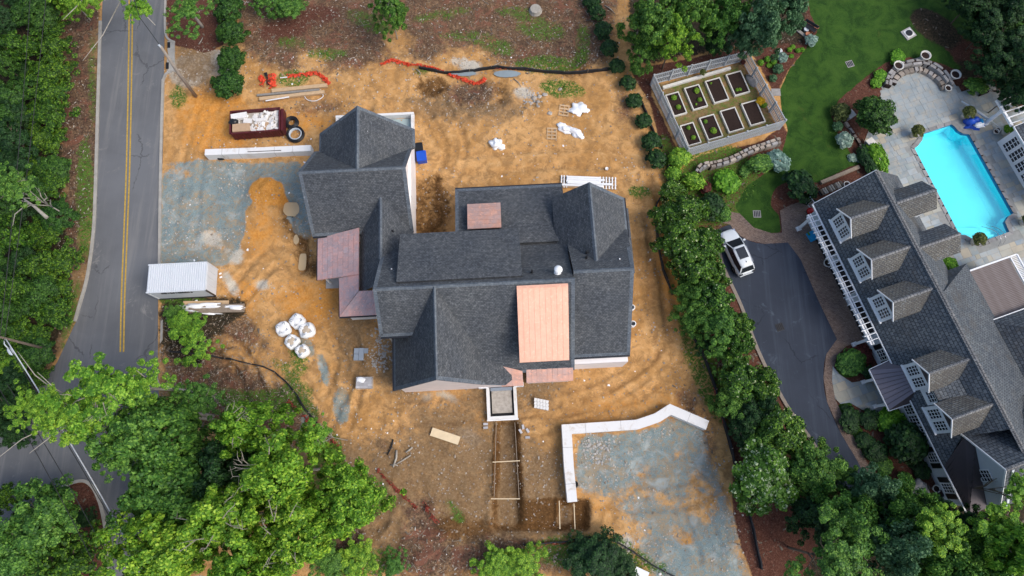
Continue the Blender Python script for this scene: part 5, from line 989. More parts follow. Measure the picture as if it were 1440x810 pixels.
bank=reg([[(225,440),(350,445),(420,540),(470,610),(400,640),(330,600),(225,590)]],.4)*free; pebbles('brush_twigs','twig_bark',bank+Z['z_dark']*free*.25+reg([(700,790,120,20,0),(600,780,60,30,0)],.4)*.5,2200,.02,.06,15,.2,6.0); pebbles('dead_leaves','old_wood',bank+.2*Z['z_dark']*free,5000,.02,.07,16,.3,1.4)
pebbles('bark_chips','rubble',(Z['z_dark'])*free,1500,.02,.07,6,.3,2.0)
deb=reg([(878,762,12,7,30),(838,640,12,20,0),(535,505,14,12,0),(538,480,10,16,0),(840,625,26,9,0),(748,138,12,10,0),(890,770,5,8,0)],.5)
pebbles('rubble_pile','concrete',deb,800,.02,.13,8)
# ------------------------------------------------------------------ things on the site
def gz_at(x,y): i=int(round((x-x0)/GS)); j=int(round((y-y0)/GS)); return float(H[min(max(j,0),ny-1),min(max(i,0),nx-1)])
def G(px,py,dz=0.0): v=P(px,py,0); return Vector((v.x,v.y,gz_at(v.x,v.y)+dz))
def ang(a,b): a=P(*a);b=P(*b); return math.atan2(b.y-a.y,b.x-a.x)
# storage container
c=thing('storage_container','white corrugated steel storage container standing half on the road edge','container',(-29.73,16.42,0),rad(3)); LX,LY,LZ=5.2,2.6,2.4
mb=MB().box(0,0,.12,LX-.06,LY-.06,LZ-.2); mb.obj('body','container_white',c)
mb=MB(); n_=27; p_=LX/n_; vs=[];fs=[]
for i in range(n_):
    x=-LX/2+i*p_
    for dx,z in ((0,0),(.36,0),(.46,.075),(.9,.075)): vs+=[(x+dx*p_,-LY/2+.02,LZ-.09+z),(x+dx*p_,LY/2-.02,LZ-.09+z)]
for i in range(len(vs)//2-1): fs.append((2*i,2*i+2,2*i+3,2*i+1))
mb.add(vs,fs); mb.obj('roof_panel','container_white',c)
mb=MB(); 
for s in (-1,1): mb.obj if 0 else None; MB().bar((-LX/2,s*LY/2,LZ-.06),(LX/2,s*LY/2,LZ-.06),.07,.12).obj('top_rail','container_white',c); MB().bar((-LX/2,s*LY/2,.1),(LX/2,s*LY/2,.1),.08,.16).obj('bottom_rail','dark_metal',c)
for sx in (-1,1):
    for s in (-1,1): MB().box(sx*(LX/2-.03),s*(LY/2-.03),0,.1,.1,LZ).obj('corner_post','container_white',c)
MB().bar((LX/2+.01,-LY/2,LZ-.1),(LX/2+.01,-LY/2,.12),.04,.14).obj('door_edge','black_plastic',c); MB().box(LX/2-.01,0,.15,.04,LY-.2,LZ-.35).obj('door','container_white',c)
for k in range(3): MB().bar((LX/2+.03,-.6+k*.6,.2),(LX/2+.03,-.6+k*.6,LZ-.25),.03,.03).obj('locking_bar','container_white',c)
random.seed(9); x=-.6
mb=MB()
while x<2.0:
    wd=random.uniform(.06,.16); mb.box(x-.9+wd/2,-LY/2+.0,LZ-.62,wd,.05,random.uniform(.16,.26)); x+=wd+random.choice((.03,.05,.12))
mb.obj('lettering','dark_metal',c)
# dumpster
dr=rad(5); dc=thing('dumpster','maroon open-top dumpster full of drywall scraps and boxes','dumpster',G(366,180,0),dr); LX,LY,LZ=4.7,2.35,1.35
for s in (-1,1):
    MB().box(0,s*(LY/2-.03),.1,LX,.06,LZ-.1).obj('side_wall','maroon_paint',dc); MB().bar((-LX/2,s*LY/2,LZ),(LX/2,s*LY/2,LZ),.13,.1).obj('top_rail','maroon_paint',dc)
    for k in range(8): MB().box(-LX/2+.35+k*.57,s*(LY/2+.04),.15,.1,.09,LZ-.2).obj('rib','maroon_paint',dc)
    MB().box(s*(LX/2-.03),0,.1,.06,LY-.12,LZ-.1).obj('end_wall','maroon_paint',dc); MB().bar((s*LX/2,-LY/2-.05,LZ),(s*LX/2,LY/2+.05,LZ),.13,.1).obj('top_rail','maroon_paint',dc)
MB().box(0,0,.08,LX-.1,LY-.1,.1).obj('floor','maroon_paint',dc); MB().box(0,0,.2,LX-.16,LY-.16,.75).obj('packed_waste','rubble',dc)
MB().box(LX/2+.2,0,.3,.25,LY,.9).obj('gate_frame','maroon_paint',dc)
cd,sd=math.cos(dr),math.sin(dr); D0=G(366,180,0)
def inD(x,y,z): return (D0.x+x*cd-y*sd,D0.y+x*sd+y*cd,z)
bx=[(-1.55,.62,1.15,1.5,.62,.34,.14,'drywall','long white carton at the upper left of the dumpster load'),(-1.35,-.62,1.05,1.6,.85,.4,.03,'cardboard','tan cardboard box at the lower left of the dumpster load'),(-.75,.12,1.15,.8,.5,.2,-.1,'drywall','square white board piece in the middle of the dumpster'),(.55,.15,1.2,1.1,.35,.12,.1,'drywall','white plank shaped scrap in the middle right of the dumpster'),(.55,-.5,1.0,1.3,.9,.14,-.05,'cardboard','crumpled tan board in the lower middle of the dumpster'),(-.35,-.75,1.2,.9,.35,.05,-.7,'drywall','long tilted white offcut at the lower middle of the dumpster'),(1.35,-.7,1.15,.5,.4,.12,1.2,'drywall','small white block at the lower right of the dumpster load')]
for (x,y,z,lx,ly,lz,rz,m,l) in bx: 
    o=MB().box(0,0,0,lx,ly,lz).obj('box' if lz>.15 else 'board_scrap',m,None,label=l,cat='box' if lz>.15 else 'scrap'); o.location=inD(x,y,z); o.rotation_euler=(random.uniform(-.12,.12),random.uniform(-.12,.12),dr+rz)
def blob(rx,ry,rz_,seed,n=14,m=9,amp=.15,base=-.3):
    mb=MB(); vs=[];fs=[]
    for j in range(m):
        t=j/(m-1)*PI
        for i in range(n):
            a=2*PI*i/n; dv=(math.sin(t)*math.cos(a),math.sin(t)*math.sin(a),math.cos(t)); k=1+amp*2*(float(vnoise(np.array(dv[0]*2.2+seed),np.array(dv[1]*2.2+dv[2]*1.9+seed*3),seed))-.5)
            vs.append((dv[0]*rx*k,dv[1]*ry*k,max(base*rz_,dv[2]*rz_*k)))
    for j in range(m-1):
        for i in range(n): fs.append((j*n+i,(j+1)*n+i,(j+1)*n+(i+1)%n,j*n+(i+1)%n))
    return mb.add(vs,fs)
o=blob(.5,.4,.35,3).obj('rubbish_bag','black_plastic',None,True,label='black rubbish bag at the left end of the dumpster',cat='bag'); o.location=inD(-2.1,.1,1.3)
mb=MB(); random.seed(12)
for k in range(150):
    q=inD(random.uniform(-.4,2.1) if k<110 else random.uniform(-2.1,2.1),random.uniform(-1.0,1.0),random.uniform(.95,1.3)); M4=Matrix.Translation(q)@Matrix.Rotation(random.uniform(0,3),4,'Z')@Matrix.Rotation(random.uniform(-.5,.5),4,'X'); mb.box(0,0,0,random.uniform(.1,.5),random.uniform(.08,.3),.03,0,M4)
mb.obj('drywall_scraps','drywall',None,kind='stuff')
for (x,y,l,R0,m2) in ((412,175,'smaller black coil of drainage pipe beside the dumpster, upper one',.62,0),(417,191,'large black coil of drainage pipe with a grey inner coil, lower one',.8,1)):
    t=thing('pipe_coil',l,'pipe coil',G(x,y,.05)); 
    for k in range(3):
        for j in range(3): R1=R0-.11*k; MB().tube([(R1*math.cos(a*PI/12),R1*math.sin(a*PI/12),.07+j*.12) for a in range(25)],.06,6,False).obj('turn','black_plastic' if not(m2 and k==2) else 'lamp_grey',t,True)
# low white walls
def wallrun(pts,w_,h,name,label,cat='wall',mat='concrete_white',k=1,joint=0):
    q=[P(*p,h) for p in smooth_line([tuple(map(float,p)) for p in pts],k)]; L=[];R=[]
    for i,p in enumerate(q):
        d1=(p-q[i-1]).normalized() if i else None; d2=(q[i+1]-p).normalized() if i<len(q)-1 else None; d_=((d1 or d2)+(d2 or d1)).normalized(); n=Vector((-d_.y,d_.x,0)); c=1 if (d1 is None or d2 is None) else 1/max(.4,d_.dot(d1)); L.append(p+n*w_/2*c);R.append(p-n*w_/2*c)
    o=q[0].copy(); o.z=0; t=thing(name,label,cat,o); vs=[];fs=[]
    for i in range(len(q)-1):
        Ls=(q[i+1]-q[i]).length; kk=int(Ls/2.4)
        for j_ in range(1,kk+1):
            p=q[i].lerp(q[i+1],j_/(kk+1)); d_=(q[i+1]-q[i]).normalized(); m_=MB().box(0,0,-.2,.025,w_+.012,h+.206,0).mesh('joint','stone_grey'); link('joint',m_,t,loc=(p.x-o.x,p.y-o.y,0),rz=math.atan2(d_.y,d_.x))
    for a,b in zip(L,R): vs+=[(a.x-o.x,a.y-o.y,h),(b.x-o.x,b.y-o.y,h),(b.x-o.x,b.y-o.y,-.3),(a.x-o.x,a.y-o.y,-.3)]
    for i in range(len(L)-1):
        for j in range(4): fs.append((4*i+j,4*i+4+j,4*i+4+(j+1)%4,4*i+(j+1)%4))
    fs+=[(0,1,2,3),(len(vs)-1,len(vs)-2,len(vs)-3,len(vs)-4)]; MB().add(vs,fs).obj('wall_body',mat,t); return t
t=wallrun([(288,214),(360,211.5),(437,208)],.62,1.0,'retaining_wall','white concrete wall between the gravel drive and the dumpster')
o=MB().bar((0,0,0),(3.2,.15,0),.05,.04).obj('steel_bar','dark_metal',None,label='dark bar lying on top of the white wall near the dumpster',cat='bar'); o.location=P(348,213.5,1.03)
for (x,y,a,b,l) in ((299,222,.55,.16,'flat black sack at the foot of the white wall, left one'),(311,223.5,.38,.2,'bulging black sack at the foot of the white wall, right one')):
    o=blob(a,b,.2,x,amp=.25).obj('sack','black_plastic',None,True,label=l,cat='sack'); o.location=G(x,y,.1)
wallrun([(805,706),(800,655),(797,603.5),(850,600),(896,597),(911,592),(925,587),(943,575.5),(995,598)],.82,1.0,'retaining_wall','white angled concrete wall round the gravel pad below the house',mat='concrete_white')
o=MB().lathe([(.26,0),(.3,.35),(.27,.37),(.22,.05)],16).obj('black_bucket','black_plastic',None,True,label='black tub beside the lower arm of the angled white wall',cat='tub'); o.location=G(808,681,.0)
o=MB().box(0,0,0,.08,1.9,.05).obj('board','white_paint',None,label='thin white board leaning outside the angled white wall',cat='board'); o.location=G(794,635,.02)
# lumber at the orange net
def board(px0,py0,px1,py1,w_,h,mat,label,z=.05,name='board',cat='board'):
    a=G(px0,py0);b=G(px1,py1); c=(a+b)/2; L=(b-a).length; o=MB().box(0,0,0,L,w_,h).obj(name,mat,None,label=label,cat=cat); o.location=(c.x,c.y,max(a.z,b.z,c.z)+z); o.rotation_euler=(0,0,math.atan2(b.y-a.y,b.x-a.x)); return o
board(383,129,461,121,.38,.2,'lumber','upper long tan board of the stack below the orange netting'); board(362,135,450,127,.22,.14,'grey_timber','grey weathered plank between the two tan boards',.08); board(366,141,457,131,.34,.25,'lumber','lower long tan board of the stack below the orange netting',.1); board(375,144,408,138.5,.1,.08,'white_paint','thin white strip in front of the board stack',.28); board(395,111,405,110,.07,.07,'white_paint','short white stick beside the tangled orange netting',.1)
o=MB().tube(smooth_line([(0,0,.05),(.4,-.5,.05),(1.2,-.6,.05),(1.9,-.1,.05),(1.6,.35,.05),(1.2,.2,.05)],6),.035,6).obj('hose','white_paint',None,True,label='curled white hose end beside the board stack',cat='hose'); o.location=G(428,135,.02)
def net(pts,w_,mat,label,name='safety_netting',cat='netting',seed=0,amp=.22,hh=.3,k=6):
    q=[G(*p) for p in smooth_line(pts,k)]; o=q[0]; r=random.Random(seed); vs=[];fs=[];m=7
    for i,p in enumerate(q):
        d_=(q[min(i+1,len(q)-1)]-q[max(0,i-1)]).normalized(); n=Vector((-d_.y,d_.x,0)); ww=w_*.75*(.6+.8*r.random())
        for j in range(m): s=j/(m-1)-.5; v=p-o+n*(s*ww)+Vector((r.uniform(-amp,amp)*.4,r.uniform(-amp,amp)*.4,hh*(.25+abs(math.sin(i*1.3+j*2.1))*.6)*(1-abs(s)*1.3)+.03+r.random()*amp*.4)); vs.append(v)
    for i in range(len(q)-1):
        for j in range(m-1): 
            if r.random()>(.12 if mat=='orange_net' else .42): fs.append((i*m+j,(i+1)*m+j,(i+1)*m+j+1,i*m+j+1))
    return MB().add(vs,fs).obj(name,mat,None,label=label,cat=cat) if 0 else _net(vs,fs,name,mat,label,cat,o)
def _net(vs,fs,name,mat,label,cat,o): x=MB().add(vs,fs).obj(name,mat,None,label=label,cat=cat); x.location=o; return x
net([(405,108),(425,106),(445,104),(455,110),(464,120)],.55,'orange_net','arched length of orange netting above the board stack',seed=1,k=9)
net([(366,108),(371,116),(368,122)],.6,'orange_net','small orange netting heap left of the black post bundle',seed=2); net([(384,105),(382,114),(385,124)],1.0,'orange_net','orange netting heap right of the black post bundle',seed=3)
net([(374,104),(377,114),(379,122)],.4,'silt_black','black cloth bundle between two heaps of orange netting',name='cloth_bundle',cat='cloth',seed=4)
net([(536,92),(548,86),(562,88),(575,92)],.45,'orange_net','left end of the long orange netting strip above the house',seed=5,k=9); net([(574,92),(590,93),(610,97),(624,101)],.42,'orange_net','middle stretch of the long orange netting strip above the house',seed=6,k=9); net([(630,104),(645,109),(662,116),(675,116),(683,111)],.5,'orange_net','right stretch of the long orange netting strip beside the puddle',seed=7,k=9)
net([(692,95),(715,97),(740,98),(760,100)],.2,'red_net','thin faded red netting on the black silt fence',seed=8,k=7)
def silt(pts,label,h=.45,mat='silt_black',w_=.05,name='silt_fence',cat='silt fence'):
    q=[G(*p) for p in smooth_line(pts,5)]; o=q[0].copy(); t=thing(name,label,cat,o); vs=[];fs=[]
    for i,p in enumerate(q):
        d_=(q[min(i+1,len(q)-1)]-q[max(0,i-1)]).normalized(); n=Vector((-d_.y,d_.x,0)); wob=n*random.uniform(-.06,.06); v=p-o
        vs+=[v-n*w_,v+n*w_,v+n*(w_+.02)+wob+Vector((0,0,h)),v-n*(w_-.02)+wob+Vector((0,0,h*.95))]
    for i in range(len(q)-1):
        for j in range(4): fs.append((4*i+j,4*i+(j+1)%4,4*i+4+(j+1)%4,4*i+4+j))
    fs+=[(0,3,2,1),tuple(len(vs)-4+j for j in range(4))]; MB().add(vs,fs).obj('cloth',mat,t)
    acc=9
    for i,p in enumerate(q):
        if i: acc+=(p-q[i-1]).length
        if acc>2.2: acc=0; v=p-o; MB().box(v.x+.05,v.y,v.z-.1,.05,.05,h+.3).obj('stake','old_wood',t)
random.seed(31)
silt([(590,97),(625,103),(660,101),(700,96),(760,101),(800,104),(840,101),(858,98)],'black silt fence running behind the orange netting above the house')
silt([(895,140),(905,155),(920,190),(930,210)],'short black silt fence between the boxwood row and the bright bushes'); silt([(938,235),(936,270),(922,290),(924,340),(932,380),(945,415)],'black silt fence along the upper edge of the hedge')
silt([(972,470),(988,500),(1003,540),(1013,580),(1024,620),(1040,680),(1055,730),(1070,800)],'black silt fence along the lower right edge of the building site'); silt([(735,766),(790,762),(828,755),(865,762),(895,779),(920,796),(950,812)],'black silt fence above the thicket at the bottom edge')
silt([(240,495),(290,500),(335,508),(380,520),(410,545),(430,575),(450,600)],'sagging dark silt fence across the brown bank',h=.3)
net([(405,563),(420,578),(440,596),(447,602)],.45,'red_net','slatted orange-red barrier mesh lying on the dark bank',seed=11,k=9); net([(455,605),(468,620),(478,630)],.35,'red_net','darker red mesh just below the orange-red barrier mesh',seed=12,k=9)
net([(530,660),(545,675),(560,690),(575,704),(586,715)],.35,'red_net','faded red mesh strip right of the large tree group',seed=13,k=9); net([(596,705),(606,725),(616,735)],.5,'red_net','dark red crumpled mesh at the edge of the dirt slope',seed=14,k=7); net([(1005,545),(1012,570),(1020,600)],.25,'red_net','faint red mesh along the black silt fence by the hedge',seed=15,k=7); net([(766,764),(790,763),(812,762)],.25,'red_net','red-brown mesh strip above the thicket at the bottom',seed=16)
# bulk bags
def bagm(r,seed):
    mb=MB(); vs=[];fs=[];n=20; pr=[(.3,0),(.86,.02),(1,.2),(1.04,.5),(.98,.72),(.84,.84),(.62,.86),(.3,.82)]
    for rr,z in pr:
        for k in range(n):
            a=2*PI*k/n; e=(abs(math.cos(a))**3.2+abs(math.sin(a))**3.2)**(-1/3.2); j=1+.16*(float(vnoise(np.array(math.cos(a)*2.4+seed),np.array(math.sin(a)*2.4+z*2),seed))-.5)+.03*math.sin(9*a+seed)
            vs.append((r*rr*e*j*math.cos(a)*.93,r*rr*e*j*math.sin(a)*.93,z*.95+.08*math.sin(3*a+seed)*(z>.6)))
    for i in range(len(pr)-1):
        for k in range(n): fs.append((i*n+k,i*n+(k+1)%n,(i+1)*n+(k+1)%n,(i+1)*n+k))
    fs+=[tuple(range(n))[::-1],tuple(range((len(pr)-1)*n,len(pr)*n))]; return mb.add(vs,fs)
for (x,y,r,full,l) in [(401,464,.62,1,'leftmost white bulk bag of the cluster'),(420,453,.62,1,'topmost white bulk bag of the cluster'),(434,466,.66,0,'right white bulk bag of the cluster, open on sand'),(413,482,.6,0,'middle lower white bulk bag with visible sand'),(428,495,.55,0,'lowest white bulk bag of the cluster')]:
    t=thing('bulk_bag',l,'bulk bag',G(x,y,0),random.uniform(0,1),'white bulk bags standing in a cluster'); bagm(r*1.1,x).obj('bag','bag_white',t,True)
    t_=blob(r*.6,r*.56,.07,x+3,amp=.08).obj('sand_fill' if not full else 'bag_flap','bag_sand' if not full else 'bag_white',t,True); t_.location=(.02,0,.80)
    for k in range(4): a=k*PI/2+.6; MB().tube(smooth_line([(math.cos(a)*r*.6,math.sin(a)*r*.6,.84),(math.cos(a+.3)*r*.9,math.sin(a+.3)*r*.9,1.0),(math.cos(a+.6)*r*.6,math.sin(a+.6)*r*.6,.86)],4),.025,5).obj('lifting_loop','slate_block',t)
# pallets
def pallet(px,py,rz,label,lx=1.2,ly=1.0,z=0,n=3,m=4):
    t=thing('pallet',label,'pallet',G(px,py,.02),rz)
    for i in range(n+0): MB().box(0,-ly/2+.06+i*(ly-.12)/(n-1),0,lx,.1,.1).obj('bearer','lumber',t)
    for i in range(m): MB().box(-lx/2+.07+i*(lx-.14)/(m-1),0,.1,.16,ly,.025).obj('deck_board','lumber',t)
    return t
pallet(793,156,rad(82),'empty wooden pallet beside the upper white tarp'); pallet(776,187.5,rad(88),'empty wooden pallet beside the lower white tarp',1.25,1.0)
t=pallet(509,499,rad(2),'pallet with flat grey slabs stacked on it left of the house',1.25,1.1)
MB().box(-.12,0,.125,1.0,1.1,.25).obj('x','slate_block',None) if 0 else None
for (a,b,w_,d_) in ((-.42,.28,.42,.5),(-.42,-.27,.42,.55),(0.02,.0,.4,1.1),(.42,.3,.36,.45)): 
    v=G(509,499,.15); o=MB().box(0,0,0,w_,d_,.3).obj('slab_stack','slate_block',None,label='grey slab stack on the pallet left of the house, '+{-.42:'upper left' if b>0 else 'lower left',.02:'middle',.42:'right'}[a]+' one',cat='slabs'); o.location=(v.x+a,v.y+b,v.z)
pallet(514,539,rad(4),'pallet under grey brick stacks with white wrapping left of the house',1.5,1.1)
v=G(514,539,.15)
for i in range(4):
    for j in range(5):
        o=MB().box(0,0,0,.33,.19,.55).obj('brick_stack','brick_block',None,label='column of grey bricks on the pallet left of the house',cat='bricks',group='brick columns on the pallet'); o.location=(v.x-.52+i*.345,v.y-.42+j*.2,v.z); o.rotation_euler=(0,0,rad(4))
o=blob(.36,.28,.06,5,amp=.4).obj('plastic_wrap','tarp_white',None,True,label='crumpled white wrap on top of the brick pallet',cat='wrap'); o.location=(v.x-.25,v.y+.2,v.z+.58)
v=G(761,567,0.02)
for i in range(5):
    for j in range(3):
        o=MB().box(0,0,0,.23,.27,.4).obj('brick_stack','concrete_white',None,label='pale brick column of the small stack below the copper roofs',cat='bricks',group='pale bricks stacked on the dirt'); o.location=(v.x-.5+i*.255,v.y-.3+j*.29-i*.05,v.z); o.rotation_euler=(0,0,rad(-12))
# tarps
def tarp(px,py,rx,ry,rz,label,seed,h=.3,amp=.45,name='tarp',mat='tarp_white'):
    o=blob(rx,ry,h,seed,26,15,amp,-.05).obj(name,mat,None,True,label=label,cat='tarp'); o.location=G(px,py,.0); o.rotation_euler=(0,0,rz); return o
tarp(812,153,.95,.68,rad(8),'crumpled white tarp bundle right of the upper pallet',3,.45); tarp(824,155,.38,.32,0,'small grey-white tarp end beside the upper tarp bundle',31,.2)
tarp(795,179,.75,.48,rad(-30),'left half of the long white tarp heap',6,.35); tarp(811,187,.8,.42,rad(-32),'right half of the long white tarp heap',9,.3); tarp(697,203,.55,.62,0,'round white wrapped bundle behind the house',12,.5); tarp(706,207,.35,.28,rad(30),'small white wrap flap beside the round bundle',14,.25)
# boards pile by the container
board(258,428,322,427,.55,.12,'lumber','tan plywood strip beside the white container'); board(268,436,345,434,.75,.25,'old_wood','long brown timber stack under white plastic below the container'); tarp(290,432,1.9,.28,rad(2),'long crumpled white plastic along the timber stack',17,.22,.6).location.z+=.38; tarp(285,439,1.5,.16,rad(-6),'narrow white plastic edge below the timber stack',18,.2,.6).location.z+=.3; tarp(330,433,1.1,.2,rad(-3),'white plastic on the right end of the timber stack',19,.25,.5).location.z+=.38
for (x,y) in ((310,385),(311,390),(276,423),(283,425)): o=MB().box(0,0,0,.22,.14,.06,.5).obj('paper_scrap','tarp_white',None,label={(310,385):'upper small white scrap right of the container',(311,390):'larger white scrap right of the container',(276,423):'left white scrap below the container',(283,425):'right white scrap below the container'}[(x,y)],cat='scrap'); o.location=G(x,y,.02)
# racked white siding behind the house
a=P(785,246,.5); rk=thing('trim_rack','long stack of white trim boards on slatted racks behind the house','board stack',(P(828,256,.3).x,P(828,256,.3).y,0),rad(-2.5))
for i in range(4): MB().box(0,-.55+i*.36,.1,5.4,.09,.12).obj('bearer','lumber',rk)
for x in [-2.6,-2.35,-2.1]+[1.1+i*.29 for i in range(6)]: MB().box(x,0,.22,.12,1.25,.05).obj('slat','white_paint',rk)
for i,(y,L,xo) in enumerate([(.42,3.2,-.5),(.2,3.6,-.3),(0,3.3,-.5),(-.2,4.3,.1),(-.42,3.9,-.6)]): MB().box(xo,y,.275,L,.19,.16+.03*(i%2)).obj('trim_board','white_paint',rk)
o=MB().lathe([(.13,0),(.16,.33),(.15,.35),(.12,.3)],12).obj('bucket','white_paint',None,True,label='small white bucket on the sand behind the house',cat='bucket'); o.location=G(853,238,0)
# bins by the garage
for (x,y,m,l,s) in ((594,224,'blue_plastic','blue plastic bin beside the garage wall',.95),(590.5,211,'black_plastic','black bin beside the blue bin at the garage',.75)):
    t=thing('bin',l,'bin',G(x,y,0),rad(8)); MB().box(0,0,0,s*.9,s,.7).obj('body',m,t); MB().box(0,0,.7,s,s*1.08,.06).obj('lid',m,t); MB().box(0,s*.5,.72,s*.7,.08,.08).obj('handle',m,t)
# trench forms, planks, logs, blocks
board(693,650,731,648,.07,.3,'pale_lumber','upper form board across the trench below the stoop',.45); board(691,701,731,701,.07,.3,'pale_lumber','lower form board across the trench below the stoop',.45)
board(786,704,787,743,.07,.25,'pale_lumber','left upright-running form board below the angled white wall',.4); board(807,708,808.5,744,.07,.25,'pale_lumber','right form board at the end of the angled white wall',.4)
board(698,594,695,700,.05,.2,'old_wood','long thin board along the left side of the trench below the stoop',.3); board(724,594,730,700,.05,.2,'old_wood','long thin board along the right side of the trench below the stoop',.3)
board(607,607,646,620,.72,.12,'pale_lumber','wide pale plank lying on the dirt below the house'); 
for (a,b,r,l) in (((558,633),(553,657),.09,'longest pale log of the small log heap'),((578,640),(553,655),.06,'thin diagonal log of the small log heap'),((580,629),(571,636),.08,'short log right of the log heap'),((549,654),(560,655),.05,'short thin log at the foot of the log heap'),((553,618),(545,640),.07,'dark curved stick above the log heap')):
    p0=G(*a,.1);p1=G(*b,.1); mid=(p0+p1)/2+Vector((.12,.05,.03)); o=MB().tube([(0,0,0),tuple(mid-p0),tuple(p1-p0)],[r,r*1.1,r*.8],8).obj('log','silt_black' if 'dark' in l else 'pale_bark',None,True,label=l,cat='log'); o.location=p0
for (x,y,rz,l) in ((683,596.5,0,'upper concrete block beside the stoop foundation'),(683,601.5,.1,'lower concrete block beside the stoop foundation'),(735.5,600.5,1.7,'highest of four loose concrete blocks right of the trench'),(732,606.5,-1.0,'left one of four loose concrete blocks right of the trench'),(742,605.5,-1.0,'right one of four loose concrete blocks right of the trench'),(742,615,.05,'lowest of four loose concrete blocks right of the trench')):
    o=MB().box(0,0,0,.4,.2,.2).obj('concrete_block','brick_block',None,label=l,cat='block'); o.location=G(x,y,.0); o.rotation_euler=(0,0,rz)
# puddles
def puddle_(name,cx,cy,rx,ry,mat,z,seed,sq=4):
    c=P(cx,cy,0); vs=[]
    for k in range(30):
        a=2*PI*k/30; e=(abs(math.cos(a))**sq+abs(math.sin(a))**sq)**(-1/sq); j=1+.12*(float(vnoise(np.array(math.cos(a)*2+seed),np.array(math.sin(a)*2.0),seed))-.5)
        vs.append((c.x+rx*e*j*math.cos(a),c.y+ry*e*j*math.sin(a),z))
    MB().slab(vs,.02).obj(name,mat,kind='structure')
puddle_('puddle',408,292.5,.78,.72,'muddy_water',-.30,2); puddle_('puddle',424,367,.36,.8,'muddy_water',-.30,3); puddle_('puddle',415,335,.28,.5,'muddy_water',-.36,5,2)
o=MB().tube([(0,0,0),(.02,-1.2,0)],.09,8).obj('drain_pipe','black_plastic',None,label='short black drain pipe leading out of the muddy pit',cat='pipe'); o.location=G(409.5,301,.02)
puddle_('puddle',652,103.5,1.3,.3,'puddle_blue',.05,7,2); puddle_('puddle',713,104,1.35,.38,'puddle_blue',.05,8,2)
# stump, rocks
o=MB().lathe([(.75,-.1),(.62,.15),(.55,.4),(.3,.42)],14).obj('tree_stump','pale_bark',None,label='broad tan tree stump on the dark ground near the top edge',cat='stump'); o.location=G(753,15,0)
for i,(x,y,r,l) in enumerate([(751,137,.33,'large grey rock behind the pallets'),(759,135,.26,'grey rock right of the large grey rock'),(747,144,.2,'lower left rock of the rock cluster'),(757,143,.22,'lower middle rock of the rock cluster'),(766,133,.3,'pale rock at the right of the rock cluster'),(788,125,.24,'white rock in the green weeds above the pallets'),(757,151,.16,'smallest white rock below the cluster'),(773,160,.25,'tan rock left of the upper pallet'),(1289,686,.95,'big grey boulder in front of the white house')]):
    o=blob(r,r*.8,r*.6,i+40,12,8,.35).obj('rock','rubble' if i not in (8,) else 'stone_grey',None,True,label=l,cat='rock'); o.location=G(x,y,r*.1)
for i,(x0_,y0_,x1_,y1_,l) in enumerate([(600,85,606,78,'forked driftwood branch beside the orange netting'),(690,95,703,88,'pale stick by the black silt fence'),(722,110,733,123,'thin pale stick below the puddle'),(585,98,592,106,'thin stick below the orange netting'),(850,8,865,20,'pale fallen twigs beside the boxwood row'),(280,63,286,53,'pale stick in the mulch above the utility pole')]):
    p0=G(x0_,y0_,.08);p1=G(x1_,y1_,.08); o=MB().tube([(0,0,0),tuple((p1-p0)/2+Vector((.1,.05,.05))),tuple(p1-p0)],[.05,.04,.02],6).tube([tuple((p1-p0)*.4),tuple((p1-p0)*.4+Vector((.35,-.25,.1)))],[.03,.01],5).obj('fallen_branch','pale_bark',None,True,label=l,cat='branch'); o.location=p0
# boxes at the bottom edge
t=thing('site_box','white-topped box with yellow sides at the bottom edge beside the thicket','box',P(893,806,0),rad(-24)); MB().box(.3,-.2,0,1.1,1.5,.85).obj('body','yellow_side',t); MB().box(.3,-.2,.85,1.14,1.54,.05).obj('lid','white_paint',t)
o=blob(.14,.12,.12,77).obj('rock','concrete_white',None,True,label='small pale rock on the weeds right of the white-topped box',cat='rock'); o.location=G(928,807,.05)
# utility pole, street lamp, wires
def wire(a,b,sag,r,mat,label,name='overhead_wire',seg=14):
    a=Vector(a);b=Vector(b); pts=[tuple(a.lerp(b,i/seg)-a-Vector((0,0,sag*4*(i/seg)*(1-i/seg)))) for i in range(seg+1)]; o=MB().tube(pts,r,5).obj(name,mat,None,True,label=label,cat='wire'); o.location=a
pb=P(275,135,0); t=thing('utility_pole','brown wooden utility pole standing beside the storm inlet','utility pole',(pb.x,pb.y,0)); MB().tube([(0,0,-.2),(.2,0,4),(.55,.1,8.0)],[.17,.15,.12],12).obj('pole','pole_wood',t,True); MB().tube([(.55,.1,7.6),(.2,.35,7.9)],[.05,.05],8).obj('insulator','lamp_grey',t); MB().lathe([(.09,0),(.09,.25),(.05,.3)],10,(.5,.1,7.95)).obj('pole_cap','lamp_grey',t)
tp=Vector((pb.x+.5,pb.y+.15,8.0)); wire(tp,P(196,24,8.3),.15,.03,'wire','black wire from the utility pole towards the top edge over the road'); wire(P(196,24,8.3),P(176,-40,8.6),.1,.03,'wire','continuation of the utility pole wire at the top edge of the road')
lp=P(0,474,6.8); t=thing('street_lamp_pole','dark wooden lamp pole hidden in the trees at the left edge','lamp pole',(lp.x,lp.y,0)); MB().tube([(0,0,-.2),(0,0,6.9)],[.14,.09],10).obj('pole','bark',t,True)
lh=P(14.5,494,6.0)-Vector((lp.x,lp.y,0)); MB().tube([(0,0,6.3),tuple(lh*.5+Vector((0,0,3.5))),tuple(lh)],.045,7).obj('arm','lamp_grey',t,True); hd=blob(.2,.42,.13,5,12,8,.05,-1); hdm=hd.obj('lamp_head','lamp_grey',t,True); hdm.location=tuple(lh); hdm.rotation_euler=(0,0,rad(38))
pt_=lambda z: Vector((lp.x,lp.y,z))
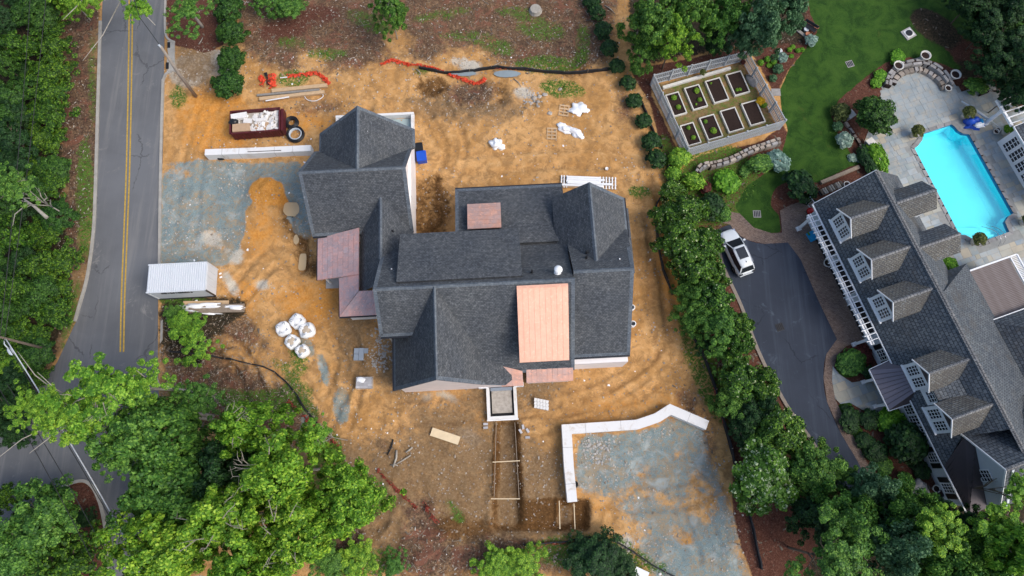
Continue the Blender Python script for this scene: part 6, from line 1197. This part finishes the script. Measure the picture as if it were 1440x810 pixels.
wire(pt_(6.8),P(46,-60,8),.3,.028,'wire','left one of two thin wires running up over the woodland'); wire(pt_(6.8)+Vector((.4,0,0)),P(70,-60,8),.3,.028,'wire','right one of two thin wires running up over the woodland')
wire(pt_(6.2),P(200,800,6.6),.35,.05,'white_cable','thick pale cable running diagonally over the road junction',name='overhead_cable'); wire(pt_(6.5),P(212,830,7.0),.3,.03,'wire','dark wire just right of the pale diagonal cable'); wire(P(10,540,8.6),P(160,800,8.4),.35,.028,'wire','upper dark wire over the side road left of the pale cable'); wire(P(-5,540,8.9),P(150,830,8.6),.35,.028,'wire','lower dark wire over the side road left of the pale cable')
# ------------------------------------------------------------------ garden fence and raised beds
corners=[P(*p) for p in GARD]; FN=['upper','right','lower','left']
lat={}
for s in range(4):
    a,b=corners[s],corners[(s+1)%4]; L=(b-a).length; an=math.atan2(b.y-a.y,b.x-a.x); t=thing('picket_fence','grey lattice picket fence on the %s side of the vegetable garden'%FN[s],'fence',a,an); nb_=max(3,round(L/1.95)); bay=L/nb_; hF=1.8
    for i in range(nb_+(0)): MB().box(i*bay,0,0,.14,.14,hF+.14).obj('post','fence_grey' if 'fence_grey' in MATS else 'grey_board',t); 
    for i in range(nb_):
        for z in (.12,.95,1.72): MB().box(i*bay+bay/2,0,z,bay-.14,.06,.09).obj('rail','grey_board',t)
        key=round(bay,3)
        if key not in lat:
            m=MB(); k=int((bay-.14)/.19)
            for j in range(k): x=-(bay-.14)/2+(j+.5)*(bay-.14)/k; m.box(x,.045,.05,.085,.025,1.8)
            for j in range(9): m.box(0,.075,.18+j*.19,bay-.14,.02,.045)
            lat[key]=m.mesh('lattice_panel','grey_board')
        link('lattice_panel',lat[key],t,loc=(i*bay+bay/2,0,0))
bedcols=[[(943.5,127),(964,127.5)],]
Tb=lambda x,y:(900+x/4.909,60+y/4.909)
BEDS=[((176,362),(258,335),(328,480),(240,512)),((300,315),(400,285),(475,430),(375,468)),((445,268),(545,236),(620,383),(520,422)),((590,222),(690,190),(765,330),(662,372)),((268,580),(358,543),(430,685),(345,712)),((402,520),(505,492),(580,640),(478,675)),((548,475),(650,440),(727,590),(620,620)),((695,422),(798,393),(872,540),(770,577))]
BL=['far left bed of the upper row with two green plants','second bed of the upper row with lush green plants','third bed of the upper row, mostly bare','right bed of the upper row with a small plant','far left bed of the lower row with two small plants','second bed of the lower row with a round green plant','third bed of the lower row, bare soil','right bed of the lower row beside the yellow flowers']
PLN=[[(235,380,5),(265,445,4.5)],[(390,330,5),(412,393,4),(388,425,2)],[(490,280,2)],[(670,325,3),(690,322,3)],[(335,588,3.5),(368,655,4)],[(452,545,3.5),(508,608,5.5)],[],[]]
for q,l,pl in zip(BEDS,BL,PLN):
    w_=[P(*Tb(*p),.3) for p in q]; c=sum(w_,Vector())/4; lx=((w_[1]-w_[0]).length+(w_[2]-w_[3]).length)/2; ly=((w_[3]-w_[0]).length+(w_[2]-w_[1]).length)/2; lx=max(lx,1.4) if q[0][0] in(176,268) else lx; an=rad(17)
    t=thing('raised_bed','white-framed raised '+l,'raised bed',(c.x,c.y,0),an)
    for s in (-1,1): MB().box(s*(lx/2-.05),0,0,.1,ly,.3).obj('side_board','pot_stone',t); MB().box(0,s*(ly/2-.05),0,lx-.2,.1,.3).obj('end_board','pot_stone',t)
    MB().box(0,0,0,lx-.2,ly-.2,.22).obj('soil','soil',t)
    for (x,y,r) in pl: shrub(*Tb(x,y),r*.9,'brightsm','small leafy green vegetable plant in the '+l.split(' with')[0].split(',')[0]+' at picture height %d'%0 if 0 else 'green vegetable plant, '+('topmost' if (x,y,r)==min(pl,key=lambda p_:p_[1]) else ('lowest' if (x,y,r)==max(pl,key=lambda p_:p_[1]) else 'middle'))+' in the '+l.split(' with')[0].split(',')[0],cat='plant',name='vegetable_plant',h=.3,group='vegetable plants in the raised beds')
shrub(*Tb(830,405),7,'yellow','bright yellow flowering plant at the right garden fence',cat='plant',name='flower_plant',h=.3); shrub(*Tb(855,430),5,'brightsm','green leaves below the yellow flowers by the garden fence',cat='plant',name='flower_plant',h=.2)
shrub(*Tb(712,135),4,'redsm','small dark red plant in the upper right garden corner',cat='plant',name='red_plant',h=.8); shrub(*Tb(435,205),5,'boxgreen','yellowish climbing plant on the upper garden fence',cat='plant',name='climbing_plant',h=.8)
a,b=P(*Tb(155,318)),P(*Tb(620,182)); o=MB().box(0,0,0,(b-a).length,.28,.3).obj('timber_sill','pot_stone',None,label='long pale timber sill inside the upper garden fence',cat='timber'); o.location=(a+b)/2; o.rotation_euler=(0,0,math.atan2(b.y-a.y,b.x-a.x))
o=blob(.75,.5,.5,61,14,9,.3).obj('rock','stone_grey',None,True,label='grey rock heap inside the right garden fence',cat='rock'); o.location=P(*Tb(770,265)); o.rotation_euler=(0,0,-1)
o=MB().box(0,0,0,.9,.8,.06).obj('stepping_stone','stone_grey',None,label='grey stepping stone outside the right garden fence',cat='stone'); o.location=G(1091,130,0)
# field stone walls: stones one by one
def stonewall(pts,w_,h,label,name='stone_wall',nrow=2,mat='stone_tan',cat='wall',ln=.55,k=8,cap=None):
    q=[Vector((*P2(*p),0)) for p in smooth_line(pts,k)]; o=q[0]; t=thing(name,label,cat,o); core=MB(); r=random.Random(len(pts)*7+3)
    seg=[0]; 
    for a,b in zip(q[:-1],q[1:]): seg.append(seg[-1]+(b-a).length)
    def at(s):
        s=min(max(s,0),seg[-1]-1e-4)
        for i in range(len(seg)-1):
            if seg[i+1]>=s: f=(s-seg[i])/(seg[i+1]-seg[i]); d_=(q[i+1]-q[i]).normalized(); return q[i].lerp(q[i+1],f)-o,d_
    s=0
    while s<seg[-1]-.2:
        p,d_=at(s); p2,_=at(min(s+.5,seg[-1])); core.bar(p+Vector((0,0,h*.45)),p2+Vector((0,0,h*.45)),w_*.8,h*.85); s+=.5
    core.obj('wall_core','soil',t,kind='stuff')
    for row in range(nrow):
        s=r.random()*.3
        while s<seg[-1]:
            L=ln*r.uniform(.6,1.5); p,d_=at(s+L/2); n=Vector((-d_.y,d_.x,0)); ww=w_/nrow; hh=h*r.uniform(.88,1.06); c=p+n*((row+.5)*ww-w_/2+r.uniform(-.03,.03)); m=MB(); b_=[]
            for z,sh in ((0,1),(hh*.8,.97),(hh,.8)):
                for x,y in ((-1,-1),(0,-1.08),(1,-1),(1,1),(0,1.05),(-1,1)): b_.append((x*(L/2-.02)*sh+r.uniform(-.02,.02),y*(ww/2-.015)*sh+r.uniform(-.02,.02),z+ (r.uniform(-.02,.02) if z else 0)))
            f=[(0,5,4,3,2,1)]+[(j*6+i,j*6+(i+1)%6,(j+1)*6+(i+1)%6,(j+1)*6+i) for j in range(2) for i in range(6)]+[(12,13,14,15,16,17)]
            x_=m.add(b_,f).obj('stone',r.choice([mat,mat,'stone_grey']),t); x_.location=c; x_.rotation_euler=(0,0,math.atan2(d_.y,d_.x)); s+=L
    return t
stonewall([(978,248),(985,237),(995,234)],.6,.7,'left end of the stone garden wall turning down to the path'); stonewall([(995,236),(1015,231),(1034,224),(1048,217),(1066,210),(1092,202)],.65,.7,'tan field stone wall below the vegetable garden')
sw=[(1246,124),(1248,112),(1254,103),(1266,95),(1282,91),(1298,91),(1312,97),(1322,105),(1331,117)]
stonewall([(x,y) for x,y in sw],.7,.55,'curved grey stone seat wall round the top of the patio',mat='stone_grey',ln=.8,nrow=2,name='seat_wall')
sw2=[(1255,120),(1258,113),(1266,106),(1279,101),(1293,100),(1305,105),(1315,112),(1322,120),(1325,126)]
stonewall(sw2,.55,.4,'lower curved brown stone bench in front of the grey seat wall',mat='stone_tan',ln=.45,nrow=1,name='stone_bench')
stonewall([(1184,168),(1200,192),(1213,214),(1225,240)],.3,.35,'thin stone border wall left of the patio tree',mat='stone_tan',nrow=1)
stonewall([(1376,135),(1395,128),(1405,130)],.2,.3,'low stone edging at the top right corner of the patio',nrow=1,mat='stone_tan')
for (x,y,l) in ((1191,166,'square capped stone pillar left of the patio tree'),(1219,205,'square capped stone pillar between silver shrub and hedge'),(1040,513,'grey stone mailbox pillar in the hedge gap')):
    t=thing('stone_pillar',l,'pillar',P(x,y,0),rad(32)); MB().box(0,0,0,.6,.6,.75).obj('shaft','stone_grey',t); MB().box(0,0,.75,.76,.76,.1).obj('cap_stone','pot_stone',t)
# urns
for (x,y,s,l) in ((1259,97,1.25,'left large stone urn on the curved seat wall'),(1296,83.5,1.3,'top stone urn on the curved seat wall'),(1338,110,1.3,'right large stone urn at the end of the seat wall'),(1330,127,.85,'small stone urn below the right end of the seat wall'),(1161,372,1.0,'round empty urn on the brick walk by the pergola'),(1312,687,.8,'upper pale pot beside the white house corner'),(1317,694,.8,'lower dark pot beside the white house corner'),(1188,262,.8,'white pot ring beside the slate roof corner'),(1398,187,.7,'lower white pot next to the column'),(1401,184,.6,'upper white pot next to the column')):
    t=thing('urn',l,'urn',G(x,y,0)); pr_=[(.2,0),(.14,.08),(.3,.3),(.38,.55),(.42,.6),(.40,.63),(.33,.6),(.3,.5)]; pr_=[(a*s,b*s) for a,b in pr_]; MB().lathe(pr_,18).obj('bowl','pot_stone' if 'dark' not in l else 'dark_metal',t,True); MB().lathe([(.31*s,.5*s),(.31*s,.52*s),(.1,.53*s)],14).obj('soil','soil',t)
# lawn fittings
t=thing('well_cover','square concrete pad with a round dark lid on the lawn','well cover',G(1277,48,0),rad(30)); MB().box(0,0,0,1.15,1.15,.12).obj('pad','concrete',t); MB().box(0,0,.12,.85,.85,.06).obj('upper_pad','concrete_white',t); MB().lathe([(.34,.18),(.34,.24),(.2,.26)],20).obj('lid','dark_metal',t)
for (x,y,l,a) in ((1195,90,'small square cover sunk in the lawn near the patio bed',.3),(1064.5,301,'dark slotted drain grate in the round lawn',0),(1096.5,460,'dark square drain grate in the driveway',.3)):
    t=thing('drain_grate',l,'drain grate',G(x,y,0) if 'driveway' not in l else P(x,y,.0),a); MB().box(0,0,0,.72,.72,.03).obj('frame','stone_grey' if 'driveway' not in l else 'dark_metal',t)
    for k in range(4): MB().box(-.24+k*.16,0,.03,.1,.56,.02).obj('bar','dark_gap' if 'driveway' in l else 'dark_metal',t)
t=thing('garden_bench','dark slatted bench at the top left edge of the lawn','bench',G(1136,42,0),rad(-38)); 
for k in range(4): MB().box(0,-.2+k*.14,.42,1.5,.1,.04).obj('seat_slat','dark_metal',t)
for sx in (-1,1):
    for sy in (-1,1): MB().box(sx*.65,sy*.2,0,.07,.07,.42).obj('leg','dark_metal',t)
for k in range(3): MB().box(0,.3,.5+k*.13,1.5,.04,.09).obj('back_slat','dark_metal',t)
o=MB().box(0,0,0,1.6,.3,.12).obj('timber_beam','grey_timber',None,label='long grey timber beside the bench on the mulch',cat='timber'); o.location=G(1124,46,.05); o.rotation_euler=(0,0,rad(-45))
for (x,y,m,l) in ((1146,41,'terracotta','terracotta pot at the right of the bench'),(1134,51,'terracotta','dark terracotta pot below the bench'),(1132,44,'lamp_grey','round grey lidded pot left of the bench'),(1095,74,'white_paint','small white lantern left of the silver shrub')):
    t=thing('garden_pot',l,'pot',G(x,y,0)); MB().lathe([(.16,0),(.24,.3),(.27,.34),(.24,.38),(.2,.33)],14).obj('pot',m,t,True)
# patio clutter
bp=P(1369,176,0); t=thing('pool_umbrella','collapsed blue and white patio umbrella heap by the pool corner','umbrella',(bp.x,bp.y,0))
blob(.75,.55,.7,21,22,12,.7,-.1).obj('canopy','blue_plastic',t,True); x_=blob(.5,.3,.25,23,14,9,.4,-.1).obj('white_panel','tarp_white',t,True); x_.location=(.1,-.35,.55); x_=blob(.25,.4,.4,24,14,9,.4,-.1).obj('light_panel','light_blue',t,True); x_.location=(.4,.1,.35)
a,b=P(1352,142,.5),P(1394,170,.5); o=MB().tube([(0,0,0),tuple((b-a)*.5),tuple(b-a)],[.06,.14,.1],8).obj('closed_parasol','lamp_grey',None,True,label='long blue-grey rolled cover lying diagonally over the patio corner',cat='parasol'); o.location=a
a,b=P(1392,168,.3),P(1413,185,.3); o=MB().tube([(0,0,0),tuple(b-a)],.035,6).obj('pole','lamp_grey',None,label='thin grey pole leaning from the rolled cover to the pots',cat='pole'); o.location=a
a=P(1278,101,.05); o=MB().tube(smooth_line([(-.9,-.45,0),(-.3,-.05,.03),(.5,.15,0)],5),.04,6).obj('pool_noodle','leaf_lime',None,True,label='bright green pool noodle on the curved stone bench',cat='pool noodle'); o.location=a
# pergola clutter
t=thing('grill','dark grill with a red lid at the upper end of the pergola','grill',P(1134,302,0)); MB().lathe([(.3,.7),(.36,.9),(.3,1.1),(.12,1.2)],14).obj('lid','red_tail',t,True); MB().lathe([(.2,.45),(.34,.7),(.36,.88)],14).obj('bowl','black_plastic',t,True)
for k in range(3): a=k*2.1; MB().bar((math.cos(a)*.1,math.sin(a)*.1,.6),(math.cos(a)*.35,math.sin(a)*.35,0),.04,.04).obj('leg','black_plastic',t)
t=thing('kiddie_pool_toy','bright blue plastic toy under the pergola beam','toy',P(1141,333,0),rad(25)); MB().box(0,0,0,.7,.9,.35).obj('body','light_blue',t); MB().box(-.3,.3,.35,.12,.3,.1).obj('trim','leaf_lime',t)
t=thing('iron_gate','thin grey iron gate at the upper corner of the slate roof','gate',P(1137,291,0),rad(120)); 
for k in range(7): MB().box(-.6+k*.2,0,.05,.03,.03,1.2).obj('bar','lamp_grey',t)
MB().box(0,0,1.2,1.3,.05,.05).obj('top_bar','lamp_grey',t); MB().box(0,0,.1,1.3,.05,.05).obj('bottom_bar','lamp_grey',t)
t=thing('log_rack','low dark rack with split logs beside the slate roof corner','log rack',P(1168,266,0),rad(24)); MB().box(0,0,.1,2.6,.5,.08).obj('base','dark_metal',t)
for k in range(10): MB().tube([(-1.1+k*.24,-.3,.28+.05*(k%2)),(-1.1+k*.24,.3,.28)],.1,7).obj('split_log','pale_bark' if k%3 else 'bark',t)
o=MB().box(0,0,0,4.2,.35,.3).obj('timber_edge','old_wood',None,label='weathered timber edge along the bed by the slate roof',cat='timber'); o.location=P(1180,247,0); o.rotation_euler=(0,0,rad(23))
# climbing plant on the right pergola
cpn=thing('climbing_plant','pale green climber covering the white pergola at the right edge','plant',P(1436,158,0)); link('foliage',CR['bluesm'][0],cpn,loc=(0,0,2.8),scale=(1.1,1.1,.5)); link('stem',STEM,cpn,scale=(1,1,2.6))
for (x,y,l) in ((1335,372,'small bright shrub between the slate roof wings'),): shrub(x,y,11,'lime',l)
# ------------------------------------------------------------------ the car
def car():
    fr=P(1021,323,.6); re=P(1052,386,.8); an=math.atan2(fr.y-re.y,fr.x-re.x); c=(fr+re)/2; t=thing('parked_car','white hatchback with a dark sunroof parked at the top of the driveway','car',(c.x,c.y,.0),an)
    L=4.55
    # stations x (front +), half width, sill z, belt z, top shoulder
    ST_=[(-2.25,.62,.42,.72),(-2.18,.80,.32,.86),(-1.9,.88,.26,.98),(-1.3,.91,.24,1.0),(-.4,.92,.22,.99),(.4,.92,.22,.97),(.95,.91,.24,.95),(1.5,.88,.26,.88),(1.95,.80,.3,.78),(2.17,.68,.34,.68),(2.27,.52,.4,.58)]
    n=14; vs=[];fs=[]
    for x,hw,z0,z1 in ST_:
        for k in range(n):
            s=k/(n-1); a=s*PI  # from left sill over to right sill
            cy=math.cos(a); y=hw*math.copysign(abs(cy)**.32,cy); zz=z0+(z1-z0)*(math.sin(a)**.42); 
            if zz>z1-.02: zz=z1+ .05*(1-(y/hw)**2)
            vs.append((x,y,zz))
    m=len(ST_)
    for i in range(m-1):
        for k in range(n-1): fs.append((i*n+k,i*n+k+1,(i+1)*n+k+1,(i+1)*n+k))
        fs.append((i*n+n-1,i*n,(i+1)*n,(i+1)*n+n-1))
    fs+=[tuple(range(n))[::-1],tuple(range((m-1)*n,m*n))]
    b=MB().add(vs,fs).obj('body','car_white',t,True); s_=b.modifiers.new('s','SUBSURF'); s_.levels=1; s_.render_levels=2
    # greenhouse: belt outline and roof outline
    B=[(-2.08,.70),(-1.0,.82),(.3,.82),(1.12,.74)]; Rf=[(-1.68,.56),(-.9,.60),(.0,.60),(.30,.57)]
    zb,zr=.97,1.52; q=MB(); vs=[]
    for s in (1,-1):
        for (x,y) in B: vs.append((x,s*y,zb+(.0)))
        for i,(x,y) in enumerate(Rf): vs.append((x,s*y,zr-(.06 if i in(0,) else .03 if i==3 else 0)))
    q.add(vs,[(0,1,5,4),(1,2,6,5),(2,3,7,6),(8,12,13,9),(9,13,14,10),(10,14,15,11),(3,11,15,7),(0,4,12,8)]); q.obj('window_glass','window_glass',t)
    roofp=[]; xs=[-1.74,-1.62,-.9,-.1,.24,.32]; hw=[.52,.58,.64,.64,.60,.55]; zz=[1.44,1.49,1.545,1.55,1.525,1.50]; vs=[];fs=[];m2=9
    for x,h_,z in zip(xs,hw,zz):
        for j in range(m2): y=-h_+2*h_*j/(m2-1); vs.append((x,y,z-.05*(abs(y)/h_)**4+.03*(1-(y/h_)**2)))
    for i in range(len(xs)-1):
        for j in range(m2-1): fs.append((i*m2+j,(i+1)*m2+j,(i+1)*m2+j+1,i*m2+j+1))
    r=MB().add(vs,[f[::-1] for f in fs]).obj('roof','car_white',t,True); so_=r.modifiers.new('t','SOLIDIFY'); so_.thickness=.05
    MB().slab([(-.95,-.42,1.655),(.10,-.42,1.655),(.10,.42,1.655),(-.95,.42,1.655)],.07).obj('sunroof','window_glass',t)
    for s in (1,-1):
        MB().bar((1.12,s*.74,.98),(.30,s*.58,1.52),.07,.05).obj('front_pillar','car_white',t); MB().bar((-2.02,s*.70,.97),(-1.66,s*.55,1.47),.1,.07).obj('rear_pillar','car_white',t); MB().bar((-.25,s*.815,.97),(-.3,s*.63,1.52),.05,.03).obj('middle_pillar','black_plastic',t)
        MB().box(.78,s*.98,.95,.16,.2,.13).obj('mirror','car_white',t)
        MB().bar((-1.5,s*.64,1.57),(.1,s*.645,1.58),.03,.03).obj('roof_rail','chrome',t)
        MB().box(1.98,s*.60,.62,.34,.22,.12).obj('headlight','chrome',t); MB().box(-2.2,s*.62,.78,.12,.3,.12).obj('tail_light','dark_metal',t)
        for x in (1.42,-1.38):
            w_=MB(); pr_=[(.2,-.11),(.33,-.11),(.345,-.08),(.345,.08),(.33,.11),(.2,.11)]; vs=[];fs=[];k=20
            for rr,y in pr_:
                for j in range(k): a=2*PI*j/k; vs.append((x+rr*math.cos(a),s*.83+y,.345+rr*math.sin(a)))
            for i in range(len(pr_)-1):
                for j in range(k): fs.append((i*k+j,i*k+(j+1)%k,(i+1)*k+(j+1)%k,(i+1)*k+j))
            wh=w_.add(vs,fs).obj('wheel','tyre',t,True); rm_=MB()
            for j in range(5): a=2*PI*j/5; rm_.bar((x,s*.9,.345),(x+.2*math.cos(a),s*.9,.345+.2*math.sin(a)),.05,.03)
            rm_.obj('rim','rim',wh)
    MB().box(-2.24,0,.35,.1,1.3,.2).obj('rear_bumper','car_white',t); MB().box(2.24,0,.45,.06,.8,.14).obj('grille','black_plastic',t); MB().box(-1.3,0,1.58,.16,.04,.06).obj('antenna','black_plastic',t); MB().box(-2.27,0,.72,.03,.5,.12).obj('number_plate','white_paint',t)
car()
